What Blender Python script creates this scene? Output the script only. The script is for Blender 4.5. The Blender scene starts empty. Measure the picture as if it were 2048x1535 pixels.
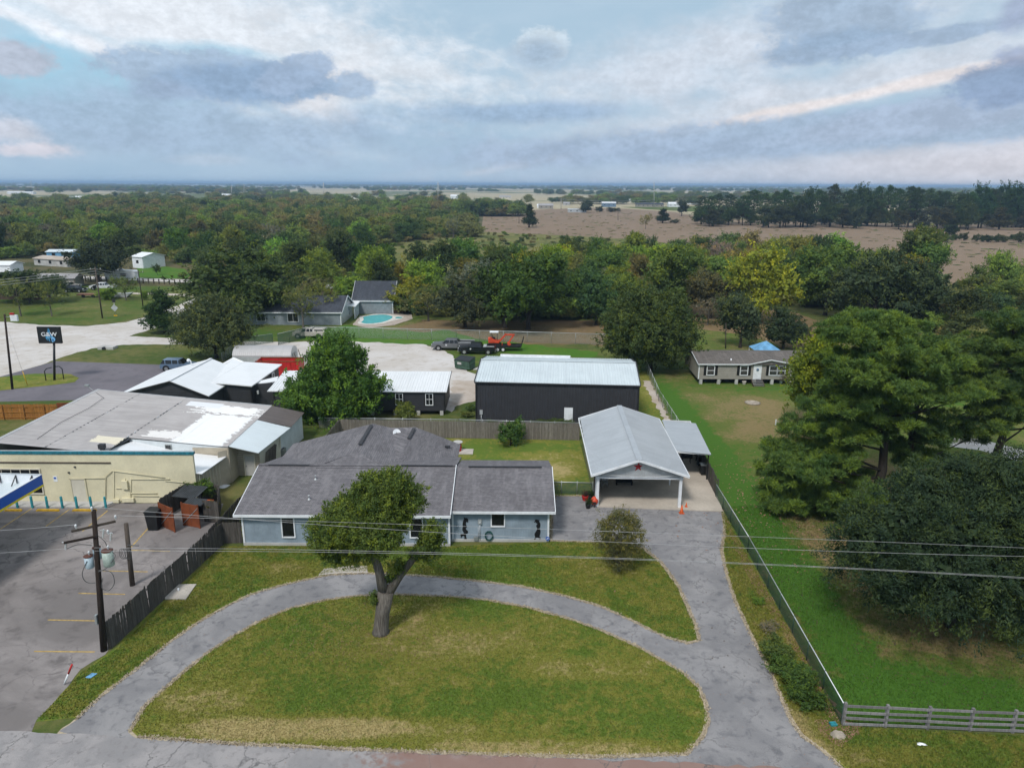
import bpy, math, random
import numpy as np
from mathutils import Vector, Matrix
R = math.radians
SC = bpy.context.scene
COL = SC.collection
random.seed(7)
# ---------------------------------------------------------------- camera, sky, sun, exposure
F = 1450.0; CX, CY = 1024.0, 767.5; CAMH = 27.0
PITCH = math.atan((CY - 368.0) / F); ROLL = R(0.25)
cam = bpy.data.cameras.new('camera'); camo = bpy.data.objects.new('camera', cam); COL.objects.link(camo)
cam.sensor_fit = 'HORIZONTAL'; cam.sensor_width = 36; cam.lens = 36 * F / 2048
cam.clip_start = 0.5; cam.clip_end = 90000
camo.matrix_world = Matrix.Translation((0, 0, CAMH)) @ Matrix.Rotation(math.pi / 2 - PITCH, 4, 'X') @ Matrix.Rotation(ROLL, 4, 'Z')
SC.camera = camo
SC.view_settings.view_transform = 'Standard'; SC.view_settings.look = 'None'
SC.view_settings.gamma = 1; SC.view_settings.use_curve_mapping = False
SC.view_settings.exposure = 0.2
SC.cycles.max_bounces = 6; SC.cycles.diffuse_bounces = 3; SC.cycles.transparent_max_bounces = 12
SC.cycles.volume_bounces = 0; SC.cycles.use_denoising = True
SC.cycles.use_adaptive_sampling = True; SC.cycles.adaptive_threshold = 0.02

def ray(px, py):
    x = (px - CX) / F; y = -(py - CY) / F
    c, s = math.cos(ROLL), math.sin(ROLL)
    x, y = x * c - y * s, x * s + y * c
    cp, sp = math.cos(PITCH), math.sin(PITCH)
    return (x, cp + y * sp, -sp + y * cp)
def G(px, py, z=0.0):
    "point of the photograph that lies at height z -> place in the world"
    d = ray(px, py); t = (z - CAMH) / d[2]
    return Vector((d[0] * t, d[1] * t, z))
def YP(px, py, y):
    d = ray(px, py); t = y / d[1]
    return Vector((d[0] * t, y, CAMH + d[2] * t))

class NT:
    "tiny node-graph writer"
    def __init__(s, tree): s.t = tree; s.n = tree.nodes; s.l = tree.links
    def node(s, typ, ins=None, **kw):
        n = s.n.new(typ)
        for k, v in kw.items(): setattr(n, k, v)
        for k, v in (ins or {}).items(): s.put(n.inputs[k], v)
        return n
    def put(s, inp, v):
        if isinstance(v, bpy.types.NodeSocket): s.l.new(v, inp)
        else:
            if isinstance(v, (tuple, list)) and len(v) == 3 and inp.type == 'RGBA': v = (*v, 1)
            inp.default_value = v
    def m(s, op, a, b=0.0, c=0.0, clamp=False):
        n = s.n.new('ShaderNodeMath'); n.operation = op; n.use_clamp = clamp
        s.put(n.inputs[0], a); s.put(n.inputs[1], b)
        if op in ('MULTIPLY_ADD', 'COMPARE', 'SMOOTH_MIN'): s.put(n.inputs[2], c)
        return n.outputs[0]
    def step(s, v, a, b, lo=0.0, hi=1.0, smooth=True):
        n = s.n.new('ShaderNodeMapRange'); n.interpolation_type = 'SMOOTHSTEP' if smooth else 'LINEAR'
        for i, x in zip((0, 1, 2, 3, 4), (v, a, b, lo, hi)): s.put(n.inputs[i], x)
        return n.outputs[0]
    def mix(s, f, a, b, typ='MIX'):
        n = s.n.new('ShaderNodeMix'); n.data_type = 'RGBA'; n.blend_type = typ
        s.put(n.inputs[0], f); s.put(n.inputs[6], a); s.put(n.inputs[7], b)
        return n.outputs[2]
    def noise(s, vec, scale, detail=4, rough=.55, dist=0.0):
        n = s.n.new('ShaderNodeTexNoise'); s.put(n.inputs['Vector'], vec)
        n.inputs['Scale'].default_value = scale; n.inputs['Detail'].default_value = detail
        n.inputs['Roughness'].default_value = rough; n.inputs['Distortion'].default_value = dist
        return n.outputs[0]
    def vec(s, x, y, z=0.0):
        n = s.n.new('ShaderNodeCombineXYZ')
        s.put(n.inputs[0], x); s.put(n.inputs[1], y); s.put(n.inputs[2], z)
        return n.outputs[0]
    def xyz(s, v):
        n = s.n.new('ShaderNodeSeparateXYZ'); s.put(n.inputs[0], v); return n.outputs

SUN_EL, SUN_AZ = 52.0, 205.0     # degrees; azimuth clockwise from +Y: behind the camera, a little left
def make_world():
    w = bpy.data.worlds.new('World'); SC.world = w; w.use_nodes = True
    w.node_tree.nodes.clear(); q = NT(w.node_tree)
    g = q.node('ShaderNodeTexCoord').outputs['Generated']
    x, y, z = q.xyz(g)
    el = q.m('MULTIPLY', q.m('ARCSINE', z), 180 / math.pi)
    az = q.m('MULTIPLY', q.m('ARCTAN2', x, y), 180 / math.pi)
    st = q.vec(q.m('MULTIPLY', az, 0.045), q.m('MULTIPLY', el, 0.16), 0)
    n_big = q.noise(st, 1.3, 5, .55)
    n_mid = q.noise(q.vec(q.m('MULTIPLY', az, .16), q.m('MULTIPLY', el, .30), 3), 1.2, 7, .62)
    n_fin = q.noise(q.vec(q.m('MULTIPLY', az, .5), q.m('MULTIPLY', el, .8), 9), 1.0, 8, .62)
    # fibrous cirrus noise, streaks leaning down to the right
    u = q.m('SUBTRACT', q.m('MULTIPLY', az, .94), q.m('MULTIPLY', el, .34))
    v = q.m('ADD', q.m('MULTIPLY', el, .94), q.m('MULTIPLY', az, .34))
    wv = q.m('ADD', q.m('MULTIPLY', v, .34), q.m('MULTIPLY', n_mid, 1.3))
    n_cir = q.m('ADD', q.m('MULTIPLY', q.noise(q.vec(q.m('MULTIPLY', u, .05), wv, 5), 1.5, 9, .68), .55), q.m('MULTIPLY', n_fin, .45))
    n_hi = q.noise(q.vec(q.m('MULTIPLY', az, 1.5), q.m('MULTIPLY', el, 2.1), 41), 1.0, 7, .62)
    n_edge = q.m('ADD', q.m('ADD', q.m('MULTIPLY', n_fin, .42), q.m('MULTIPLY', n_hi, .30)), q.m('MULTIPLY', q.noise(q.vec(q.m('MULTIPLY', az, .21), q.m('MULTIPLY', el, .33), 21), 1.0, 9, .66), .28))
    n_col = q.m('ADD', q.m('MULTIPLY', q.noise(q.vec(q.m('MULTIPLY', az, .33), q.m('MULTIPLY', el, .62), 33), 1.0, 7, .6), .6), q.m('MULTIPLY', n_hi, .4))
    sky = q.node('ShaderNodeTexSky', sky_type='NISHITA', sun_disc=False, sun_elevation=R(SUN_EL), sun_rotation=R(SUN_AZ)).outputs[0]
    blue = q.mix(.75, sky, (3.1, 5.7, 7.4))
    K = 10.0                       # cloud brightness in the units of the sky texture (world strength 0.1)
    def c(r, g_, b): return (r * K, g_ * K, b * K)
    base = q.mix(q.step(el, 0, 9), c(.34, .475, .61), c(.365, .505, .63))
    base = q.mix(q.step(el, 14, 60), base, c(.62, .67, .73))
    base = q.mix(q.m('MULTIPLY', q.step(n_big, .38, .68), .34), base, c(.52, .62, .73))
    base = q.mix(q.m('MULTIPLY', q.step(n_mid, .50, .72), .25), base, c(.32, .44, .585))
    def AE(px, py):
        d = Vector(ray(px, py)).normalized()
        return math.degrees(math.atan2(d.x, d.y)), math.degrees(math.asin(d.z))
    D = 0.0395
    def blob(col, px, py, rx, ry, color, soft=.5, nz=.35, tilt=0.0, noise=None, amt=1.0):
        a0, e0 = AE(px, py); ct, stl = math.cos(R(tilt)), math.sin(R(tilt))
        da = q.m('SUBTRACT', az, a0); de = q.m('SUBTRACT', el, e0)
        p1 = q.m('ADD', q.m('MULTIPLY', da, ct / (rx * D)), q.m('MULTIPLY', de, stl / (rx * D)))
        p2 = q.m('SUBTRACT', q.m('MULTIPLY', de, ct / (ry * D)), q.m('MULTIPLY', da, stl / (ry * D)))
        d = q.m('SQRT', q.m('ADD', q.m('MULTIPLY', p1, p1), q.m('MULTIPLY', p2, p2)))
        nn = n_edge if (noise is None or noise is n_fin) else noise
        d = q.m('ADD', d, q.m('MULTIPLY', q.m('SUBTRACT', nn, .5), -nz * 9.0))
        mask = q.m('MULTIPLY', q.step(d, 1 + soft * .6 + .12, 1 - soft * .6 - .12), amt)
        sh = q.mix(q.step(n_col, .36, .66), tuple(v_ * .88 for v_ in color), tuple(v_ * 1.13 for v_ in color)) if not isinstance(color, bpy.types.NodeSocket) else color
        return q.mix(mask, col, sh)
    C = base
    C = blob(C, 1500, 105, 330, 60, c(.60, .65, .73), 1.2, .3, 8, n_mid, .85)
    C = blob(C, 330, 55, 420, 95, c(.78, .81, .86), 1.1, .35, -8, n_cir, .85)
    C = blob(C, 700, 110, 330, 45, c(.66, .71, .77), 1.1, .4, -10, n_cir, .7)
    C = blob(C, 100, 160, 260, 62, blue, .8, .30, -6, n_cir, .85)
    C = blob(C, 60, 60, 160, 30, blue, .9, .30, -18, n_cir, .6)
    C = blob(C, 420, 104, 110, 13, blue, .8, .30, -3, n_cir, .7)
    C = blob(C, 215, 105, 190, 15, c(.80, .82, .87), .9, .35, -20, n_cir, .9)
    C = blob(C, 260, 245, 430, 48, c(.34, .445, .585), .9, .25, -2, n_mid, .85)
    C = blob(C, 640, 175, 75, 38, c(.74, .75, .79), .8, .35, 10, n_mid, .85)
    C = blob(C, 22, 262, 40, 18, c(.66, .65, .70), .9, .35, -10, n_fin, .6)
    C = blob(C, 70, 300, 50, 10, c(.72, .65, .68), .7, .35, 0, n_fin, .6)
    C = blob(C, 420, 320, 60, 9, c(.50, .56, .65), .9, .3, 0, n_fin, .4)
    C = blob(C, 440, 150, 190, 36, c(.36, .47, .61), .12, .24, -3, n_fin)
    C = blob(C, 500, 168, 150, 34, c(.26, .37, .525), .3, .22, 2, n_fin, .95)
    C = blob(C, 590, 150, 70, 30, c(.32, .42, .57), .12, .28, 20, n_fin, .9)
    C = blob(C, 330, 182, 55, 16, c(.30, .39, .53), .6, .3, 0, n_fin, .8)
    C = blob(C, 705, 172, 42, 24, c(.31, .42, .57), .2, .28, 0, n_fin, .85)
    C = blob(C, 25, 118, 60, 26, c(.43, .48, .58), .15, .22, 0, n_fin, .95)
    C = blob(C, 1085, 90, 50, 30, c(.53, .62, .70), .12, .25, 0, n_fin, .95)
    C = blob(C, 1080, 108, 44, 24, c(.34, .45, .58), 1.1, .25, 0, n_fin, .9)
    C = blob(C, 1060, 224, 170, 17, c(.29, .405, .56), .7, .2, 1, n_mid, .85)
    C = blob(C, 900, 225, 140, 20, c(.31, .43, .58), .9, .2, 0, n_mid, .6)
    C = blob(C, 1640, 185, 520, 28, c(.60, .64, .71), 1.0, .2, 11.0, n_mid, .8)
    C = blob(C, 1640, 208, 470, 9, c(.78, .72, .71), .9, .22, 10.5, n_mid, .8)
    C = blob(C, 1960, 325, 640, 46, c(.56, .57, .64), 1.2, .1, 3, n_mid, .75)
    C = blob(C, 2090, 330, 250, 50, c(.66, .63, .66), 1.4, .1, 3, n_mid, .6)
    C = blob(C, 1690, 262, 640, 34, c(.34, .44, .575), .22, .2, 3.2, n_fin, .92)
    C = blob(C, 1250, 305, 420, 24, c(.34, .435, .575), .8, .2, 2, n_mid, .8)
    C = blob(C, 1900, 225, 240, 30, c(.37, .455, .59), .3, .22, 8, n_fin, .9)
    C = blob(C, 1690, 45, 120, 52, c(.33, .43, .56), .22, .26, -6, n_fin, .9)
    C = blob(C, 1660, 95, 110, 24, c(.28, .385, .525), .35, .26, 6, n_fin, .85)
    C = blob(C, 1830, 80, 170, 13, c(.32, .42, .56), .2, .32, 6, n_fin, .85)
    C = blob(C, 2015, 168, 80, 34, c(.245, .33, .48), .15, .24, 4, n_fin, .92)
    C = blob(C, 2045, 112, 36, 14, c(.30, .36, .50), .5, .3, 0, n_fin, .85)
    C = blob(C, 2040, 25, 30, 22, c(.32, .38, .52), .6, .3, 40, n_fin, .8)
    # below the horizon: the dull green-grey of land seen far away
    C = q.mix(q.step(el, -.3, -2.0), C, c(.16, .19, .17))
    bg = q.node('ShaderNodeBackground', {'Color': C, 'Strength': 0.1})
    out = q.node('ShaderNodeOutputWorld', {'Surface': bg.outputs[0]})
make_world()
sun = bpy.data.lights.new('sun', 'SUN'); sun.energy = 2.4; sun.angle = R(11); sun.color = (1.0, .965, .92)
suno = bpy.data.objects.new('sun', sun); COL.objects.link(suno)
_d = Vector((math.sin(R(SUN_AZ)) * math.cos(R(SUN_EL)), math.cos(R(SUN_AZ)) * math.cos(R(SUN_EL)), math.sin(R(SUN_EL))))
suno.rotation_euler = (-_d).to_track_quat('-Z', 'Y').to_euler()
suno.location = (0, -20, 60)

# ---------------------------------------------------------------- materials
MATS = {}
def new_mat(name):
    m = bpy.data.materials.new(name); m.use_nodes = True; m.node_tree.nodes.clear()
    q = NT(m.node_tree); q.mat = m
    q.pos = q.node('ShaderNodeNewGeometry').outputs['Position']
    q.obj = q.node('ShaderNodeTexCoord').outputs['Object']
    MATS[name] = m
    return q
def finish(q, color, rough=.85, metal=0.0, bump=None, bstr=.3, bdist=.02, spec=.3, extra=None):
    p = q.node('ShaderNodeBsdfPrincipled', {'Base Color': color, 'Roughness': rough, 'Metallic': metal})
    p.inputs['Specular IOR Level'].default_value = spec
    if bump is not None:
        b = q.node('ShaderNodeBump', {'Height': bump, 'Strength': bstr, 'Distance': bdist})
        q.l.new(b.outputs[0], p.inputs['Normal'])
    sh = p.outputs[0]
    if extra: sh = extra(q, sh)
    q.node('ShaderNodeOutputMaterial', {'Surface': sh})
    return q.mat
def plain(name, color, rough=.7, metal=0.0, var=.18, scale=1.5, spec=.35, fine=0.0):
    "paint, metal or wood with a little dirt"
    q = new_mat(name)
    n = q.noise(q.pos, scale, 5, .6); dark = tuple(c * (1 - var * 1.6) for c in color); lite = tuple(min(1, c * (1 + var * .6)) for c in color)
    col = q.mix(q.step(n, .3, .7), dark, lite)
    if fine:
        n2 = q.noise(q.pos, scale * 14, 3, .6)
        col = q.mix(q.m('MULTIPLY', q.step(n2, .35, .7), fine), col, tuple(c * .5 for c in color))
    return finish(q, col, rough, metal, spec=spec)
def asphalt(name, c1, c2, c3, scale=.35, cracks=.5, red=None):
    q = new_mat(name)
    p2 = q.node('ShaderNodeMapping', {'Vector': q.pos, 'Scale': (1, 1, 0)}).outputs[0]
    a = q.noise(p2, scale, 6, .62, .6); b = q.noise(p2, scale * 5, 6, .65, .3); f = q.noise(p2, 22, 4, .7)
    col = q.mix(q.step(a, .36, .64), c1, c2)
    col = q.mix(q.m('MULTIPLY', q.step(b, .50, .68), .72), col, c3)
    col = q.mix(q.m('MULTIPLY', q.step(f, .35, .75), .35), col, tuple(x * .55 for x in c1))
    if red:
        rx, ry, rc = red
        x, y, z = q.xyz(q.pos)
        e = q.m('ADD', x, q.m('MULTIPLY', q.m('SUBTRACT', b, .5), 9))
        e2 = q.step(q.m('ADD', y, q.m('MULTIPLY', q.m('SUBTRACT', a, .5), 2)), ry + .7, ry - .5)
        col = q.mix(q.m('MULTIPLY', q.m('MULTIPLY', q.step(e, rx - 1.5, rx + 2), e2), .8), col, rc)
    if cracks:
        w = q.noise(p2, 1.1, 4, .6)
        pw = q.node('ShaderNodeVectorMath', {0: p2, 1: q.vec(q.m('MULTIPLY', w, 1.6), q.m('MULTIPLY', b, 1.6), 0)}, operation='ADD').outputs[0]
        v = q.node('ShaderNodeTexVoronoi', {'Vector': pw, 'Scale': .42}, feature='DISTANCE_TO_EDGE').outputs[0]
        m = q.m('MULTIPLY', q.step(v, .022, .002), q.m('MULTIPLY', q.step(a, .40, .60), cracks))
        col = q.mix(m, col, tuple(x * .38 for x in c1))
    return finish(q, col, .92, bump=f, bstr=.35, bdist=.01, spec=.2)
def lawn(name, lush, mid, dry, spots=(), bias=0.0, s1=.12, amt=1.0):
    "mown grass; spots are dry (+) or lush (-) patches of the lawn itself: (x, y, rx, ry, amount)"
    q = new_mat(name)
    p2 = q.node('ShaderNodeMapping', {'Vector': q.pos, 'Scale': (1, 1, 0)}).outputs[0]
    a = q.noise(p2, s1, 5, .6, .4); b = q.noise(p2, s1 * 9, 5, .65, .4); f = q.noise(p2, 14, 4, .75); g = q.noise(p2, 3.3, 3, .6)
    x, y, z = q.xyz(q.pos)
    t = q.m('ADD', q.m('MULTIPLY', q.m('SUBTRACT', a, .5), 2.2 * amt), q.m('MULTIPLY', q.m('SUBTRACT', b, .5), 1.7 * amt))
    t = q.m('ADD', t, q.m('MULTIPLY', q.m('SUBTRACT', g, .5), 1.2))
    t = q.m('ADD', t, .42 + bias)
    for (sx, sy, rx, ry, am) in spots:
        dx = q.m('MULTIPLY', q.m('SUBTRACT', x, sx), 1 / rx); dy = q.m('MULTIPLY', q.m('SUBTRACT', y, sy), 1 / ry)
        d = q.m('ADD', q.m('SQRT', q.m('ADD', q.m('MULTIPLY', dx, dx), q.m('MULTIPLY', dy, dy))), q.m('MULTIPLY', q.m('SUBTRACT', b, .5), 1.2))
        t = q.m('ADD', t, q.m('MULTIPLY', q.step(d, 1.3, .3), am))
    col = q.mix(q.step(t, 0.0, .55), lush, mid)
    col = q.mix(q.step(t, .55, 1.15), col, dry)
    col = q.mix(q.m('MULTIPLY', q.step(f, .35, .72), .5), col, tuple(c * .45 for c in mid))
    tuft = q.noise(p2, 2.1, 5, .7); col = q.mix(q.m('MULTIPLY', q.step(tuft, .50, .68), .38), col, tuple(c * .62 for c in lush))
    return finish(q, col, .95, bump=f, bstr=.7, bdist=.04, spec=.1)
def shingle(name, c1, c2, k=3.9):
    q = new_mat(name)
    x, y, z = q.xyz(q.pos)
    v = q.vec(q.m('ADD', x, q.m('MULTIPLY', y, .72)), q.m('MULTIPLY', z, k), 0)
    br = q.node('ShaderNodeTexBrick', {'Vector': v, 'Color1': (*c1, 1), 'Color2': (*c2, 1), 'Mortar': (*[c * .6 for c in c1], 1),
                'Scale': 1.0, 'Mortar Size': .012, 'Mortar Smooth': .3, 'Brick Width': .34, 'Row Height': .17, 'Bias': 0.0})
    n = q.noise(q.pos, .5, 5, .6, .5); f = q.noise(q.pos, 16, 3, .7)
    st = q.noise(q.vec(q.m('MULTIPLY', x, 2.2), q.m('MULTIPLY', y, .25), q.m('MULTIPLY', z, .3)), 1.0, 4, .6)
    col = q.mix(q.m('MULTIPLY', q.step(n, .35, .7), .35), br.outputs['Color'], tuple(c * .62 for c in c1))
    col = q.mix(q.m('MULTIPLY', q.step(st, .45, .7), .25), col, tuple(min(1, c * 1.5) for c in c2))
    col = q.mix(q.m('MULTIPLY', q.step(f, .4, .8), .3), col, tuple(c * .6 for c in c1))
    return finish(q, col, .9, bump=br.outputs['Fac'], bstr=-.5, bdist=.012, spec=.2)
def metal_roof(name, color, dirt, dirt_amt=.4, axis='x', rough=.45, patch=None):
    "coated sheet metal, streaks of dirt running down the slope axis"
    q = new_mat(name); x, y, z = q.xyz(q.pos)
    if axis == 'x': v = q.vec(q.m('MULTIPLY', x, .12), q.m('MULTIPLY', y, 2.4), 0)
    else: v = q.vec(q.m('MULTIPLY', x, 2.4), q.m('MULTIPLY', y, .12), 0)
    s = q.noise(v, 1.2, 6, .65); n = q.noise(q.pos, .35, 5, .6, .4)
    col = q.mix(q.m('MULTIPLY', q.step(s, .38, .66), dirt_amt), color, dirt)
    col = q.mix(q.m('MULTIPLY', q.step(n, .4, .7), dirt_amt * .7), col, tuple(c * .8 for c in dirt))
    if patch:
        for (sx, sy, rx, ry, pc, nz) in patch:
            dx = q.m('MULTIPLY', q.m('SUBTRACT', x, sx), 1 / rx); dy = q.m('MULTIPLY', q.m('SUBTRACT', y, sy), 1 / ry)
            d = q.m('MAXIMUM', q.m('ABSOLUTE', dx), q.m('ABSOLUTE', dy))
            ps = q.noise(q.vec(q.m('MULTIPLY', x, .7), q.m('MULTIPLY', y, 2.5), 0), 1.0, 6, .7)
            d = q.m('ADD', d, q.m('MULTIPLY', q.m('SUBTRACT', ps, .5), nz))
            col = q.mix(q.step(d, 1.02, .95), col, pc)
    return finish(q, col, rough, .15, spec=.5)
def wood(name, c1, c2, scale=1.0):
    q = new_mat(name)
    oi = q.node('ShaderNodeObjectInfo').outputs['Random']
    v = q.node('ShaderNodeMapping', {'Vector': q.pos, 'Scale': (9 * scale, 9 * scale, .9 * scale)}).outputs[0]
    n = q.noise(v, 1.5, 5, .65); n2 = q.noise(q.pos, .6, 4, .6)
    col = q.mix(q.step(n, .3, .7), c1, c2)
    col = q.mix(q.m('MULTIPLY', oi, .55), col, tuple(c * .55 for c in c1))
    col = q.mix(q.m('MULTIPLY', q.step(n2, .5, .75), .35), col, tuple(c * .5 for c in c1))
    return finish(q, col, .9, bump=n, bstr=.3, bdist=.01, spec=.15)
def leafmat(name, gloss=.12, trans=.28):
    "foliage: colour from the object's own colour, varied clump by clump"
    q = new_mat(name)
    oi = q.node('ShaderNodeObjectInfo'); at = q.node('ShaderNodeAttribute', attribute_name='tint')
    t = at.outputs['Fac']
    base = q.mix(1.0, oi.outputs['Color'], (1.55, 1.52, 1.28), 'MULTIPLY')
    warm = q.mix(1.0, base, (1.75, 1.5, .75), 'MULTIPLY'); cool = q.mix(1.0, base, (.55, .66, .72), 'MULTIPLY')
    col = q.mix(q.step(t, 0.0, .5, smooth=False), cool, base)
    col = q.mix(q.step(t, .5, 1.0, smooth=False), col, warm)
    rv = q.step(oi.outputs['Random'], 0, 1, .85, 1.15, smooth=False)
    col = q.mix(1.0, col, q.vec(rv, rv, rv), 'MULTIPLY')
    d = q.node('ShaderNodeBsdfPrincipled', {'Base Color': col, 'Roughness': .55}); d.inputs['Specular IOR Level'].default_value = gloss
    tr = q.node('ShaderNodeBsdfTranslucent', {'Color': col})
    mx = q.node('ShaderNodeMixShader', {0: trans, 1: d.outputs[0], 2: tr.outputs[0]})
    q.node('ShaderNodeOutputMaterial', {'Surface': mx.outputs[0]})
    return q.mat
def woodleaf(name):
    "far-off wood: each instanced tree takes its own hue"
    q = new_mat(name)
    oi = q.node('ShaderNodeObjectInfo'); t = q.node('ShaderNodeAttribute', attribute_name='tint').outputs['Fac']
    r = oi.outputs['Random']
    cr = q.node('ShaderNodeValToRGB', {'Fac': r}); e = cr.color_ramp.elements
    cr.color_ramp.interpolation = 'CONSTANT'
    cols = [(.046, .070, .024), (.068, .100, .030), (.034, .056, .024), (.100, .112, .040), (.070, .078, .040), (.080, .128, .032), (.110, .098, .048), (.042, .070, .030), (.082, .094, .042)]
    e[0].position = 0; e[0].color = (*cols[0], 1); e[1].position = 1 / 9; e[1].color = (*cols[1], 1)
    for i in range(2, 9):
        k = e.new(i / 9); k.color = (*cols[i], 1)
    base = q.mix(1.0, cr.outputs[0], (1.95, 1.85, 1.8), 'MULTIPLY')
    col = q.mix(q.step(t, 0, 1, smooth=False), q.mix(1.0, base, (.6, .68, .7), 'MULTIPLY'), q.mix(1.0, base, (1.6, 1.45, .9), 'MULTIPLY'))
    return finish(q, col, .7, spec=.1)
def mesh_wire(name, color, cover):
    "chain link, its wires far finer than a pixel: partly see-through"
    q = new_mat(name)
    p = q.node('ShaderNodeBsdfPrincipled', {'Base Color': color, 'Roughness': .5, 'Metallic': .3})
    x, y, z = q.xyz(q.pos); h = q.m('ADD', x, y)
    a = q.m('ABSOLUTE', q.m('SUBTRACT', q.m('FRACT', q.m('MULTIPLY', q.m('ADD', h, z), 12.0)), .5))
    b = q.m('ABSOLUTE', q.m('SUBTRACT', q.m('FRACT', q.m('MULTIPLY', q.m('SUBTRACT', h, z), 12.0)), .5))
    w = q.m('GREATER_THAN', q.m('MAXIMUM', a, b), .5 - cover * .25)
    tr = q.node('ShaderNodeBsdfTransparent')
    mx = q.node('ShaderNodeMixShader', {0: w, 1: tr.outputs[0], 2: p.outputs[0]})
    q.node('ShaderNodeOutputMaterial', {'Surface': mx.outputs[0]})
    return q.mat

M = MATS
plain('white_paint', (.74, .76, .78), .5, var=.08)
plain('dark_glass', (.012, .013, .015), .12, var=.1, spec=.6)
plain('black_metal', (.015, .015, .017), .45, spec=.5)
plain('galv', (.36, .38, .38), .45, .5, var=.15)
plain('light_metal', (.55, .57, .58), .4, .4, var=.1)
plain('green_post', (.035, .075, .055), .5)
plain('concrete', (.47, .43, .38), .9, var=.16, scale=.5, fine=.25)
plain('carport_slab', (.46, .405, .34), .9, var=.12, scale=.35, fine=.2)
plain('pale_concrete', (.46, .45, .43), .9, var=.14, scale=.6, fine=.2)
plain('blue_siding', (.265, .325, .38), .75, var=.12, scale=.9)
plain('cream_paint', (.68, .62, .43), .8, var=.10, scale=.4, fine=.12)
plain('cream_light', (.60, .56, .46), .8, var=.10, scale=.5)
plain('tan_siding', (.44, .385, .30), .8, var=.12, scale=.7)
plain('teal_paint', (.02, .17, .22), .55, var=.25, scale=3)
plain('teal_bright', (.03, .26, .30), .5, var=.25, scale=6)
plain('charcoal', (.040, .040, .045), .7, var=.1)
plain('charcoal_wall', (.045, .046, .052), .55, .1, var=.08)
plain('rear_white', (.60, .64, .66), .7, var=.06)
plain('rust_panel', (.20, .052, .016), .75, var=.25, scale=1.4, fine=.2)
plain('yellow_paint', (.62, .36, .02), .65, var=.2, scale=4)
plain('line_paint', (.50, .34, .10), .8, var=.3, scale=3, fine=.4)
plain('sign_blue', (.006, .09, .42), .4, var=.05)
plain('sign_yellow', (.75, .60, .02), .45, var=.05)
plain('black_plastic', (.012, .013, .014), .5)
plain('red_paint', (.45, .02, .018), .5, var=.12)
plain('orange_red', (.62, .075, .03), .5, var=.15)
plain('orange_cone', (.65, .11, .025), .6)
plain('rubber', (.016, .016, .016), .85)
plain('rim_metal', (.45, .46, .47), .35, .5)
plain('truck_grey', (.16, .165, .175), .3, .4, var=.05, spec=.6)
plain('truck_black', (.010, .012, .017), .22, .2, var=.05, spec=.7)
plain('truck_silver', (.50, .47, .42), .35, .3, var=.06, spec=.6)
plain('truck_white', (.66, .68, .69), .35, .1, var=.05, spec=.6)
plain('suv_blue', (.17, .25, .36), .3, .4, var=.05, spec=.7)
plain('dumpster_green', (.055, .11, .075), .6, var=.25, scale=2)
plain('taupe_siding', (.30, .275, .235), .8, var=.08)
plain('grey_house', (.22, .25, .27), .8, var=.1)
plain('porcelain', (.42, .52, .58), .45, var=.1)
plain('porcelain_green', (.38, .45, .40), .5, var=.2, scale=4)
plain('rust_lid', (.12, .05, .035), .8)
plain('cable', (.10, .10, .10), .5)
plain('wire_light', (.42, .42, .42), .5, .2)
plain('hose_green', (.02, .09, .08), .5)
plain('sky_blue_cloth', (.14, .34, .55), .7)
plain('brown_wood', (.085, .055, .035), .85, fine=.3)
plain('tin_dark', (.055, .06, .065), .5, .3, var=.2)
plain('pool_coping', (.62, .60, .55), .7)
plain('pool_deck', (.40, .34, .29), .9, var=.12)
plain('silhouette', (.006, .006, .007), .7)
plain('brick_red', (.20, .10, .07), .9)
plain('stone', (.36, .31, .25), .95, var=.2, scale=3)
wood('picket_wood', (.155, .135, .115), (.255, .235, .205))
wood('picket_dark', (.070, .062, .055), (.135, .122, .108))
wood('rail_wood', (.17, .165, .16), (.30, .29, .28))
wood('cedar_wood', (.30, .125, .03), (.42, .20, .055))
wood('pole_wood', (.030, .021, .018), (.065, .05, .042))
wood('pole_grey', (.07, .055, .045), (.14, .115, .095))
wood('bark', (.075, .065, .055), (.20, .18, .155))
wood('bark_dark', (.040, .033, .027), (.085, .07, .058))
shingle('shingle_main', (.128, .121, .130), (.190, .181, .190))
shingle('shingle_blue', (.045, .050, .062), (.070, .078, .095))
shingle('shingle_mobile', (.115, .10, .09), (.165, .148, .135), 5.0)
metal_roof('roof_carport', (.41, .435, .46), (.33, .35, .375), .45, 'x')
metal_roof('roof_barn', (.62, .68, .70), (.50, .55, .58), .35, 'y', .4)
metal_roof('roof_white', (.80, .81, .82), (.66, .66, .66), .22, 'x')
metal_roof('roof_white_c', (.78, .79, .80), (.62, .63, .63), .25, 'y')
metal_roof('roof_old', (.36, .345, .345), (.27, .255, .255), .6, 'x', .55,
           patch=[(-29.0, 66.6, 2.4, 4.6, (.66, .67, .68), 1.0), (-36.4, 61.6, 1.3, .9, (.58, .54, .44), .7), (-32.6, 64.2, 1.5, 1.0, (.62, .61, .60), 2.6), (-29.5, 72.6, 3.2, 1.3, (.66, .66, .66), 3.0), (-32.6, 73.6, 1.8, .8, (.58, .60, .63), .4)])
metal_roof('roof_lean', (.66, .72, .74), (.56, .60, .62), .3, 'x')
metal_roof('roof_brown', (.16, .135, .125), (.11, .09, .085), .5, 'x', .6)
metal_roof('roof_shed', (.44, .43, .43), (.35, .34, .34), .4, 'y')
mesh_wire('chainlink', (.30, .33, .32), .30)
mesh_wire('chainlink_green', (.055, .11, .08), .80)
leafmat('leaves'); leafmat('needles', .15, .15); woodleaf('wood_leaves')
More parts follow.
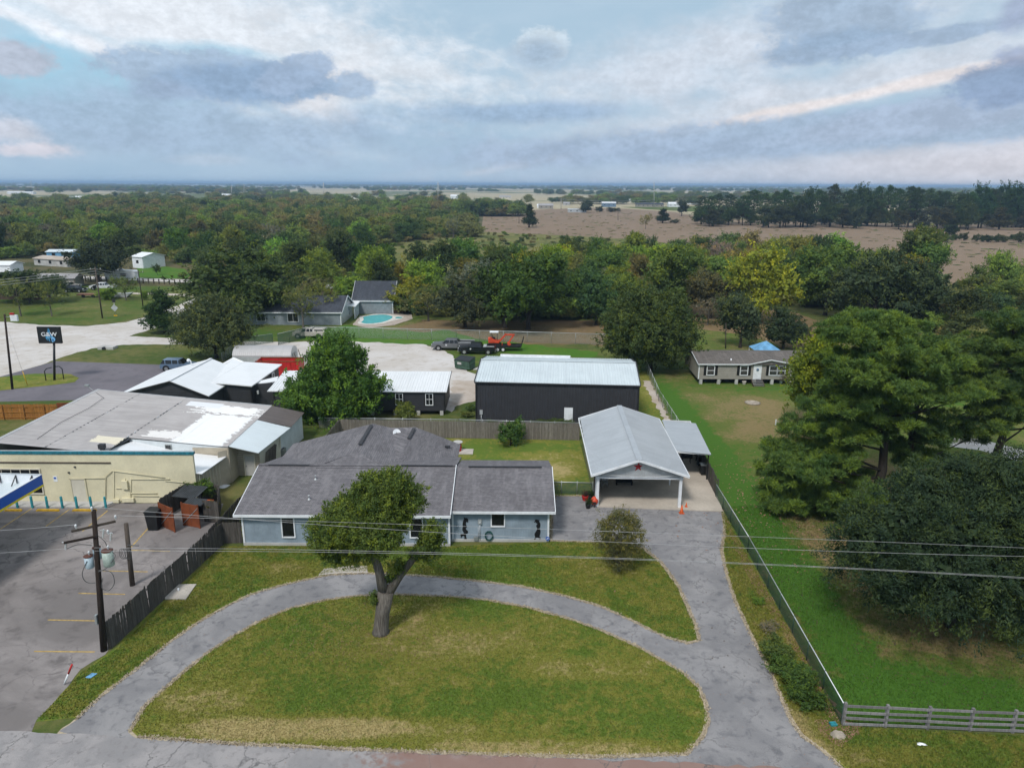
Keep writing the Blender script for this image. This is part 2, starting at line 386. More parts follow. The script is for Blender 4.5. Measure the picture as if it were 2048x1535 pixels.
def water():
    q = new_mat('pool_water'); n = q.noise(q.pos, 1.2, 3)
    return finish(q, q.mix(q.step(n, .3, .7), (.05, .40, .42), (.07, .47, .48)), .08, spec=.5, bump=q.noise(q.pos, 3, 3), bstr=.1)
water()

# ---------------------------------------------------------------- object helpers
ORG = {}
def tag(o, label=None, cat=None, group=None, kind=None):
    if label: o['label'] = label
    if cat: o['category'] = cat
    if group: o['group'] = group
    if kind: o['kind'] = kind
    return o
def thing(name, label, cat, loc=(0, 0, 0), group=None):
    o = bpy.data.objects.new(name, None); COL.objects.link(o); o.location = loc; o.empty_display_size = .3
    ORG[o.name] = Vector(loc)
    return tag(o, label, cat, group)
def copy_tree(o, parent=None):
    c = o.copy(); COL.objects.link(c); c.parent = parent
    ORG[c.name] = ORG.get(o.name, Vector())
    for ch in [k for k in KIDS.get(o.name, [])]: copy_tree(ch, c)
    return c
KIDS = {}
class MB:
    def __init__(s): s.v = []; s.f = []; s.sm = []
    def add(s, vs, fs, smooth=False):
        k = len(s.v); s.v += [Vector(a) for a in vs]; s.f += [tuple(i + k for i in f) for f in fs]; s.sm += [smooth] * len(fs); return s
    def box(s, c, size, rz=0.0, mat=None):
        x, y, z = size[0] / 2, size[1] / 2, size[2] / 2; cr, sr = math.cos(rz), math.sin(rz)
        vs = []
        for dz in (-z, z):
            for dx, dy in ((-x, -y), (x, -y), (x, y), (-x, y)):
                p = Vector((c[0] + dx * cr - dy * sr, c[1] + dx * sr + dy * cr, c[2] + dz)); vs.append(mat @ p if mat else p)
        return s.add(vs, [(0, 3, 2, 1), (4, 5, 6, 7), (0, 1, 5, 4), (1, 2, 6, 5), (2, 3, 7, 6), (3, 0, 4, 7)])
    def frustum(s, c, b, t, h, off=(0, 0)):
        "box with bottom size b and top size t; c is the bottom centre"
        vs = [(c[0] + sx * b[0] / 2, c[1] + sy * b[1] / 2, c[2]) for sx, sy in ((-1, -1), (1, -1), (1, 1), (-1, 1))]
        vs += [(c[0] + off[0] + sx * t[0] / 2, c[1] + off[1] + sy * t[1] / 2, c[2] + h) for sx, sy in ((-1, -1), (1, -1), (1, 1), (-1, 1))]
        return s.add(vs, [(0, 3, 2, 1), (4, 5, 6, 7), (0, 1, 5, 4), (1, 2, 6, 5), (2, 3, 7, 6), (3, 0, 4, 7)])
    def bar(s, p0, p1, w, h=None, up=(0, 0, 1)):
        h = h or w; p0, p1 = Vector(p0), Vector(p1); d = (p1 - p0).normalized(); u = Vector(up)
        if abs(d.dot(u)) > .95: u = Vector((0, 1, 0))
        a = d.cross(u).normalized(); b = a.cross(d).normalized()
        vs = [p + a * (sx * w / 2) + b * (sy * h / 2) for p in (p0, p1) for sx, sy in ((-1, -1), (1, -1), (1, 1), (-1, 1))]
        return s.add(vs, [(0, 3, 2, 1), (4, 5, 6, 7), (0, 1, 5, 4), (1, 2, 6, 5), (2, 3, 7, 6), (3, 0, 4, 7)])
    def tube(s, pts, r, n=8, caps=True, smooth=True):
        pts = [Vector(p) for p in pts]; rs = r if isinstance(r, (list, tuple)) else [r] * len(pts)
        k = len(s.v); ref = None
        for i, p in enumerate(pts):
            d = (pts[min(i + 1, len(pts) - 1)] - pts[max(i - 1, 0)]).normalized()
            if ref is None: ref = Vector((1, 0, 0)) if abs(d.x) < .9 else Vector((0, 1, 0))
            a = (ref - d * ref.dot(d)).normalized(); b = d.cross(a); ref = a
            for j in range(n):
                t = 2 * math.pi * j / n; s.v.append(p + (a * math.cos(t) + b * math.sin(t)) * rs[i])
        for i in range(len(pts) - 1):
            for j in range(n):
                j2 = (j + 1) % n; s.f.append((k + i * n + j, k + i * n + j2, k + (i + 1) * n + j2, k + (i + 1) * n + j)); s.sm.append(smooth)
        if caps:
            s.f.append(tuple(k + j for j in reversed(range(n)))); s.sm.append(False)
            s.f.append(tuple(k + (len(pts) - 1) * n + j for j in range(n))); s.sm.append(False)
        return s
    def lathe(s, c, prof, n=16):
        k = len(s.v)
        for r, z in prof:
            for j in range(n):
                t = 2 * math.pi * j / n; s.v.append(Vector((c[0] + r * math.cos(t), c[1] + r * math.sin(t), c[2] + z)))
        for i in range(len(prof) - 1):
            for j in range(n):
                j2 = (j + 1) % n; s.f.append((k + i * n + j, k + i * n + j2, k + (i + 1) * n + j2, k + (i + 1) * n + j)); s.sm.append(True)
        s.f.append(tuple(k + (len(prof) - 1) * n + j for j in range(n))); s.sm.append(False)
        return s
    def slab(s, pts, th):
        "closed slab: polygon of 3D points on top, extruded down by th"
        n = len(pts); top = [Vector(p) for p in pts]; bot = [p - Vector((0, 0, th)) for p in top]
        a = sum(top[i].x * top[(i + 1) % n].y - top[(i + 1) % n].x * top[i].y for i in range(n))
        if a < 0: top.reverse(); bot.reverse()
        fs = [tuple(range(n)), tuple(reversed(range(n, 2 * n)))]
        for i in range(n): fs.append((i, i + n, (i + 1) % n + n, (i + 1) % n))
        return s.add(top + bot, fs)
    def wall(s, p0, p1, z0, z1, th=.12, z1b=None):
        "upright wall from p0 to p1 (x, y), top may slope to z1b"
        p0 = Vector((p0[0], p0[1], 0)); p1 = Vector((p1[0], p1[1], 0)); d = (p1 - p0).normalized(); n = Vector((-d.y, d.x, 0)) * th / 2
        zb = z1 if z1b is None else z1b; U = Vector((0, 0, 1))
        vs = [p0 - n + U * z0, p1 - n + U * z0, p1 + n + U * z0, p0 + n + U * z0, p0 - n + U * z1, p1 - n + U * zb, p1 + n + U * zb, p0 + n + U * z1]
        return s.add(vs, [(0, 3, 2, 1), (4, 5, 6, 7), (0, 1, 5, 4), (1, 2, 6, 5), (2, 3, 7, 6), (3, 0, 4, 7)])
    def prism_xz(s, poly, y0, y1):
        "outline in x-z, from y0 to y1"
        n = len(poly); vs = [(p[0], y0, p[1]) for p in poly] + [(p[0], y1, p[1]) for p in poly]
        a = sum(poly[i][0] * poly[(i + 1) % n][1] - poly[(i + 1) % n][0] * poly[i][1] for i in range(n))
        idx = list(range(n)) if a > 0 else list(reversed(range(n)))
        fs = [tuple(idx), tuple(i + n for i in reversed(idx))]
        for k in range(n):
            i, j = idx[k], idx[(k + 1) % n]; fs.append((i, i + n, j + n, j))
        return s.add(vs, fs)
    def build(s, name, mat, parent=None, loc=None):
        org = ORG[parent.name] if parent else Vector(loc) if loc is not None else None
        if org is None:
            xs = [p.x for p in s.v]; ys = [p.y for p in s.v]; org = Vector(((min(xs) + max(xs)) / 2, (min(ys) + max(ys)) / 2, min(p.z for p in s.v)))
        me = bpy.data.meshes.new(name); me.from_pydata([tuple(p - org) for p in s.v], [], s.f); me.update()
        if any(s.sm): me.polygons.foreach_set('use_smooth', s.sm)
        o = bpy.data.objects.new(name, me); COL.objects.link(o)
        if mat: me.materials.append(MATS[mat] if isinstance(mat, str) else mat)
        ORG[o.name] = org
        if parent: o.parent = parent; KIDS.setdefault(parent.name, []).append(o)
        else: o.location = org
        return o
def inst(mesh, name, parent, mw, mat=None):
    "another object on shared mesh data, at world matrix mw"
    o = bpy.data.objects.new(name, mesh); COL.objects.link(o)
    if parent is not None:
        o.parent = parent; KIDS.setdefault(parent.name, []).append(o); ORG[o.name] = ORG[parent.name]
        o.matrix_local = Matrix.Translation(-ORG[parent.name]) @ mw
    else: o.matrix_world = mw
    return o
def basis(o, u, v):
    u = Vector(u).normalized(); v = Vector(v); v = (v - u * v.dot(u)).normalized(); w = u.cross(v)
    m = Matrix((u, v, w)).transposed().to_4x4(); m.translation = Vector(o); return m
def rib_mesh(name, W, L, pitch, rw, dep, mat, th=0.0):
    "sheet W wide (local x, ribs across it) and L long (local y); raised (or, dep < 0, sunk) ribs"
    xs = [0.0]; zs = [0.0]; k = pitch / 2
    while k < W - rw / 2:
        a = rw / 2; xs += [k - a, k - a * .5, k + a * .5, k + a]; zs += [0, dep, dep, 0]; k += pitch
    xs.append(W); zs.append(0.0)
    n = len(xs); vs = [(xs[i], 0, zs[i]) for i in range(n)] + [(xs[i], L, zs[i]) for i in range(n)]
    fs = [(i, i + 1, i + 1 + n, i + n) for i in range(n - 1)]
    if th:
        b = len(vs); vs += [(0, 0, -th), (W, 0, -th), (W, L, -th), (0, L, -th)]
        fs += [(b, b + 3, b + 2, b + 1), (0, b + 0, b + 1, n - 1), (n, 2 * n - 1, b + 2, b + 3), (0, n, b + 3, b), (n - 1, b + 1, b + 2, 2 * n - 1)]
    me = bpy.data.meshes.new(name); me.from_pydata(vs, [], fs); me.materials.append(MATS[mat]); me.update()
    return me
def sheets(parent, name, o, u, v, W, L, n, pitch, rw, dep, mat, th=0.0, gap=.006, jit=0.0):
    "n ribbed sheets side by side along u from o, each running along v"
    w = W / n; me = rib_mesh(name, w - gap, L, pitch, rw, dep, mat, th); u = Vector(u).normalized(); rr = random.Random(n)
    for i in range(n):
        mw = basis(Vector(o) + u * (w * i + gap / 2), u, v)
        if jit: mw = mw @ Matrix.Translation((0, 0, rr.uniform(0, jit)))
        inst(me, name, parent, mw)
def window(parent, c, w, h, ny=-1, frame='white_paint', glass='dark_glass', fw=.09, axis='x', mullions=(0, 0), depth=.08):
    "window facing -y (ny=-1) or +x / -x (axis 'y'): frame, pane, mullions; c = centre on the wall face"
    def B(mb, a0, a1, z0, z1, d0, d1):
        if axis == 'x': mb.box((c[0] + (a0 + a1) / 2, c[1] + ny * (d0 + d1) / 2, c[2] + (z0 + z1) / 2), (a1 - a0, abs(d1 - d0), z1 - z0))
        else: mb.box((c[0] + ny * (d0 + d1) / 2, c[1] + (a0 + a1) / 2, c[2] + (z0 + z1) / 2), (abs(d1 - d0), a1 - a0, z1 - z0))
    f = MB()
    B(f, -w / 2 - fw, w / 2 + fw, h / 2, h / 2 + fw, .004, depth); B(f, -w / 2 - fw, w / 2 + fw, -h / 2 - fw, -h / 2, .004, depth + .02)
    B(f, -w / 2 - fw, -w / 2, -h / 2, h / 2, .004, depth); B(f, w / 2, w / 2 + fw, -h / 2, h / 2, .004, depth)
    for i in range(mullions[0]):
        a = -w / 2 + w * (i + 1) / (mullions[0] + 1); B(f, a - .02, a + .02, -h / 2, h / 2, .02, depth - .02)
    for i in range(mullions[1]):
        a = -h / 2 + h * (i + 1) / (mullions[1] + 1); B(f, -w / 2, w / 2, a - .025, a + .025, .02, depth - .015)
    fo = f.build('window', frame, parent)
    g = MB(); B(g, -w / 2, w / 2, -h / 2, h / 2, .003, .018); g.build('pane', glass, fo)
    return fo
def jitter_poly(pts, step, amp, seed=0, closed=True):
    rr = random.Random(seed); out = []; n = len(pts)
    for i in range(n if closed else n - 1):
        a, b = Vector(pts[i]), Vector(pts[(i + 1) % n]); L = (b - a).length; k = max(1, int(L / step))
        for j in range(k):
            p = a.lerp(b, j / k); d = (b - a).normalized(); nn = Vector((-d.y, d.x, 0))
            out.append(p + nn * rr.uniform(-amp, amp) * (0 if L > 120 else 1))
    return out
def sheet(name, px, z, mat, label=None, step=.6, amp=.08, seed=1, world=False, kind='structure', th=0.0, smooth=0):
    pts = [Vector((p[0], p[1], z)) if world else G(p[0], p[1], 0) for p in px]
    for p in pts: p.z = z
    if smooth:
        for _ in range(smooth):
            q = []
            for i in range(len(pts)):
                a, b = pts[i], pts[(i + 1) % len(pts)]; q += [a.lerp(b, .25), a.lerp(b, .75)]
            pts = q
    if step: pts = jitter_poly(pts, step, amp, seed)
    mb = MB()
    if th: mb.slab(pts, th)
    else:
        a = sum(pts[i].x * pts[(i + 1) % len(pts)].y - pts[(i + 1) % len(pts)].x * pts[i].y for i in range(len(pts)))
        mb.add(pts, [tuple(range(len(pts))) if a > 0 else tuple(reversed(range(len(pts))))])
    o = mb.build(name, mat)
    tag(o, label, None, None, kind)
    return o
# ---------------------------------------------------------------- the ground
LUSH, MIDG, DRY = (.098, .160, .024), (.200, .200, .040), (.40, .32, .145)
def ground_material():
    "grassland near by, tan pasture and green woodland floor farther out"
    q = new_mat('ground'); p2 = q.node('ShaderNodeMapping', {'Vector': q.pos, 'Scale': (1, 1, 0)}).outputs[0]
    x, y, z = q.xyz(q.pos)
    a = q.noise(p2, .06, 5, .6, .4); b = q.noise(p2, .8, 5, .65); f = q.noise(p2, 12, 3, .7); far = q.noise(q.node('ShaderNodeMapping', {'Vector': q.pos, 'Scale': (1, .55, 0)}).outputs[0], .0016, 4, .6)
    near = q.mix(q.step(q.m('ADD', q.m('MULTIPLY', a, .6), q.m('MULTIPLY', b, .4)), .40, .62), (.060, .095, .020), (.165, .150, .055))
    near = q.mix(q.m('MULTIPLY', q.step(b, .55, .75), .6), near, (.045, .075, .020))
    floor = q.mix(q.step(a, .4, .6), (.060, .066, .026), (.13, .11, .055))
    c = q.mix(q.step(y, 150, 190), near, floor)
    pasture = q.mix(q.step(far, .44, .50), (.13, .15, .065), (.42, .36, .24))
    c = q.mix(q.step(y, 640, 760), c, pasture)
    c = q.mix(q.m('MULTIPLY', q.step(f, .35, .75), .35), c, (.03, .04, .012))
    finish(q, c, .95, bump=f, bstr=.5, bdist=.04, spec=.1)
ground_material()
tag(MB().add([(-30000, -3000, 0), (30000, -3000, 0), (30000, 42000, 0), (-30000, 42000, 0)], [(0, 1, 2, 3)]).build('ground', 'ground', loc=(0, 0, 0)), kind='structure')
lawn('lawn_front', LUSH, MIDG, DRY, spots=[(-5.5, 38.2, 5.5, 1.8, .55), (-6.5, 40.6, 3, 1.2, .25), (-10, 31.2, 9, 1.0, .75), (-17, 33.2, 2.6, 1.3, .5), (2, 29.8, 9, .8, .6), (-13.5, 45.0, 3.2, 1.6, .45), (-16.5, 47.2, 2.5, 1.2, .5), (-3, 33, 7, 2.0, -.35), (3.8, 36, 3.2, 1.2, .45), (-9, 49.5, 12, 1.2, -.5), (2, 49.8, 5, 1.0, -.45), (8.8, 33, 2, 3, -.1)], bias=-.06)
lawn('lawn_verge', LUSH, MIDG, DRY, spots=[(13.4, 31, 3, 2.6, .9), (-20.5, 32, 2.2, 1.4, .9), (-22.3, 44, 1.6, 5, .35), (17.0, 29.5, 5, 1.0, .5), (-21.5, 49.0, 2, 1.5, .6), (-23.5, 36.5, 1.0, 2.5, .8)], bias=.0)
lawn('lawn_back', LUSH, MIDG, DRY, spots=[(-1.5, 64.5, 3.4, 3.2, .8), (4, 66, 2.6, 1.8, .45), (3.5, 59, 3, 4, -.15), (0, 72.5, 9, 1.6, -.4)], bias=.02)
lawn('lawn_right', (.058, .145, .018), (.118, .145, .034), (.25, .185, .09), spots=[(20.9, 72, 2.3, 30, -1.1), (20.2, 42, 2.0, 14, -.8), (30.5, 82, 7.5, 10, .75), (24.5, 52, 2.2, 10, .5), (34, 66, 6, 10, .55), (20.8, 48, 2.4, 12, -.25), (27, 44, 5, 9, .35), (24, 34, 8, 3, -.75), (31, 33.5, 3, 1.6, .4), (24, 92, 3, 3, .35)], bias=.05)
lawn('lawn_far', (.055, .115, .016), (.115, .135, .034), (.255, .205, .10), bias=.0, s1=.07)
lawn('lawn_lime', (.065, .165, .018), (.10, .17, .026), (.19, .20, .06), bias=-.25)
lawn('pasture_brown', (.17, .135, .078), (.235, .17, .115), (.265, .195, .14), bias=.35, s1=.03)
lawn('dry_yard', (.10, .09, .035), (.20, .145, .075), (.25, .165, .095), bias=.25, s1=.08)
lawn('scrub_green', (.085, .115, .025), (.17, .165, .055), (.27, .215, .10), bias=.05, s1=.05)
asphalt('asphalt_drive', (.20, .195, .20), (.285, .275, .275), (.12, .12, .13), .30, .55)
asphalt('asphalt_old', (.175, .158, .152), (.29, .262, .252), (.105, .094, .092), .13, .6)
asphalt('asphalt_street', (.25, .24, .24), (.33, .31, .305), (.20, .185, .185), .5, .8, red=(-6.5, 29.6, (.235, .135, .105)))
asphalt('asphalt_lot', (.135, .125, .14), (.175, .16, .178), (.115, .107, .12), .12, .15)
asphalt('gravel_light', (.50, .46, .42), (.58, .55, .53), (.40, .345, .29), .12, 0)
asphalt('gravel_tan', (.40, .335, .275), (.50, .44, .39), (.33, .26, .19), .15, 0)
asphalt('dirt', (.34, .25, .165), (.44, .34, .24), (.25, .17, .11), .9, 0)
asphalt('mulch', (.25, .135, .09), (.33, .20, .14), (.17, .085, .055), 1.2, 0)
asphalt('edge_dirt', (.37, .31, .22), (.46, .39, .29), (.27, .21, .13), 1.5, 0)

# street, forecourt, drive
sheet('street', [(-80, 31.5), (-24, 30.9), (-18.68, 30.43), (-13.48, 30.06), (-6.86, 29.7), (8.47, 29.01), (16, 28.55), (60, 26.2), (60, 15), (-80, 22)], .026, 'asphalt_street', world=True, step=.5, amp=.10)
sheet('parking_lot', [(-95, 58.3), (-27.8, 58.3), (-25.2, 58.3), (-23.4, 50), (-22.9, 46.6), (-24.2, 38.2), (-24.1, 37.2), tuple(G(163, 1338))[:2], tuple(G(122, 1388))[:2], tuple(G(72, 1440))[:2], tuple(G(60, 1470))[:2], (-40, 29), (-95, 29.5)], .008, 'asphalt_old', world=True, step=.6, amp=.06)
DRIVE = [(155, 1437), (200, 1395), (245, 1360), (300, 1318), (350, 1278), (400, 1243), (450, 1215), (500, 1190), (560, 1172), (620, 1158), (660, 1150), (730, 1147), (800, 1149), (880, 1155), (960, 1163), (1040, 1173), (1120, 1190), (1200, 1213), (1270, 1245), (1330, 1275), (1375, 1287), (1401, 1281), (1394, 1250), (1378, 1215), (1358, 1170), (1322, 1122), (1288, 1096), (1240, 1083), (1103, 1081), (1106, 1010), (1112, 992), (1180, 992), (1194, 1012), (1446, 1022), (1448, 1060), (1441, 1100), (1452, 1150), (1468, 1200), (1500, 1270), (1540, 1345), (1575, 1430), (1600, 1470), (1648, 1505), (1700, 1550), (1640, 1600), (1340, 1560), (743, 1520), (255, 1500), (120, 1462)]
def offset(pts, d):
    ps = [G(*p) for p in pts]; n = len(ps); a = sum(ps[i].x * ps[(i + 1) % n].y - ps[(i + 1) % n].x * ps[i].y for i in range(n)); sg = 1 if a > 0 else -1; out = []
    for i in range(n):
        t = (ps[(i + 1) % n] - ps[i - 1]).normalized(); nn = Vector((t.y, -t.x, 0)) * sg * d; out.append(ps[i] + nn)
    return [(p.x, p.y) for p in out]
sheet('driveway_edge', offset(DRIVE, .16), .012, 'edge_dirt', world=True, step=.3, amp=.07, seed=4)
sheet('driveway', DRIVE, .018, 'asphalt_drive', step=.35, amp=.06, seed=3)
ISL = [(262, 1462), (290, 1412), (330, 1377), (370, 1342), (420, 1302), (470, 1270), (520, 1242), (580, 1217), (650, 1200), (720, 1191), (800, 1189), (900, 1193), (980, 1201), (1060, 1216), (1140, 1238), (1210, 1264), (1270, 1291), (1320, 1318), (1365, 1345), (1397, 1375), (1412, 1410), (1415, 1445), (1403, 1475), (1372, 1507), (1200, 1512), (1000, 1508), (743, 1499), (480, 1487), (275, 1472)]
sheet('lawn_island_edge', offset(ISL, .10), .022, 'edge_dirt', world=True, step=.3, amp=.08, seed=6)
sheet('lawn_island', offset(ISL, -.06), .034, 'lawn_front', world=True, step=.3, amp=.09, seed=5)
sheet('front_lawn', [(430, 1092), (487, 1091), (905, 1092), (1104, 1082)] + [(1240, 1086), (1286, 1099), (1318, 1124), (1354, 1172), (1374, 1216), (1390, 1250), (1396, 1279), (1375, 1284), (1332, 1272), (1272, 1241), (1202, 1209), (1120, 1186), (1040, 1169), (960, 1159), (880, 1151), (730, 1143), (660, 1146), (560, 1168), (500, 1186), (450, 1210), (400, 1238), (300, 1312), (245, 1354), (200, 1388), (150, 1434), (70, 1442), (120, 1390), (160, 1345), (222, 1303), (300, 1228), (412, 1122)], .006, 'lawn_front', step=.4, amp=.08, seed=8)
sheet('verge_right', [(1450, 1062), (1446, 1100), (1456, 1150), (1472, 1200), (1504, 1270), (1544, 1345), (1580, 1430), (1605, 1468), (1652, 1502), (1705, 1548), (2200, 1585), (2200, 1480), (1690, 1452), (1437, 1012)], .006, 'lawn_verge', step=.5, amp=.05)
sheet('mulch_strip', [(1450, 1030), (1462, 1072), (1490, 1140), (1530, 1210), (1590, 1300), (1640, 1390), (1660, 1440), (1700, 1465), (1725, 1452), (1690, 1440), (1620, 1325), (1560, 1225), (1500, 1125), (1452, 1034)], .010, 'mulch', step=.3, amp=.12)
sheet('dirt_patch', [(1625, 1440), (1690, 1440), (1730, 1455), (1700, 1478), (1690, 1495), (1655, 1480)], .014, 'mulch', step=.3, amp=.15)
sheet('neighbour_lawn', [(19.0, 106), (18.25, 80), (17.9, 58), (17.35, 31.6), (60, 29.5), (60, 98), (44, 108)], .005, 'lawn_right', world=True, step=0)
sheet('back_yard', [(-19.0, 75.8), (7.4, 74.9), (7.4, 57.5), (3.5, 54), (-4, 57), (-21.2, 52), (-22.4, 55), (-21.6, 66)], .005, 'lawn_back', world=True, step=0)
sheet('strip_lawn', [(14.3, 79), (19, 79), (20.3, 106), (15, 100)], .006, 'lawn_verge', world=True, step=.5)
sheet('dirt_path', [(17.9, 76), (18.5, 76), (19.8, 100), (18.6, 100)], .010, 'gravel_tan', world=True, step=.5, amp=.25)
sheet('walkway_slab', [(636, 1150), (648, 1137), (700, 1131), (734, 1131), (736, 1146), (680, 1146)], .026, 'concrete', step=0)
sheet('carport_slab', [(7.42, 57.85), (18.12, 56.98), (20.4, 77.0), (19.7, 79), (8.2, 74.5)], .10, 'carport_slab', world=True, step=0, th=.12)
# mid-ground: gravel yard, roads, far lawns
sheet('yard_lawn', [(-70, 101), (-30, 112), (-8, 120), (22, 120), (20, 104), (16, 93), (-8, 96), (-30, 80), (-46, 84), (-66, 96)], .004, 'lawn_far', world=True, step=0)
sheet('gravel_yard', [(470, 703), (560, 690), (590, 683), (735, 682), (830, 686), (872, 694), (900, 708), (918, 728), (935, 742), (962, 752), (960, 790), (930, 792), (905, 822), (560, 800), (470, 730)], .010, 'gravel_light', step=.8, amp=.35)
sheet('gravel_track', [(905, 760), (968, 762), (958, 800), (900, 815)], .014, 'gravel_tan', step=.5, amp=.3)
sheet('pool_lawn', [(-46, 120), (-12, 129), (14, 125), (16, 160), (-60, 165), (-62, 126)], .005, 'lawn_far', world=True, step=0)
sheet('dry_ground_under_trees', [(800, 655), (830, 668), (1000, 686), (1200, 690), (1380, 700), (1700, 690), (1710, 660), (1560, 618), (1400, 612), (1240, 640), (1000, 640), (850, 640)], .012, 'dry_yard', step=2.0, amp=.8)
sheet('green_glade', [(1370, 655), (1480, 668), (1560, 690), (1545, 702), (1390, 702), (1360, 680)], .016, 'lawn_right', step=1.0, amp=.4)
sheet('bright_lawn_by_pool', [(640, 660), (690, 650), (830, 664), (900, 660), (950, 676), (1200, 705), (1180, 715), (1040, 708), (880, 690), (600, 678)], .013, 'lawn_lime', step=1.2, amp=.6)
sheet('gravel_lot', [(-60, 642), (0, 643), (90, 650), (176, 652), (250, 644), (303, 631), (345, 615), (420, 585), (470, 572), (492, 578), (440, 604), (380, 630), (320, 652), (260, 672), (357, 676), (480, 682), (580, 684), (580, 694), (470, 692), (357, 688), (246, 689), (185, 697), (127, 712), (103, 722), (0, 755), (-90, 785), (-160, 700)], .008, 'gravel_light', step=1.2, amp=.25)
sheet('side_lot', [(-250, 800), (0, 753), (111, 722), (320, 729), (425, 722), (420, 770), (200, 790), (150, 800), (0, 803), (-250, 830)], .012, 'asphalt_lot', step=0)
sheet('sign_island', [(-120, 775), (0, 754), (70, 747), (144, 748), (157, 756), (150, 764), (123, 768), (0, 781), (-120, 795)], .03, 'lawn_verge', step=.8, amp=.1)
sheet('far_parcel', [(-350, 600), (-130, 575), (0, 568), (260, 572), (400, 572), (390, 592), (300, 628), (250, 641), (176, 649), (90, 646), (-60, 640), (-350, 690)], .004, 'lawn_far', step=0)
sheet('country_lane', [(-300, 545), (0, 549), (139, 556), (400, 566), (520, 572), (520, 568), (400, 560), (139, 551), (0, 544), (-300, 538)], .03, 'gravel_light', step=0)
sheet('farm_track', [(260, 588), (330, 590), (400, 595), (470, 604), (470, 600), (400, 590), (330, 586), (260, 585)], .02, 'gravel_tan', step=0)
sheet('lime_lawn', [(262, 553), (275, 536), (330, 533), (372, 538), (383, 552), (370, 557), (300, 557)], .03, 'lawn_lime', step=1.5, amp=.6)
sheet('pasture', [(968, 424), (1180, 415), (1260, 418), (1350, 424), (1420, 438), (1700, 446), (2300, 452), (2300, 520), (2300, 620), (1950, 600), (1890, 560), (1700, 500), (1500, 480), (1250, 490), (1130, 500), (1100, 540), (900, 560), (850, 520), (950, 480), (962, 462)], .03, 'pasture_brown', step=0)
sheet('scrub_band', [(700, 500), (830, 480), (930, 462), (1100, 470), (1300, 480), (1400, 500), (1300, 520), (1100, 545), (960, 560), (800, 560), (720, 540)], .05, 'scrub_green', step=4, amp=2.5)
sheet('far_green_paddock', [(1240, 414), (1500, 411), (1500, 420), (1400, 424), (1300, 419)], .06, 'lawn_far', step=0)
sheet('gravel_drive_behind_pines', [(1850, 868), (1960, 878), (2048, 900), (2048, 925), (1960, 900), (1880, 890)], .012, 'gravel_light', step=0)
sheet('pool_deck', [(705, 650), (720, 632), (760, 628), (822, 628), (826, 638), (790, 650), (740, 656)], .08, 'pool_deck', step=1, amp=.1, th=.1)
po = sheet('pool_coping', [(712, 648), (722, 640), (716, 634), (735, 633), (742, 629), (770, 628), (788, 631), (808, 633), (806, 638), (785, 642), (765, 648), (735, 650)], .12, 'pool_coping', step=0, smooth=2, th=.1)
sheet('pool_water', [(720, 646.5), (729, 640), (724, 634.5), (744, 631), (768, 629.5), (784, 632.5), (786, 636), (778, 641), (762, 646), (738, 648.5)], .135, 'pool_water', step=0, smooth=2)
sheet('spa_water', [(792, 634.5), (806, 634.8), (803, 637.5), (790, 637.5)], .135, 'pool_water', step=0, smooth=1)
# parking lines, each a painted stripe
for i, (a, b) in enumerate([((68, 1302), (190, 1303)), ((96, 1239), (193, 1241)), ((157, 1186), (250, 1188)), ((206, 1141), (295, 1143)), ((262, 1100), (340, 1102)), ((300, 1052), (262, 1094)),
        ((64, 1016), (0, 1058)), ((139, 1018), (92, 1052)), ((215, 1021), (165, 1062)), ((272, 1055), (300, 1052))]):
    if i == 9: continue
    p, q_ = G(*a), G(*b); d = (q_ - p).normalized(); n = Vector((-d.y, d.x, 0)) * .055
    o = MB().add([p + n, q_ + n, q_ - n, p - n], [(0, 1, 2, 3)]); [v.__setattr__('z', .014) for v in o.v]
    tag(o.build('parking_line', 'line_paint'), kind='structure')
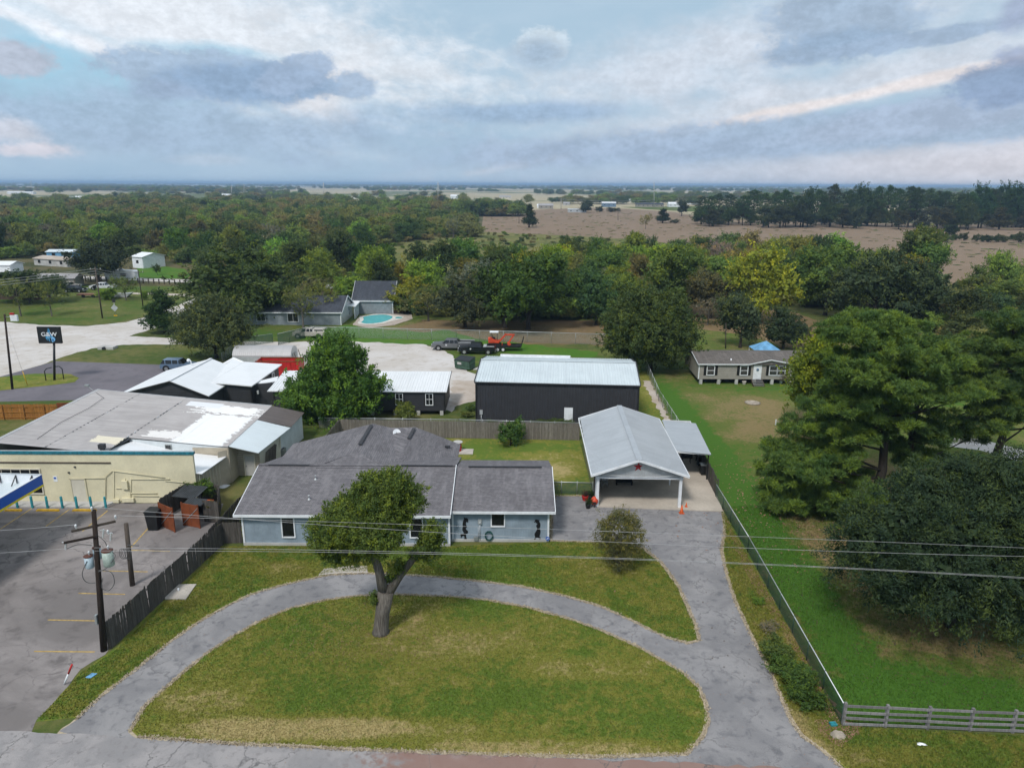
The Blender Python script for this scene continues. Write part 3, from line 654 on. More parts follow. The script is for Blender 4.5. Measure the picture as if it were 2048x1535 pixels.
# grass standing above the lawns, far too much to count
def point_in(px, py, poly):
    ins = np.zeros(len(px), bool); n = len(poly)
    for i in range(n):
        x1, y1 = poly[i][:2]; x2, y2 = poly[(i + 1) % n][:2]
        c = ((y1 > py) != (y2 > py)) & (px < (x2 - x1) * (py - y1) / (y2 - y1 + 1e-12) + x1); ins ^= c
    return ins
def grass(name, polys, n, mat, z, hmin, hmax, w, seed, label, holes=()):
    rng = np.random.default_rng(seed); allp = np.concatenate([np.array([p[:2] for p in P]) for P in polys])
    lo, hi = allp.min(0), allp.max(0); pts = []; got = 0
    while got < n:
        c = rng.uniform(lo, hi, (n * 2, 2)); k = np.zeros(len(c), bool)
        for P in polys: k |= point_in(c[:, 0], c[:, 1], P)
        for P in holes: k &= ~point_in(c[:, 0], c[:, 1], P)
        c = c[k]; pts.append(c); got += len(c)
    p = np.concatenate(pts)[:n]; h = rng.uniform(hmin, hmax, n); a = rng.uniform(0, 2 * np.pi, n); ln = rng.uniform(-.8, .8, (n, 2)) * h[:, None]
    v = np.zeros((n, 3, 3)); dx, dy = np.cos(a) * w / 2, np.sin(a) * w / 2
    v[:, 0, 0] = p[:, 0] - dx; v[:, 0, 1] = p[:, 1] - dy; v[:, 1, 0] = p[:, 0] + dx; v[:, 1, 1] = p[:, 1] + dy
    v[:, 2, 0] = p[:, 0] + ln[:, 0]; v[:, 2, 1] = p[:, 1] + ln[:, 1]; v[:, 0, 2] = z; v[:, 1, 2] = z; v[:, 2, 2] = z + h
    me = bpy.data.meshes.new(name); me.vertices.add(3 * n); me.vertices.foreach_set('co', v.ravel())
    me.loops.add(3 * n); me.loops.foreach_set('vertex_index', np.arange(3 * n, dtype=np.int32))
    me.polygons.add(n); me.polygons.foreach_set('loop_start', np.arange(0, 3 * n, 3, dtype=np.int32)); me.polygons.foreach_set('loop_total', np.full(n, 3, np.int32))
    me.materials.append(MATS[mat]); me.update(calc_edges=True)
    o = bpy.data.objects.new(name, me); COL.objects.link(o); tag(o, label, None, None, 'stuff'); return o
def W(pl): return [(G(*p).x, G(*p).y) for p in pl]
grass('grass', [offset(ISL, -.1)], 120000, 'lawn_front', .03, .035, .09, .055, 1, 'short mown grass on the half-moon lawn inside the curved drive')
FL = [(430, 1093), (487, 1092), (905, 1093), (1104, 1083), (1240, 1087), (1286, 1100), (1318, 1125), (1354, 1173), (1374, 1217), (1390, 1251), (1395, 1279), (1375, 1283), (1332, 1271), (1272, 1240), (1202, 1208), (1120, 1185), (1040, 1168), (960, 1158), (880, 1150), (730, 1142), (660, 1145), (560, 1167), (500, 1185), (450, 1209), (400, 1237), (300, 1311), (245, 1353), (200, 1387), (150, 1433), (72, 1440), (122, 1390), (162, 1345), (228, 1303), (300, 1232), (416, 1124)]
grass('grass', [W(FL)], 90000, 'lawn_front', .005, .04, .11, .055, 2, 'short mown grass between the blue house and the curved drive')
grass('grass', [W([(1451, 1066), (1448, 1100), (1458, 1150), (1474, 1200), (1506, 1270), (1546, 1345), (1582, 1430), (1607, 1468), (1654, 1500), (1710, 1546), (2100, 1570), (2100, 1474), (1690, 1452), (1440, 1014)])], 50000, 'lawn_verge', .005, .04, .13, .06, 3, 'rough dry grass along the drive and the wire fence')
grass('grass', [[(17.6, 31.8), (34, 31.2), (34, 60), (18.1, 58)]], 90000, 'lawn_right', .005, .04, .12, .06, 4, 'green grass of the neighbouring yard under the dark trees')
# ragged fringe of dry grass along the edges of the drive
def fringe(pl, n, seed, z):
    pts = [Vector((a, b, 0)) for a, b in pl]; rng = random.Random(seed); segs = [(pts[i], pts[i + 1]) for i in range(len(pts) - 1)]; ls = [(b - a).length for a, b in segs]; mb = MB()
    for _ in range(n):
        a, b = rng.choices(segs, ls)[0]; p = a.lerp(b, rng.random()); d = (b - a).normalized(); p = p + Vector((-d.y, d.x, 0)) * rng.gauss(0, .07)
        t = rng.uniform(0, 6.28); w = Vector((math.cos(t), math.sin(t), 0)) * .05; l = Vector((rng.uniform(-.1, .1), rng.uniform(-.1, .1), rng.uniform(.03, .09)))
        q_ = Vector((p.x, p.y, z)); mb.add([q_ - w, q_ + w, q_ + l], [(0, 1, 2)])
    o = mb.build('dry_grass_fringe', 'edge_dirt'); tag(o, 'pale dry grass tufts along the edges of the drive', None, None, 'stuff')
fringe(offset(ISL, .02), 9000, 1, .02); fringe(offset(DRIVE[:44], .05), 12000, 2, .01)

def litter(name, n, cx, cy, sx, sy, z, mat, size, seed, label):
    rr = random.Random(seed); mb = MB()
    for _ in range(n):
        x, y = rr.gauss(cx, sx), rr.gauss(cy, sy); t = rr.uniform(0, 6.28); s = size * rr.uniform(.6, 1.4); u = Vector((math.cos(t), math.sin(t), rr.uniform(-.2, .5))) * s; v = Vector((-math.sin(t), math.cos(t), rr.uniform(-.2, .2))) * s * .6; p = Vector((x, y, z + rr.uniform(0, .05)))
        mb.add([p - u, p + v, p + u, p - v], [(0, 1, 2, 3)])
    tag(mb.build(name, mat), label, None, None, 'stuff')
litter('leaf_litter', 2200, -8, 39.0, 4.0, 1.8, .05, 'mulch', .032, 1, 'fallen dry leaves scattered under the forked front oak')
litter('leaf_litter', 4200, 27.5, 42, 5.5, 5.5, .03, 'brown_wood', .05, 2, 'brown leaf litter on the lawn below the drooping elm')
litter('leaf_litter', 3600, 31, 60, 6.5, 6.0, .03, 'mulch', .09, 3, 'brown needle litter on the ground below the big pines')
litter('leaf_litter', 700, 5, 37, 14, 7, .05, 'mulch', .028, 4, 'stray dry leaves over the front lawn and drive')
# ---------------------------------------------------------------- the blue house
H0 = thing('blue_house', 'long pale blue house with grey shingle roofs behind the curved drive', 'house', (-9, 55, 0))
def slope_slab(mb, a, b, c, d, th=.14): mb.slab([a, b, c, d], th)
yL, yR = 50.78, 51.53
sp = MB(); 
sheets(H0, 'siding_panel', (-20.66, yL, .22), (1, 0, 0), (0, 0, 1), 15.9, 2.36, 13, .2, .04, -.03, 'blue_siding')
sheets(H0, 'siding_panel', (-4.66, yR, .22), (1, 0, 0), (0, 0, 1), 7.55, 2.45, 6, .2, .04, -.03, 'blue_siding')
w = MB(); w.wall((-20.66, yL + .1), (-4.7, yL + .1), 0, 2.6, .18); w.wall((-4.70, yR + .1), (2.93, yR + .1), 0, 2.65, .18)
w.wall((-20.6, yL + .2), (-20.6, 62.2), 0, 2.6); w.wall((2.85, yR + .2), (2.85, 61.8), 0, 2.6); w.wall((-4.8, yL + .06), (-4.8, yR + .2), 0, 2.6)
w.wall((-20.4, 66), (-5.4, 66), 0, 2.5); w.wall((-20.5, 62), (-20.5, 66), 0, 2.5); w.wall((-5.4, 61.9), (-5.4, 66), 0, 2.4); w.wall((-5.4, 61.7), (2.9, 61.7), 0, 2.6)
w.build('wall', 'blue_siding', H0)
f = MB(); f.box((-12.7, yL - .02, .11), (15.98, .1, .22)); f.box((-.9, yR - .02, .11), (7.6, .1, .22)); f.build('foundation', 'pale_concrete', H0)
for x, y, h in ((-20.62, yL - .03, 2.62), (-4.78, yL - .03, 2.62), (-4.56, yR - .03, 2.62), (2.88, yR - .03, 2.62)):
    MB().box((x, y, h / 2), (.14, .07, h)).build('corner_trim', 'white_paint', H0)
RY, RZ = 56.4, 4.33
r = MB(); r.slab([(-21.05, 50.3, 2.78), (-4.62, 50.3, 2.78), (-4.62, RY, RZ + .05), (-21.05, RY, RZ + .05)], .12)
r.slab([(-21.05, RY + .001, RZ + .05), (-4.62, RY + .001, RZ + .05), (-4.62, 62.6, 2.75), (-21.05, 62.6, 2.75)], .12)
r.build('roof', 'shingle_main', H0)
r = MB(); r.slab([(-4.60, 51.02, 2.80), (3.36, 51.02, 2.80), (3.36, RY, RZ - .03), (-4.60, RY, RZ - .03)], .12)
r.slab([(-4.60, RY + .001, RZ - .03), (3.36, RY + .001, RZ - .03), (3.36, 62.0, 2.7), (-4.60, 62.0, 2.7)], .12)
r.build('roof', 'shingle_main', H0)
# rear wing roof with its hip end poking over the main ridge
A1, A0 = Vector((-13.4, 66.3, 4.72)), Vector((-13.4, 58.6, 4.72))
EL0, EL1 = Vector((-21.2, 57.5, 2.62)), Vector((-21.2, 66.3, 2.62)); ER0, ER1 = Vector((-5.0, 57.5, 2.5)), Vector((-5.0, 66.6, 2.5))
zr = lambda x: 4.72 - (x + 13.4) * (4.72 - 2.5) / 8.4
V = YP(785, 870, 66.4); R2 = Vector((-9.3, 66.4, 4.35)); F2 = Vector((-9.9, 58.2, zr(-9.9) + .01)); VX = Vector((V.x, 66.4, zr(V.x)))
r = MB()
r.slab([EL0, Vector((-17.2, 56.3, 4.0)), A0, A1, EL1], .12)
r.slab([A0, Vector((-9.4, 56.3, zr(-9.4) + .05)), ER0, ER1, VX, A1], .12)
hip = [Vector((-16.2, 56.0, 4.33)), Vector((-10.4, 56.0, 4.33)), A0 + Vector((0, 0, .03))]
r.slab([hip[0], hip[1], hip[2]], .1)
r.slab([VX + Vector((0, 0, .02)), F2 + Vector((0, 0, .02)), R2], .1); r.slab([R2, F2 + Vector((0, 0, .02)), ER1 + Vector((0, 0, .02))], .1)
r.build('rear_roof', 'shingle_main', H0)
for (a, b, wd) in (((-20.2, RY - .12, RZ + .13), (-16.8, RY - .12, RZ + .11), .16), ((-9.2, RY - .12, RZ + .13), (-4.9, RY - .12, RZ + .11), .16), ((-3.6, RY - .12, RZ + .05), (2.5, RY - .12, RZ + .04), .16),
                   ((-13.4, 60.2, 4.83), (-13.4, 65.6, 4.83), .3), ((-9.55, 63.4, 4.26), (-9.35, 65.8, 4.47), .3)):
    MB().bar(a, b, wd, .05).build('ridge_vent', 'charcoal', H0)
rc = MB(); rc.bar((-21.05, RY, RZ + .09), (-4.6, RY, RZ + .09), .3, .04); rc.build('ridge_cap', 'shingle_main', H0)
for (x0, x1, y, z) in ((-21.1, -4.6, 50.27, 2.68), (-4.62, 3.40, 50.99, 2.70)):
    MB().box(((x0 + x1) / 2, y, z), (x1 - x0, .05, .2)).build('fascia', 'white_paint', H0)
    MB().box(((x0 + x1) / 2, y + .27, z - .10), (x1 - x0 - .04, .48, .03)).build('soffit', 'white_paint', H0)
MB().bar((-4.61, 50.27, 2.80), (-4.61, RY, RZ + .08), .05, .16).build('rake_trim', 'white_paint', H0)
MB().bar((3.38, 51.0, 2.72), (3.38, RY, RZ - .08), .05, .2).build('rake_trim', 'white_paint', H0)
MB().bar((-21.07, 50.29, 2.7), (-21.07, RY, RZ - .03), .05, .2).build('rake_trim', 'white_paint', H0)
window(H0, (-17.15, yL, 1.52), .88, 1.55); window(H0, (-7.3, yL, 1.52), .88, 1.55); window(H0, (-1.05, yR, 1.87), .95, 1.0)
def pipe_vent(x, y, z, h=.3): 
    m = MB(); m.lathe((x, y, z - .05), [(.12, 0), (.06, .05), (.06, h), (.07, h), (.07, h + .04)], 10); m.build('vent_pipe', 'light_metal', H0)
for px, py in ((618, 997), (631, 957)):
    y = 50.3 + (G(px, py, 3.4).y - 50.3); g0 = G(px, py, 2.78 + (52 - 50.3) * .26)
    yy = G(px, py, 3.2).y if py > 980 else G(px, py, 3.85).y; zz = 2.78 + (yy - 50.3) * (RZ + .05 - 2.78) / (RY - 50.3); p = G(px, py, zz); pipe_vent(p.x, p.y, zz)
for px, py, z in ((678, 877, 3.3), (698, 903, 3.9)): p = G(px, py, z); pipe_vent(p.x, p.y, z, .25)
p = G(895, 893, 2.95); MB().box((p.x, p.y, 3.0), (.5, .3, .12)).build('roof_patch', 'charcoal', H0)
mt = MB(); mt.box((-2.45, yR - .08, 1.72), (.26, .14, .40)); mt.lathe((-2.45, yR - .15, 1.66), [(.0, 0), (.08, .0), (.08, .02)], 12); m_ = thing('electric_meter', 'grey electric meter box with conduit beside the small window', 'meter', (-2.45, yR - .1, 0))
mt.build('box', 'light_metal', m_); MB().tube([(-2.45, yR - .06, .1), (-2.45, yR - .06, 1.52)], .03).tube([(-2.58, yR - .06, .1), (-2.58, yR - .06, 1.2)], .02).build('conduit', 'light_metal', m_)
MB().box((-2.75, yR - .12, .32), (.35, .16, .3)).build('lower_box', 'galv', m_)
hs = MB()
for k in range(7):
    rr = .27 + .03 * (k % 3); hs.tube([(-1.75 + rr * .95 * math.cos(t / 18 * 6.283), yR - .07 - .022 * k, .55 + rr * 1.35 * math.sin(t / 18 * 6.283) * .92) for t in range(19)], .016, 5, caps=False)
hr = thing('garden_hose', 'dark green garden hose coiled on the blue wall below the window', 'hose', (-1.75, yR - .1, 0)); hs.build('coil', 'hose_green', hr); MB().box((-1.75, yR - .06, .86), (.3, .12, .08)).build('hanger', 'black_metal', hr)
sg = thing('security_sign', 'small round blue yard sign at the right corner of the blue house', 'sign', (2.82, yR - .28, 0))
s_ = MB(); n = 8; s_.prism_xz([(2.82 + .17 * math.cos(k * math.pi / 4 + .39), .42 + .17 * math.sin(k * math.pi / 4 + .39)) for k in range(8)], yR - .30, yR - .28); s_.build('panel', 'sign_blue', sg)
s_ = MB(); s_.prism_xz([(2.73, .40), (2.86, .50), (2.90, .47), (2.79, .36)], yR - .315, yR - .303); s_.build('mark', 'white_paint', sg); MB().tube([(2.82, yR - .27, 0), (2.82, yR - .27, .35)], .012, 6).build('stake', 'galv', sg)
CB1 = [(395, 272), (410, 286), (440, 285), (457, 300), (461, 322), (463, 345), (452, 361), (440, 345), (430, 351), (425, 375), (430, 400), (442, 425), (438, 438), (420, 455), (432, 475), (455, 498), (460, 520), (452, 536), (425, 550), (428, 580), (436, 622), (466, 646), (468, 655), (405, 655), (400, 640), (398, 592), (390, 574), (370, 580), (356, 592), (352, 612), (342, 610), (340, 582), (333, 556), (350, 548), (380, 550), (390, 541), (383, 515), (367, 490), (366, 458), (372, 430), (370, 390), (375, 350), (385, 320), (398, 305), (393, 290)]
CB2 = [(1556, 316), (1580, 309), (1600, 314), (1628, 321), (1633, 331), (1620, 340), (1636, 360), (1645, 390), (1643, 420), (1636, 440), (1632, 462), (1645, 490), (1646, 520), (1636, 560), (1627, 590), (1646, 600), (1650, 615), (1642, 626), (1648, 646), (1636, 642), (1625, 620), (1600, 606), (1582, 603), (1566, 632), (1550, 656), (1530, 663), (1505, 660), (1530, 644), (1545, 620), (1560, 592), (1547, 562), (1550, 540), (1572, 505), (1590, 472), (1586, 440), (1574, 420), (1580, 402), (1594, 385), (1590, 372), (1571, 368), (1565, 347), (1548, 361), (1540, 352), (1556, 338)]
for nm, pl, lb in (('cowboy_silhouette', CB1, 'black cutout of a leaning cowboy with one boot raised, on blue wall'), ('cowgirl_silhouette', CB2, 'black cutout of a leaning figure in a wide hat, near house corner')):
    pts = [YP(880 + u / 8.192, 1000 + v / 8.192, yR) for u, v in pl]; mb = MB(); mb.prism_xz([(p.x, p.z) for p in pts], yR - .035, yR - .022); tag(mb.build(nm, 'silhouette'), lb, 'wall decoration', 'leaning cowboy cutouts')
dsh = thing('satellite_dish', 'small round white satellite dish on the rear roof of the blue house', 'satellite dish', tuple(G(794, 872, 3.9)))
p = G(794, 872, 3.9); mb = MB(); k0 = Matrix.Translation(p + Vector((0, 0, .35))) @ Matrix.Rotation(R(58), 4, 'X') @ Matrix.Rotation(R(20), 4, 'Y')
vs = [k0 @ Vector((rr * math.cos(t * math.pi / 10), rr * math.sin(t * math.pi / 10), -.08 + .3 * rr * rr)) for rr in (.05, .2, .38) for t in range(20)]
fs = [(i * 20 + j, i * 20 + (j + 1) % 20, (i + 1) * 20 + (j + 1) % 20, (i + 1) * 20 + j) for i in (0, 1) for j in range(20)] + [tuple(range(20))]
mb.add(vs, fs, True); mb.build('dish', 'white_paint', dsh); MB().tube([p, p + Vector((0, 0.1, .3))], .025, 6).tube([p + Vector((0, -.02, .2)), p + Vector((0, -.4, .45))], .015, 6).build('arm', 'galv', dsh)

# ---------------------------------------------------------------- carport
CP = thing('carport', 'open carport with grey metal gable roof and red star', 'carport', (11, 65, .1))
e0, e1 = Vector((6.78, 57.35, 3.2)), Vector((15.08, 57.15, 3.2)); b0, b1 = Vector((7.05, 72.9, 3.2)), Vector((15.55, 72.8, 3.2)); a0, a1 = Vector((10.78, 57.25, 4.62)), Vector((11.28, 72.85, 4.62))
L = (b0 - e0).length
sheets(CP, 'roof_panel', a0, a1 - a0, e0 - a0, (a1 - a0).length, (e0 - a0).length + .06, 17, .305, .07, -.04, 'roof_carport', .04)
sheets(CP, 'roof_panel', e1, b1 - e1, a0 - e1, (b1 - e1).length, (e1 - a0).length, 17, .305, .07, .04, 'roof_carport', .04)
MB().bar(a0 + Vector((0, 0, .03)), a1 + Vector((0, 0, .03)), .5, .03).build('ridge_cap', 'roof_carport', CP)
for p, q_ in ((e0, a0), (a0, e1), (b0, a1), (a1, b1), (e0, b0), (e1, b1)): MB().bar(p - Vector((0, 0, .07)), q_ - Vector((0, 0, .07)), .07, .2).build('trim', 'white_paint', CP)
dirx = (e1 - e0).normalized()
gz = 2.78
gy0 = Vector((7.35, 57.92, 0)); gy1 = Vector((14.6, 57.72, 0)); nG = 9; gl = (gy1 - gy0).length; gw = gl / nG
for i in range(nG):
    ua, ub = i * gw, (i + 1) * gw - .01
    def top(u): t = abs((gy0.x + u) - 10.8); return 4.42 - t * (4.62 - 3.2) / 4.15
    A = gy0 + dirx * ua; B = gy0 + dirx * ub; mb = MB()
    ks = [ua] + ([10.8 - gy0.x] if ua < 10.8 - gy0.x < ub else []) + [ub]
    pts = [(gy0 + dirx * k) for k in ks]
    vs = [(p.x, p.y, gz) for p in pts] + [(p.x, p.y, top(k)) for p, k in zip(pts, ks)] + [(p.x, p.y + .03, gz) for p in pts] + [(p.x, p.y + .03, top(k)) for p, k in zip(pts, ks)]
    n = len(ks); fs = []
    for k in range(n - 1): fs += [(k, k + 1, n + k + 1, n + k), (3 * n + k, 3 * n + k + 1, 2 * n + k + 1, 2 * n + k)]
    fs += [(0, n, 3 * n, 2 * n), (n - 1, 3 * n - 1, 4 * n - 1, 2 * n - 1)]
    mb.add(vs, fs); 
    for kk in (.33, .66): 
        u = ua + (ub - ua) * kk; p = gy0 + dirx * u; mb.box((p.x, p.y - .008, (gz + top(u)) / 2), (.03, .016, top(u) - gz))
    mb.build('gable_panel', 'light_metal', CP)
MB().bar(gy0 + Vector((-.1, -.03, gz)), gy1 + Vector((.1, -.03, gz)), .14, .16).build('beam', 'white_paint', CP)
for (x, y) in ((7.43, 57.98), (14.52, 57.78), (14.7, 62.6), (14.85, 67.6), (15.0, 72.2), (7.5, 62.9), (7.6, 67.8), (7.7, 72.4)):
    wd = .24 if y < 58.5 else .12; MB().box((x, y, 1.52), (wd, wd, 2.85)).build('post', 'white_paint', CP)
for x0, x1, y0, y1 in ((7.43, 7.7, 57.9, 72.5), (14.52, 15.0, 57.8, 72.3)): MB().bar((x0, y0, 2.95), (x1, y1, 2.95), .12, .2).build('beam', 'white_paint', CP)
for i in range(8):
    t = i / 7 * .96 + .02; p = e0.lerp(b0, t); q_ = e1.lerp(b1, t); a = a0.lerp(a1, t); tr = MB(); D_ = Vector((0, 0, .09))
    tr.bar(p - D_, a - D_, .05, .08).bar(a - D_, q_ - D_, .05, .08).bar(p - D_ * 1.4, q_ - D_ * 1.4, .05, .08); tr.build('truss', 'light_metal', CP)
# side lean-to roof
l0, l1, l2, l3 = G(1324, 840, 3.0), G(1380, 842, 2.72), G(1421, 907, 2.72), G(1346, 901, 2.98)
sheets(CP, 'lean_to_panel', l3, l0 - l3, l2 - l3, (l0 - l3).length, (l2 - l3).length, 10, .25, .05, -.03, 'roof_carport', .04)
for p, q_ in ((l3, l2), (l2, l1), (l1, l0)): MB().bar(p - Vector((0, 0, .06)), q_ - Vector((0, 0, .06)), .07, .18).build('trim', 'white_paint', CP)
for p in (l2, l1, l1.lerp(l2, .5)): MB().box((p.x - .15, p.y + .1, 1.38), (.1, .1, 2.56)).build('post', 'black_metal', CP)
# left side lattice wall of the carport
lw = MB(); 
for k in range(4): lw.box((7.38, 58.3 + k * .28, 1.5), (.04, .06, 2.7))
lw.build('side_lattice', 'white_paint', CP)
MB().wall((7.3, 59.5), (7.55, 72.3), .12, 2.2, .05).build('side_screen', 'truck_grey', CP)
MB().wall((7.8, 73.6), (15.0, 73.4), .12, 1.7, .05).build('back_screen', 'green_post', CP)
st = thing('star', 'red metal barn star on the carport gable', 'wall decoration', (10.83, 57.86, 3.75)); pts = []
for k in range(10): rr = .54 if k % 2 == 0 else .22; t = math.pi / 2 + k * math.pi / 5; pts.append((10.83 + rr * math.cos(t), 57.87, 3.78 + rr * math.sin(t)))
mb = MB(); mb.add(pts + [(10.83, 57.70, 3.78)], [(k, (k + 1) % 10, 10) for k in range(10)] + [tuple(reversed(range(10)))]); mb.build('relief', 'red_paint', st)
def cone(x, y, z, lab, s=1.0):
    t = thing('traffic_cone', lab, 'cone', (x, y, z), 'traffic cones by the carport'); MB().box((x, y, z + .02), (.36 * s, .36 * s, .04)).build('base', 'orange_cone', t)
    MB().lathe((x, y, z + .04), [(.14 * s, 0), (.03 * s, .62 * s)], 14).build('cone', 'orange_cone', t); MB().lathe((x, y, z + .04), [(.112 * s, .14 * s), (.085 * s, .27 * s)], 14).build('band', 'orange_red', t)
p = G(1363, 1026); cone(p.x, p.y, .02, 'orange traffic cone standing at the right front post of the carport', 1.15)
p = G(1371, 1018); cone(p.x + .12, p.y + .3, .1, 'low orange cone half hidden behind the front cone', .6)
p = G(1188, 1013); ch = thing('chiminea', 'round orange clay fire pot on a dark stand by the left carport post', 'fire pot', (p.x, p.y, .02))
MB().lathe((p.x, p.y, .22), [(.10, 0), (.26, .08), (.36, .28), (.34, .48), (.18, .64), (.11, .72)], 16).build('belly', 'orange_red', ch)
MB().box((p.x, p.y - .33, .50), (.26, .06, .22)).build('mouth', 'black_metal', ch)
mb = MB(); [mb.bar((p.x + .22 * math.cos(t), p.y + .22 * math.sin(t), .02), (p.x + .12 * math.cos(t), p.y + .12 * math.sin(t), .3), .04) for t in (.5, 2.6, 4.7)]; mb.build('stand', 'black_metal', ch)
for (px, py, c, lab, r_) in ((1176, 1016, 'black_plastic', 'black flower pot left of the orange fire pot', .24), (1170, 1000, 'red_paint', 'round red pot with a dry plant by the gate', .30), (1181, 1000, 'black_plastic', 'dark pot with a shrub behind the orange fire pot', .2)):
    p = G(px, py); t = thing('plant_pot', lab, 'plant pot', (p.x, p.y, .02), 'pots by the carport gate'); MB().lathe((p.x, p.y, .02), [(r_ * .7, 0), (r_, .36), (r_, .42), (r_ * .85, .38)], 14).build('pot', c, t)
    mb = MB(); rr = random.Random(px)
    for _ in range(90):
        a = Vector((p.x + rr.gauss(0, .1), p.y + rr.gauss(0, .1), .4)); b = a + Vector((rr.gauss(0, .16), rr.gauss(0, .16), rr.uniform(.15, .55))); mb.add([a, b, b + Vector((.05, .03, -.05))], [(0, 1, 2)])
    o = mb.build('plant', 'leaves' if c != 'red_paint' else 'brown_wood', t); o.color = (.05, .07, .03, 1)
def chair(px, py, lab):
    p = G(px, py, .1); t = thing('patio_chair', lab, 'chair', (p.x, p.y, .1), 'chairs in the carport'); x, y, z = p
    MB().box((x, y, .55), (.5, .5, .05)).build('seat', 'galv', t); MB().box((x, y + .25, .85), (.5, .05, .5)).build('backrest', 'galv', t)
    for dx in (-.22, .22):
        for dy in (-.22, .22): MB().bar((x + dx, y + dy, .1), (x + dx, y + dy, .54), .03).build('leg', 'galv', t)
chair(1210, 973, 'grey patio chair in the carport, right of the pair'); chair(1197, 972, 'grey patio chair in the carport, nearest the left post')
p = G(1248, 968, .1); tr = thing('storage_bench', 'long low black bench inside the carport at the back', 'bench', (p.x, p.y, .1)); MB().box((p.x, p.y, .40), (1.55, .5, .08)).build('seat', 'black_plastic', tr); MB().box((p.x, p.y + .25, .65), (1.55, .06, .5)).build('backrest', 'black_plastic', tr)
for dx in (-.7, .7): MB().box((p.x + dx, p.y, .23), (.08, .45, .26)).build('leg', 'black_metal', tr)
def bin_(px, py, lab, col='black_plastic', z=0.1, s=1.0, group=None):
    p = G(px, py, z); t = thing('wheeled_bin', lab, 'bin', (p.x, p.y, z), group); MB().frustum((p.x, p.y, z + .04), (.5 * s, .55 * s), (.62 * s, .68 * s), .98 * s).build('body', col, t)
    MB().box((p.x, p.y, z + 1.05 * s), (.68 * s, .74 * s, .06)).build('lid', 'galv' if 'pale' in lab else col, t)
    for dx in (-.24, .24): MB().tube([(p.x + dx * s - .03, p.y + .26 * s, z + .1), (p.x + dx * s + .03, p.y + .26 * s, z + .1)], .1, 10).build('wheel', 'rubber', t)
bin_(1406, 948, 'black wheeled bin with a pale lid under the carport side roof', group='bins under the side roof'); bin_(1400, 930, 'plain black wheeled bin farther under the carport side roof', group='bins under the side roof')
p = G(1372, 925, .1); gr = thing('barbecue_grill', 'black barrel grill under the side roof of the carport', 'grill', (p.x, p.y, .1)); MB().tube([(p.x - .55, p.y, .95), (p.x + .55, p.y, .95)], .3, 12).build('barrel', 'black_metal', gr)
for dx in (-.4, .4):
    for dy in (-.2, .2): MB().bar((p.x + dx, p.y + dy, .1), (p.x + dx, p.y + dy * .6, .75), .04).build('leg', 'black_metal', gr)
MB().box((p.x, p.y - .42, .78), (1.0, .25, .03)).build('shelf', 'brown_wood', gr)
p = G(1383, 906, .1); tb = thing('picnic_table', 'brown wooden table in the shade under the side roof', 'table', (p.x, p.y, .1)); 
for k in range(5): MB().box((p.x, p.y - .3 + k * .16, .85), (1.4, .14, .04)).build('plank', 'brown_wood', tb)
for dx in (-.55, .55): MB().box((p.x + dx, p.y, .47), (.08, .6, .72)).build('leg', 'brown_wood', tb)
bx = G(916, 902); br = thing('brick_planter', 'dark red barrel table beside the rear wing of the house', 'table', (bx.x, bx.y, 0)); MB().lathe((bx.x, bx.y, 0), [(.35, 0), (.40, .5), (.35, 1.0)], 14).build('barrel', 'red_paint', br); MB().lathe((bx.x, bx.y, 1.0), [(.5, 0), (.5, .06)], 16).build('top', 'pale_concrete', br)
MB().box((bx.x + .6, bx.y - .2, .04), (2.0, 1.5, .08)).build('patio_slab', 'concrete').__setitem__('kind', 'structure')

# ---------------------------------------------------------------- cream shop at the left
YS = thing('cream_shop', 'long cream painted shop with a teal edge and patchy metal roof', 'shop', (-36, 66, 0))
YF = 58.37
MB().wall((-45.3, YF + .12), (-27.4, YF + .12), 0, 4.5, .24).build('wall', 'cream_paint', YS)
MB().box((-36.3, YF + .1, 4.62), (18.0, .34, .24)).build('parapet_trim', 'teal_paint', YS)
MB().box((-36.3, YF + .16, 4.755), (18.0, .2, .03)).build('parapet_cap', 'light_metal', YS)
x1 = YP(222, 928, YF).x; MB().box(((x1 - 45.3) / 2, YF - .03, 3.72), (x1 + 45.3, .06, .12)).build('awning_track', 'pole_grey', YS)
MB().wall((-27.35, YF + .25), (-26.9, 62.2), 0, 2.6, .12).build('side_wall', 'tan_siding', YS)
for t in np.linspace(.05, .95, 7): MB().box((-27.30 + .45 * t, YF + .25 + (62.2 - YF - .25) * t, 1.3), (.16, .06, 2.6)).build('batten', 'cream_light', YS)
# main roof: ribs run left to right, lapped sheets joined at two seams
def rz(x): return 5.32 + (x + 44.7) * (3.6 - 5.32) / (-26.1 + 44.7)
segs = [(-44.7, -40.2), (-40.2, -35.2), (-35.2, -30.6), (-30.6, -26.1)]
for k, (xa, xb) in enumerate(segs):
    ya = 58.75 if xb <= -35.1 else 62.7; o = Vector((xb, ya, rz(xb) + .02 * (4 - k))); uu = Vector((0, 1, 0)); vv = Vector((xa, ya, rz(xa) + .02 * (4 - k))) - Vector((xb, ya, rz(xb) + .02 * (4 - k)))
    sheets(YS, 'roof_panel', o, uu, vv, 75.3 - ya, vv.length + .1, 18 if ya < 60 else 14, .31, .17, .07, 'roof_old', .03)
MB().wall((-45.2, YF + .3), (-44.6, 75.2), 0, 5.2, .16).build('wall', 'cream_light', YS)
MB().bar((-44.7, 58.7, rz(-44.7) + .10), (-44.7, 75.4, rz(-44.7) + .10), .34, .05).build('ridge_cap', 'light_metal', YS)
MB().bar((-44.7, 75.4, rz(-44.7) + .02), (-26.1, 75.4, rz(-26.1) + .02), .1, .14).build('edge_trim', 'light_metal', YS)
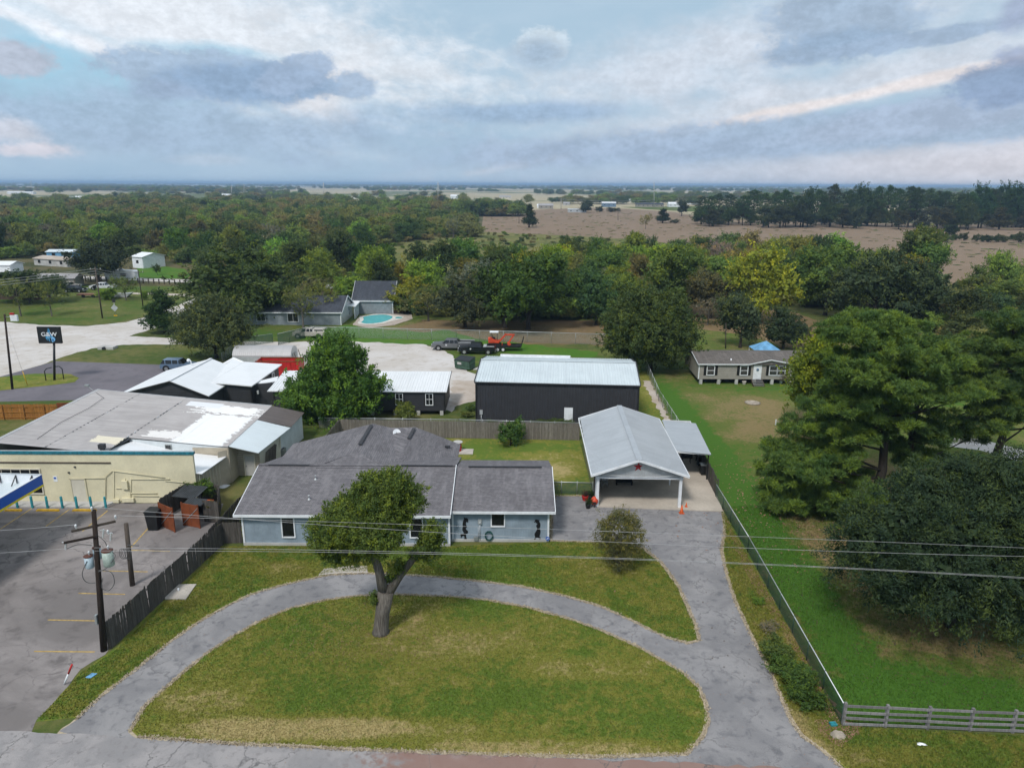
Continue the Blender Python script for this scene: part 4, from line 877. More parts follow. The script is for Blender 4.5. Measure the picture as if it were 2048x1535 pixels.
for xs in (-40.2, -35.2, -30.6):
    for i in range(26):
        y = (58.9 if xs < -35 else 62.8) + i * .64
        if y < 75 and random.random() < .8 and xs < -31: MB().box((xs + .02 * random.random(), y, rz(xs) + .11), (.12, random.uniform(.2, .42), .02)).build('seam_flap', 'tin_dark' if random.random() < .75 else 'light_metal', YS)
# set-back front of the right part and the low white valley roof before it
MB().wall((-35.1, 62.85), (-26.2, 62.85), 2.6, rz(-35.1) - .12, .14, rz(-26.2) - .1).build('upper_wall', 'rear_white', YS)
MB().wall((-29.4, 62.76), (-26.15, 62.76), 2.4, 3.5, .02).build('upper_panel', 'tan_siding', YS)
MB().slab([(-36.0, 58.6, 4.35), (-34.8, 62.8, 4.1), (-30.5, 62.8, 3.1), (-30.5, 58.6, 3.1)], .06).build('valley_roof', 'roof_white', YS)
MB().slab([(-30.5, 58.6, 3.06), (-30.5, 62.8, 3.06), (-26.3, 62.6, 2.70), (-26.85, 58.5, 2.70)], .06).build('valley_roof', 'roof_white', YS)
MB().slab([(-37.4, 58.7, 4.62), (-35.3, 62.7, 4.5), (-34.9, 62.7, 4.35), (-35.6, 58.7, 4.35)], .05).build('flashing', 'tin_dark', YS)
window(YS, (-31.6, 62.77, 3.55), .5, .4, frame='galv', fw=.04)
MB().wall((-26.9, 62.2), (-26.2, 62.85), 0, 3.3, .1).wall((-26.15, 62.8), (-26.15, 64.6), 0, 3.45, .1).build('wall', 'tan_siding', YS)
# lean-to with the door
MB().slab([(-26.15, 62.9, 3.62), (-23.6, 63.4, 2.78), (-22.75, 70.6, 2.78), (-26.1, 70.6, 3.62)], .07).build('lean_to_roof', 'roof_lean', YS)
sheets(YS, 'brown_roof_panel', (-26.1, 70.7, 3.58), (0, 1, 0), (3.4, 0, -.75), 4.8, 3.5, 5, .3, .15, -.03, 'roof_brown', .03)
MB().wall((-26.1, 64.65), (-24.0, 64.65), 0, 3.45, .14, 2.75).build('wall', 'tan_siding', YS)
for k in range(13): MB().box((-25.05, 64.56, .2 + k * .21), (2.05, .035, .012)).build('lap_line', 'brown_wood', YS)
dr = MB().box((-24.95, 64.55, 1.02), (.86, .06, 1.98)).build('door', 'pale_concrete', YS); MB().box((-25.3, 64.50, 1.0), (.05, .06, .08)).build('handle', 'black_metal', dr)
mb = MB(); [mb.box(c, s) for c, s in (((-25.44, 64.55, 1.05), (.09, .09, 2.1)), ((-24.46, 64.55, 1.05), (.09, .09, 2.1)), ((-24.95, 64.55, 2.09), (1.07, .09, .09)))]; mb.build('door_frame', 'cream_light', YS)
MB().wall((-24.0, 64.65), (-23.55, 69.5), 0, 2.72, .12).build('side_wall', 'cream_light', YS); MB().wall((-23.55, 69.5), (-22.95, 75.2), 0, 2.9, .12).build('side_wall', 'rear_white', YS)
MB().wall((-26.0, 75.25), (-22.9, 75.25), 0, 3.4, .12, 2.8).build('wall', 'cream_light', YS); MB().wall((-44.6, 75.3), (-26.0, 75.3), 0, 5.1, .2, 3.3).build('wall', 'cream_light', YS)
MB().tube([(-23.6, 69.0, .8), (-23.5, 69.0, 1.6), (-23.5, 69.3, 2.1), (-23.45, 69.4, 2.6)], .03, 6).build('pipe', 'tan_siding', YS)
# front wall fittings
def fy(px, py): return YP(px, py, YF)
d0, d1 = fy(141, 957), fy(163, 1001); dd = MB().box(((d0.x + d1.x) / 2 + .3, YF - .02, 1.1), (1.15, .06, 2.1)).build('door', 'cream_light', YS); dx = (d0.x + d1.x) / 2 + .3
mb = MB(); [mb.box(c, s) for c, s in (((dx - .64, YF - .04, 1.12), (.1, .1, 2.24)), ((dx + .64, YF - .04, 1.12), (.1, .1, 2.24)), ((dx, YF - .04, 2.24), (1.38, .1, .1)))]; mb.build('door_frame', 'cream_paint', YS)
wx0, wx1 = -44.9, fy(79, 940).x; z0, z1 = fy(40, 985).z, fy(40, 938).z; window(YS, ((wx0 + wx1) / 2, YF, (z0 + z1) / 2), wx1 - wx0, z1 - z0, mullions=(4, 1), frame='cream_light', depth=.1)
mb = MB()
for pl in ([(212, 996), (212, 952), (225, 940), (330, 954)], [(228, 940), (228, 1000), (262, 1000)], [(262, 955), (262, 1000)], [(340, 957), (262, 957)], [(262, 985), (315, 985)], [(232, 975), (250, 975)], [(140, 955), (212, 955)], [(250, 955), (252, 975)], [(330, 960), (390, 966)], [(266, 990), (318, 991)]):
    mb.tube([fy(*p) + Vector((0, -.08, 0)) for p in pl], .035, 6)
mb.build('conduit', 'cream_paint', YS)
for px, py, sx, sz in ((251, 968, .5, .75), (258, 998, 1.0, .35), (234, 1000, .5, .3)): p = fy(px, py); MB().box((p.x, YF - .12, max(sz / 2, p.z)), (sx, .2, sz)).build('service_box', 'cream_paint', YS)
p = fy(111, 957); MB().box((p.x, YF - .015, p.z), (.34, .02, .5)).build('notice', 'white_paint', YS); MB().box((p.x - .02, YF - .03, p.z + .08), (.2, .012, .16)).build('notice_mark', 'sign_blue', YS)
for px, py in ((138, 944), (150, 933)): p = fy(px, py); MB().lathe((p.x, YF - .03, p.z - .05), [(.09, 0), (.09, .1)], 10).build('vent_hole', 'black_metal', YS)
for px, py in ((204, 893),): p = G(px, py, 4.9); MB().box((p.x, p.y, 4.95), (.5, .4, .4)).box((p.x, p.y, 4.7), (.3, .3, .3)).build('roof_vent', 'charcoal', YS)
p = G(165, 787, 5.6); MB().tube([(-44.6, 74.6, 5.3), (-45.6, 75.0, 5.9)], .03, 6).box((-45.7, 75.05, 5.95), (.45, .3, .18)).build('floodlight', 'galv', YS)
MB().tube([(-44.2, 74.0, 5.45), (-42.6, 72.5, 5.35), (-42.2, 69, 5.3), (-42.3, 64.5, 5.3), (-41.8, 60.2, 5.2)], .02, 5).build('roof_cable', 'cable', YS)
sheet('walkway', [(-46, YF - .02), (-34.6, YF - .02), (-35.2, YF - 1.1), (-46, YF - 1.1)], .13, 'pale_concrete', world=True, step=0, th=.13)
# bollards, wheel stops
for i, px in enumerate((35, 65, 95, 125, 154, 183, 212)):
    p = G(px, 1013 + .4 * (px - 35) / 60, .1); t = MB(); t.lathe((p.x, p.y, .02), [(.10, 0), (.10, 1.02), (.07, 1.08)], 12)
    tag(t.build('bollard', 'teal_bright'), ['first teal bollard behind the canopy edge', 'teal bollard second from the canopy', 'teal bollard left of the middle of the row', 'middle teal bollard in the row on the walkway', 'teal bollard in front of the shop door', 'teal bollard second from the right end', 'rightmost teal bollard on the shop walkway'][i], 'bollard', 'teal bollards before the shop')
for i, (a, b) in enumerate(((10, 44), (73, 119), (145, 193))):
    p, q_ = G(a, 1021), G(b, 1021.5); c = (p + q_) / 2; w_ = (q_ - p).length
    m = MB(); m.prism_xz([(c.x - w_ / 2, .012), (c.x + w_ / 2, .012), (c.x + w_ / 2 - .04, .11), (c.x + w_ / 2 - .10, .15), (c.x - w_ / 2 + .10, .15), (c.x - w_ / 2 + .04, .11)], c.y - .09, c.y + .09)
    tag(m.build('wheel_stop', 'yellow_paint'), ['yellow wheel stop by the blue canopy', 'middle one of three yellow wheel stops', 'yellow wheel stop nearest the utility pole'][i], 'wheel stop', 'yellow parking stops')
# filling station canopy corner at the left edge
CN = thing('canopy', 'blue and yellow edged canopy corner jutting in at the left', 'canopy', (-44, 44, 0))
cz = 5.0; c1 = G(82, 949, cz); c0 = G(0, 996, cz); dv = (c0 - c1).normalized(); cE = c1 + dv * 16
nrm = Vector((dv.y, -dv.x, 0)); 
if nrm.x > 0: nrm = -nrm
far = c1 + nrm * 14
MB().wall((c1.x, c1.y), (cE.x, cE.y), cz - .78, cz, .1).build('fascia', 'sign_blue', CN)
MB().wall((c1.x, c1.y), (cE.x, cE.y), cz - .95, cz - .79, .12).build('yellow_band', 'sign_yellow', CN)
MB().bar(c1 + Vector((0, 0, .03)), cE + Vector((0, 0, .03)), .14, .05).build('cap', 'white_paint', CN)
MB().wall((c1.x, c1.y), (far.x, far.y), cz - .95, cz, .1).build('back_fascia', 'white_paint', CN)
MB().bar(c1 + Vector((0, 0, .03)), far + Vector((0, 0, .03)), .14, .05).build('cap', 'light_metal', CN)
cF = cE + nrm * 14; MB().slab([tuple(p - Vector((0, 0, .72))) for p in (c1 + nrm * .06 + dv * .06, cE, cF, far)], .1).build('deck', 'roof_barn', CN)
for k in range(10):
    p = c1 + nrm * (.7 + k * 1.3); q_ = p + dv * .7; MB().bar(p + dv * .07 + Vector((0, 0, -.05)), q_ + Vector((0, 0, -.72)), .06).build('brace', 'black_metal', CN)
    MB().bar(p + dv * .08 + Vector((0, 0, -.05)), p + dv * .08 + Vector((0, 0, -.72)), .06).build('brace', 'black_metal', CN)
for p in (c1 + nrm * 6 + dv * 7,): MB().box((p.x, p.y, 2.1), (.4, .4, 4.2)).build('column', 'white_paint', CN)

# ---------------------------------------------------------------- charcoal workshop group
def lap_wall(parent, p0, p1, z0, z1, z1b=None, mat='charcoal_wall'): return MB().wall(p0, p1, z0, z1, .14, z1b).build('wall', mat, parent)
DK = thing('charcoal_shop', 'charcoal workshop with several joined white metal roofs', 'workshop', (-38, 88, 0))
pk, eL, eR, pB, lB = G(338.4, 761, 4.7), G(240, 786.5, 3.0), G(417, 791.6, 3.0), G(422, 716.6, 4.7), G(333, 740.6, 3.0)
rB = eR + (pB - pk)
MB().slab([eL, pk, pB, lB], .12).build('roof', 'roof_white', DK); MB().slab([pk + Vector((.001, 0, 0)), eR, rB, pB], .12).build('roof', 'roof_white', DK)
for a, b in ((eL, pk), (pk, eR)): MB().bar(a + Vector((0, -.03, -.13)), b + Vector((0, -.03, -.13)), .04, .16).build('trim', 'black_metal', DK)
MB().bar(pk + Vector((0, 0, .04)), pB + Vector((0, 0, .04)), .35, .03).build('ridge_cap', 'roof_white_c', DK)
g0 = eL + (eR - eL) * .04; g1 = eL + (eR - eL) * .96; y0 = .35
gm = MB(); gm.add([(g0.x, g0.y + y0, 0), (g1.x, g1.y + y0, 0), (g1.x, g1.y + y0, 2.95), (pk.x, pk.y + y0 - .1, 4.5), (g0.x, g0.y + y0, 2.95)], [(0, 1, 2, 3, 4)]); gm.build('gable_wall', 'charcoal_wall', DK)
for k in range(14):
    z = .25 + k * .3
    if z < 2.9: xa, xb = g0, g1
    else:
        t = (z - 2.95) / (4.5 - 2.95); xa, xb = g0.lerp(pk, t), g1.lerp(pk, t)
    MB().box(((xa.x + xb.x) / 2, (xa.y + xb.y) / 2 + y0 - .03, z), (abs(xb.x - xa.x) * .96, .02, .02), math.atan2(xb.y - xa.y, xb.x - xa.x)).build('lap_line', 'black_metal', DK)
B1 = [G(421, 764, 3.55), G(488, 723, 3.95), G(564, 728, 3.2), G(503.7, 771.4, 2.95)]; B2 = [G(421, 764, 3.56), G(444, 727, 3.45), G(467, 714, 4.3), G(488, 723, 3.97)]
MB().slab(B1, .12).build('roof', 'roof_white', DK); MB().slab(B2, .1).build('roof', 'roof_white', DK)
lap_wall(DK, (B1[0].x + .3, B1[0].y + .5), (B1[3].x - .3, B1[3].y + .4), 0, 3.3, 2.8); lap_wall(DK, (B1[3].x - .3, B1[3].y + .4), (B1[2].x - .5, B1[2].y - .3), 0, 2.8, 3.0); lap_wall(DK, (rB.x - .3, rB.y), (g1.x, g1.y + y0), 0, 2.85)
lap_wall(DK, (g0.x, g0.y + y0), (lB.x + .4, lB.y), 0, 2.85)
for k in range(9): a, b = B1[0] + Vector((.3, .5, 0)), B1[3] + Vector((-.3, .4, 0)); MB().box(((a.x + b.x) / 2, (a.y + b.y) / 2 - .08, .3 + k * .3), ((b - a).length * .96, .02, .02), math.atan2(b.y - a.y, b.x - a.x)).build('lap_line', 'black_metal', DK)
for a in (B1[3] + Vector((-.3, .32, 0)), B1[0] + Vector((.32, .42, 0))): MB().box((a.x, a.y, 1.45), (.14, .1, 2.9)).build('corner_trim', 'black_metal', DK)
MB().box((eR.x - .25, eR.y + .3, 1.45), (.14, .1, 2.9)).build('corner_trim', 'black_metal', DK)
pc = [G(503, 765, 2.9), G(557, 752, 2.9), G(552, 762, 2.75), G(508, 768.5, 2.75)]; MB().slab(pc, .08).build('porch_roof', 'roof_white', DK)
a, b = G(505, 768, 2.9), G(545, 766, 2.9); lap_wall(DK, (a.x - .2, a.y + .6), (b.x + 1.2, b.y + .4), 0, 2.8)
wn = B1[3].lerp(B1[2], .72); window(DK, (wn.x - .25, wn.y, 2.0), .8, 1.3, ny=1, axis='y', mullions=(0, 1))
MB().box((B1[3].x + .5, B1[3].y + .5, 2.0), (.2, .2, .4)).build('wall_lamp', 'light_metal', DK)
cp = G(384, 741, 3.6); pl = thing('camera_mast', 'white camera on a short mast above the charcoal workshop roof', 'camera', (cp.x, cp.y, 3.0)); MB().tube([(cp.x, cp.y, 2.9), (cp.x, cp.y, 4.9), (cp.x - .15, cp.y, 5.05)], .06, 8).build('mast', 'white_paint', pl); MB().lathe((cp.x - .3, cp.y, 4.8), [(.05, 0), (.2, .05), (.22, .25), (.1, .38)], 12).build('housing', 'white_paint', pl)
TR = thing('charcoal_cabin', 'long charcoal cabin under a flat white roof behind the board fence', 'cabin', (-18, 87, 0))
sheets(TR, 'roof_panel', (-29.3, 83.35, 3.0), (1, 0, 0), (0, 7.1, .72), 21.5, 7.15, 21, .305, .08, .05, 'roof_white_c', .06)
xa, xb, ya, yb = -28.6, -8.1, 83.7, 90.0
lap_wall(TR, (xa, ya), (xb, ya), .55, 2.95); lap_wall(TR, (xb, ya), (xb, yb), .55, 2.95, z1b=3.55); lap_wall(TR, (xa, yb), (xb, yb), .55, 3.5); lap_wall(TR, (xa, ya), (xa, yb), .55, 2.95, z1b=3.55)
for k in range(8): MB().box(((xa + xb) / 2, ya - .08, .75 + k * .28), (xb - xa, .02, .018)).build('lap_line', 'black_metal', TR)
MB().box((xb, ya - .05, 1.7), (.16, .12, 2.4)).build('corner_trim', 'black_metal', TR); MB().box((xa, ya - .05, 1.7), (.16, .12, 2.4)).build('corner_trim', 'black_metal', TR)
MB().box(((xa + xb) / 2, ya + 1.2, .3), (xb - xa - 1, .1, .5)).build('underfloor_shade', 'black_metal', TR)  # black sheet set back behind the piers, standing in for shade under the cabin
for k in range(8): MB().box((xa + .5 + k * 2.8, ya + .1, .28), (.4, .4, .56)).build('pier', 'pale_concrete', TR)
for px in (798.5, 858.5, 745):
    p = YP(px, 798, ya - .07); window(TR, (p.x, ya - .07, 2.0), .78, 1.35, mullions=(1, 1), fw=.08); 
    for dx in (-.56, .56): MB().box((p.x + dx, ya - .085, 2.0), (.12, .03, 1.62)).build('dark_trim', 'black_metal', TR)
MB().bar((-7.78, 83.3, 3.0), (-7.78, 90.5, 3.73), .06, .12).build('edge_trim', 'black_metal', TR)
ac = YP(812, 826, 82.6); acu = thing('air_conditioner', 'white air conditioner under the charcoal cabin windows', 'air conditioner', (ac.x, 82.6, 0)); MB().box((ac.x, 82.6, .45), (.9, .45, .7)).build('case', 'white_paint', acu); MB().lathe((ac.x, 82.36, .45), [(.0, 0), (.26, 0)], 14).build('fan', 'galv', acu)
# ---------------------------------------------------------------- tall charcoal barn
BN = thing('charcoal_barn', 'tall charcoal metal barn with a pale ribbed roof and white door', 'barn', (5, 85, 0))
w0, w1 = Vector((-4.12, 79.7, 0)), Vector((14.25, 78.35, 0)); du = (w1 - w0).normalized(); dn = Vector((-du.y, du.x, 0)); WB = (w1 - w0).length; HE = 5.3; HR = 6.35; DP = 12.4
sheets(BN, 'wall_panel', w0, du, (0, 0, 1), WB, HE, 20, .3, .08, .05, 'charcoal_wall')
for p, q_ in ((w0, w0 + dn * DP), (w1, w1 + dn * DP)):
    p2, q2 = p + dn * 0, q_; m = p.lerp(q_, .5); gm = MB(); gm.add([(p.x, p.y, 0), (q_.x, q_.y, 0), (q_.x, q_.y, HE), (m.x, m.y, HR), (p.x, p.y, HE)], [(0, 1, 2, 3, 4)]); gm.build('gable_wall', 'charcoal_wall', BN)
lap_wall(BN, tuple((w0 + dn * DP)[:2]), tuple((w1 + dn * DP)[:2]), 0, HE)
re0 = w0 - du * .15 - dn * .15 + Vector((0, 0, HE + .05)); vv = dn * (DP / 2 + .15) + Vector((0, 0, HR - HE))
sheets(BN, 'roof_panel', re0, du, vv, WB + .3, vv.length, 20, .305, .09, .06, 'roof_barn', .05)
rr0 = re0 + vv; vv2 = dn * (DP / 2 + .15) - Vector((0, 0, HR - HE)); sheets(BN, 'roof_panel', rr0, du, vv2, WB + .3, vv2.length, 20, .305, .09, .06, 'roof_barn', .05)
MB().bar(re0 + vv + Vector((0, 0, .05)), re0 + vv + du * (WB + .3) + Vector((0, 0, .05)), .4, .03).build('ridge_cap', 'roof_barn', BN)
for s_ in (0, WB + .3):
    a = re0 + du * s_; MB().bar(a, a + vv, .1, .22).build('rake_trim', 'charcoal', BN); MB().bar(a + vv, a + vv + vv2, .1, .22).build('rake_trim', 'charcoal', BN)
MB().bar(re0 - Vector((0, 0, .12)), re0 + du * (WB + .3) - Vector((0, 0, .12)), .1, .16).build('eave_trim', 'black_metal', BN)
for c in (w0, w1): MB().box((c.x, c.y - .04, HE / 2), (.14, .1, HE)).build('corner_trim', 'black_metal', BN)
a, b = YP(1001, 712, 91.4), YP(1141, 715, 90.6); mb = MB(); mb.bar((a.x, 91.6, 5.45), (b.x, 90.9, 5.45), .2, .6); mb.build('rear_header', 'white_paint', BN)
pd = YP(1137, 826, 78.85); t_ = (pd.x - w0.x) / du.x; pw = w0 + du * t_ - dn * .06; dr = MB().box((pw.x, pw.y, 1.35), (.98, .06, 2.3), math.atan2(du.y, du.x)).build('door', 'white_paint', BN); MB().box((pw.x + .4, pw.y - .06, 1.3), (.06, .06, .1)).build('handle', 'galv', dr)
pe = w0 + du * .6 - dn * .12; eb = MB().box((pe.x, pe.y, 1.7), (.35, .18, .5)).tube([(pe.x, pe.y, 0), (pe.x, pe.y, 1.5)], .04, 6).build('meter_box', 'light_metal', BN)
# ---------------------------------------------------------------- taupe mobile home
MH = thing('mobile_home', 'long taupe mobile home with black shutters and a white door', 'mobile home', (36, 102, 0))
x0, x1_, y0_, y1_ = 26.15, 44.5, 98.4, 106.6; ZF = .75
xp0, xp1, xpk = YP(1500, 727, 98.3).x, YP(1583, 727, 98.3).x, YP(1541, 718, 98.3).x
MB().wall((x0, y0_), (x1_, y0_), ZF, 2.95, .16).build('wall', 'taupe_siding', MH); MB().wall((x0, y0_), (x0 + .3, y1_), ZF, 2.95, .16).build('wall', 'taupe_siding', MH); MB().wall((x1_, y0_), (x1_, y1_), ZF, 2.95, .16).build('wall', 'taupe_siding', MH); MB().wall((x0, y1_), (x1_, y1_), ZF, 2.95, .16).build('wall', 'taupe_siding', MH)
for k in range(9): MB().box(((x0 + x1_) / 2, y0_ - .09, ZF + .15 + k * .24), (x1_ - x0, .02, .02)).build('siding_line', 'pale_concrete', MH)
ry = 102.6; rzm = 3.75; ey = y0_ - .35
MB().slab([(x0 - .25, ey, 3.0), (x1_ + .3, ey, 3.0), (x1_ + .3, ry, rzm), (x0 - .1, ry, rzm)], .1).build('roof', 'shingle_mobile', MH); MB().slab([(x0 - .1, ry + .001, rzm), (x1_ + .3, ry + .001, rzm), (x1_ + .3, y1_ + .3, 3.0), (x0 - .1, y1_ + .3, 3.0)], .1).build('roof', 'shingle_mobile', MH)
yp = y0_ - .42; MB().slab([(xp0 - .2, yp, 3.02), (xpk, yp, 3.66), (xpk, ry - .5, 3.78)], .08).build('porch_roof', 'shingle_mobile', MH); MB().slab([(xpk + .001, yp, 3.66), (xp1 + .6, yp, 3.02), (xpk + .001, ry - .5, 3.78)], .08).build('porch_roof', 'shingle_mobile', MH)
gm = MB(); gm.add([(xp0 + .2, yp + .3, 2.9), (xp1 + .2, yp + .3, 2.9), (xpk, yp + .3, 3.55)], [(0, 1, 2)]); gm.build('gable', 'taupe_siding', MH)
for a, b in (((x0 - .25, ey - .02, 2.93), (xp0 - .2, ey - .02, 2.93)), ((xp0 - .2, yp - .02, 2.95), (xpk, yp - .02, 3.60)), ((xpk, yp - .02, 3.60), (xp1 + .6, yp - .02, 2.95)), ((xp1 + .6, ey - .02, 2.93), (x1_, ey - .02, 2.93)), ((x0 - .25, ey, 2.95), (x0 - .12, ry, 3.68))): MB().bar(a, b, .05, .14).build('trim', 'white_paint', MH)
MB().box((x0, y0_ - .06, 1.85), (.14, .1, 2.2)).build('corner_trim', 'white_paint', MH)
MB().box(((x0 + x1_) / 2, y0_ + 1.5, .37), (x1_ - x0 - 1, .1, .74)).build('underfloor_shade', 'black_metal', MH)  # black sheet playing the shade beneath the raised floor
for k in range(8): MB().box((x0 + .4 + k * 2.5, y0_ + .15, .37), (.4, .4, .75)).build('pier', 'pale_concrete', MH)
for px, w_, mu in ((1421, .95, (0, 1)), (1487.5, .95, (0, 1)), (1546, 1.0, (0, 1)), (1562, 1.0, (0, 1))):
    p = YP(px, 741, y0_); window(MH, (p.x, y0_ - .08, 2.0), w_, 1.25, mullions=mu)
    sh = (-1, 1) if px < 1500 else ((-1,) if px == 1546 else (1,))
    for s_ in sh: MB().box((p.x + s_ * (w_ / 2 + .32), y0_ - .11, 2.0), (.34, .05, 1.35)).build('shutter', 'black_plastic', MH)
p = YP(1514, 745, y0_); dr = MB().box((p.x, y0_ - .1, 1.78), (.85, .05, 2.0)).build('door', 'white_paint', MH); mb = MB(); mb.lathe((0, 0, 0), [(.13, 0), (.2, .05), (.13, .1)], 14); [v.__setitem__(slice(0, 3), (p.x + v.x, y0_ - .15 - v.z * .6, 2.15 + v.y)) for v in mb.v]; mb.build('wreath', 'suv_blue', dr)
mb = MB(); [mb.box((p.x + s_ * .5, y0_ - .11, 1.8), (.12, .09, 2.1)) for s_ in (-1, 1)]; mb.box((p.x, y0_ - .11, 2.86), (1.12, .09, .1)); mb.build('door_frame', 'white_paint', MH)
for k in range(4): MB().box((p.x, y0_ - .35 - k * .28, .66 - k * .17), (1.5, .27, .05)).build('step', 'rail_wood', MH)
for s_ in (-.76, .76): MB().bar((p.x + s_, y0_ - .2, .62), (p.x + s_, y0_ - 1.35, .05), .06, .2).build('stringer', 'brown_wood', MH)
MB().lathe((YP(1466, 722, 98.5).x, 99.4, 3.1), [(.1, 0), (.1, .35)], 8).build('vent_pipe', 'white_paint', MH)
# ---------------------------------------------------------------- house and barn by the pool
def simple_gable(th, x0, x1, y0, y1, ze, zr, wallm, roofm, ov=.4, gable='white', shift=0.0):
    ym = (y0 + y1) / 2
    for a, b in (((x0, y0), (x1, y0)), ((x0, y1), (x1, y1))): MB().wall(a, b, 0, ze, .16).build('wall', wallm, th)
    for x in (x0, x1): m = MB(); m.add([(x, y0, 0), (x, y1, 0), (x, y1, ze), (x, ym, zr - .15), (x, y0, ze)], [(0, 1, 2, 3, 4)]); m.build('gable_wall', 'light_metal' if gable == 'white' else wallm, th)
    s = (zr - ze) / ((y1 - y0) / 2); zz = ze - ov * s
    MB().slab([(x0 - ov, y0 - ov, zz), (x1 + ov, y0 - ov, zz), (x1 + ov, ym, zr), (x0 - ov, ym, zr)], .12).build('roof', roofm, th); MB().slab([(x0 - ov, ym + .001, zr), (x1 + ov, ym + .001, zr), (x1 + ov, y1 + ov, zz), (x0 - ov, y1 + ov, zz)], .12).build('roof', roofm, th)
    for x in (x0 - ov, x1 + ov): MB().bar((x, y0 - ov, zz - .05), (x, ym, zr - .05), .05, .22).bar((x, ym, zr - .05), (x, y1 + ov, zz - .05), .05, .22).build('rake_trim', 'white_paint', th)
    MB().box(((x0 + x1) / 2, y0 - ov - .03, zz - .05), (x1 - x0 + 2 * ov, .05, .2)).build('fascia', 'white_paint', th)
    for x in (x0, x1): MB().box((x, y0 - .05, ze / 2), (.16, .1, ze)).build('corner_trim', 'white_paint', th)
PH = thing('pool_house', 'low grey house with dark roof beside the swimming pool', 'house', (-45, 146, 0)); simple_gable(PH, -54.5, -33.8, 141.2, 152.0, 2.7, 5.1, 'grey_house', 'shingle_blue')
window(PH, (-43.2, 141.1, 1.5), 2.0, 1.6, mullions=(1, 0)); window(PH, (-49.5, 141.1, 1.5), 1.6, 1.4, mullions=(1, 0)); window(PH, (-33.8, 148.4, 1.6), 1.1, 1.7, ny=1, axis='y', mullions=(0, 1))
ch_ = MB().box((-37.8, 149.0, 4.9), (1.4, 1.1, 2.6)).build('chimney', 'brick_red', PH); MB().box((-37.8, 149.0, 6.3), (1.7, 1.4, .25)).box((-37.8, 149, 6.7), (.9, .7, .5)).build('chimney_cap', 'pale_concrete', PH)
PG = thing('pool_barn', 'tall grey garage with a steep dark roof behind the pool', 'garage', (-29, 160, 0)); simple_gable(PG, -34.0, -25.6, 154.0, 163.5, 3.1, 6.5, 'grey_house', 'shingle_blue', .35)
MB().wall((-25.5, 154.2), (-22.8, 154.6), 0, 2.2, .1).build('side_fence', 'brown_wood', PG)
PP = thing('breezeway', 'white roofed breezeway between the grey house and garage', 'porch', (-34, 152, 0)); MB().slab([(-34.6, 147.5, 2.9), (-32.2, 147.5, 2.7), (-32.6, 155, 2.7), (-35.2, 155, 2.9)], .12).build('roof', 'roof_white', PP)
for k in range(5): MB().box((-32.5 - k * .08, 148 + k * 1.6, 1.3), (.16, .16, 2.6)).build('post', 'white_paint', PP)
GZ = thing('pergola', 'dark posts of an open pergola behind the pool', 'pergola', (-20, 155, 0))
for dx in (0, 2.4, 4.6):
    for dy in (0, 2.6): MB().box((-22.0 + dx, 155.6 + dy, 1.35), (.18, .18, 2.7)).build('post', 'brown_wood', GZ)
MB().box((-19.7, 156.9, 2.75), (5.6, 3.4, .14)).build('roof', 'brown_wood', GZ)
MB().box((-19, 163, .5), (8, .3, 1.0)).build('orange_barrier', 'orange_cone').__setitem__('category', 'barrier'); bpy.data.objects['orange_barrier']['label'] = 'low orange mesh barrier behind the pergola by the trees'
# arched white shed and red container
QS = thing('arched_shed', 'white arched metal shed with ribbed sides beside the gravel yard', 'shed', (-37, 108, 0)); xa, xb, ya, yb = -42.2, -33.4, 106.4, 110.2
arc = [(ya, 0), (ya, 1.7)] + [((ya + yb) / 2 - (yb - ya) / 2 * math.cos(t), 1.7 + 1.35 * math.sin(t)) for t in np.linspace(.15, math.pi - .15, 9)] + [(yb, 1.7), (yb, 0)]
for k in range(1, len(arc) - 2):
    (a, za), (b, zb) = arc[k], arc[k + 1]; sheets(QS, 'roof_panel', (xa, a, za), (1, 0, 0), (0, b - a, zb - za), xb - xa, math.hypot(b - a, zb - za) + .02, 1, .3, .1, .02, 'roof_shed')
for k in range(8): MB().box(((xa + xb) / 2, ya - .02, .1 + k * .21), (xb - xa, .05, .19)).build('siding_plank', 'light_metal', QS)
for x in (xa, xb): m = MB(); m.add([(x, y, z) for y, z in arc], [tuple(range(len(arc)))]); m.build('end_wall', 'light_metal', QS)
MB().box((xb + .05, 108.3, 1.0), (.06, 2.0, 2.0)).build('door', 'galv', QS); MB().bar((xb + .9, 107.2, 0), (xb + .3, 107.2, 2.3), .08).bar((xb + .9, 109.4, 0), (xb + .3, 109.4, 2.3), .08).build('door_frame', 'brown_wood', QS)
RC = thing('roll_off_container', 'open red steel container behind the charcoal workshop', 'container', (-36, 101.6, 0)); ca, cb = G(512, 722, 2.4), G(597, 724, 2.4); cy0, cy1 = ca.y - .3, ca.y + 2.1
for a, b in (((ca.x, cy0), (cb.x, cy0)), ((ca.x, cy1), (cb.x, cy1)), ((ca.x, cy0), (ca.x, cy1)), ((cb.x, cy0), (cb.x, cy1))): MB().wall(a, b, .2, 2.4, .08).build('side', 'red_paint', RC)
MB().box(((ca.x + cb.x) / 2, (cy0 + cy1) / 2, .25), (cb.x - ca.x, 2.4, .1)).build('floor', 'rust_panel', RC)
for k in range(11): x = ca.x + (cb.x - ca.x) * k / 10; MB().box((x, cy0 - .08, 1.3), (.1, .08, 2.2)).build('rib', 'red_paint', RC)
MB().bar((ca.x, cy0, 2.45), (cb.x, cy0, 2.45), .14).bar((cb.x, cy0, 2.45), (cb.x, cy1, 2.45), .14).bar((ca.x, cy1, 2.45), (cb.x, cy1, 2.45), .14).build('top_rail', 'rust_panel', RC)
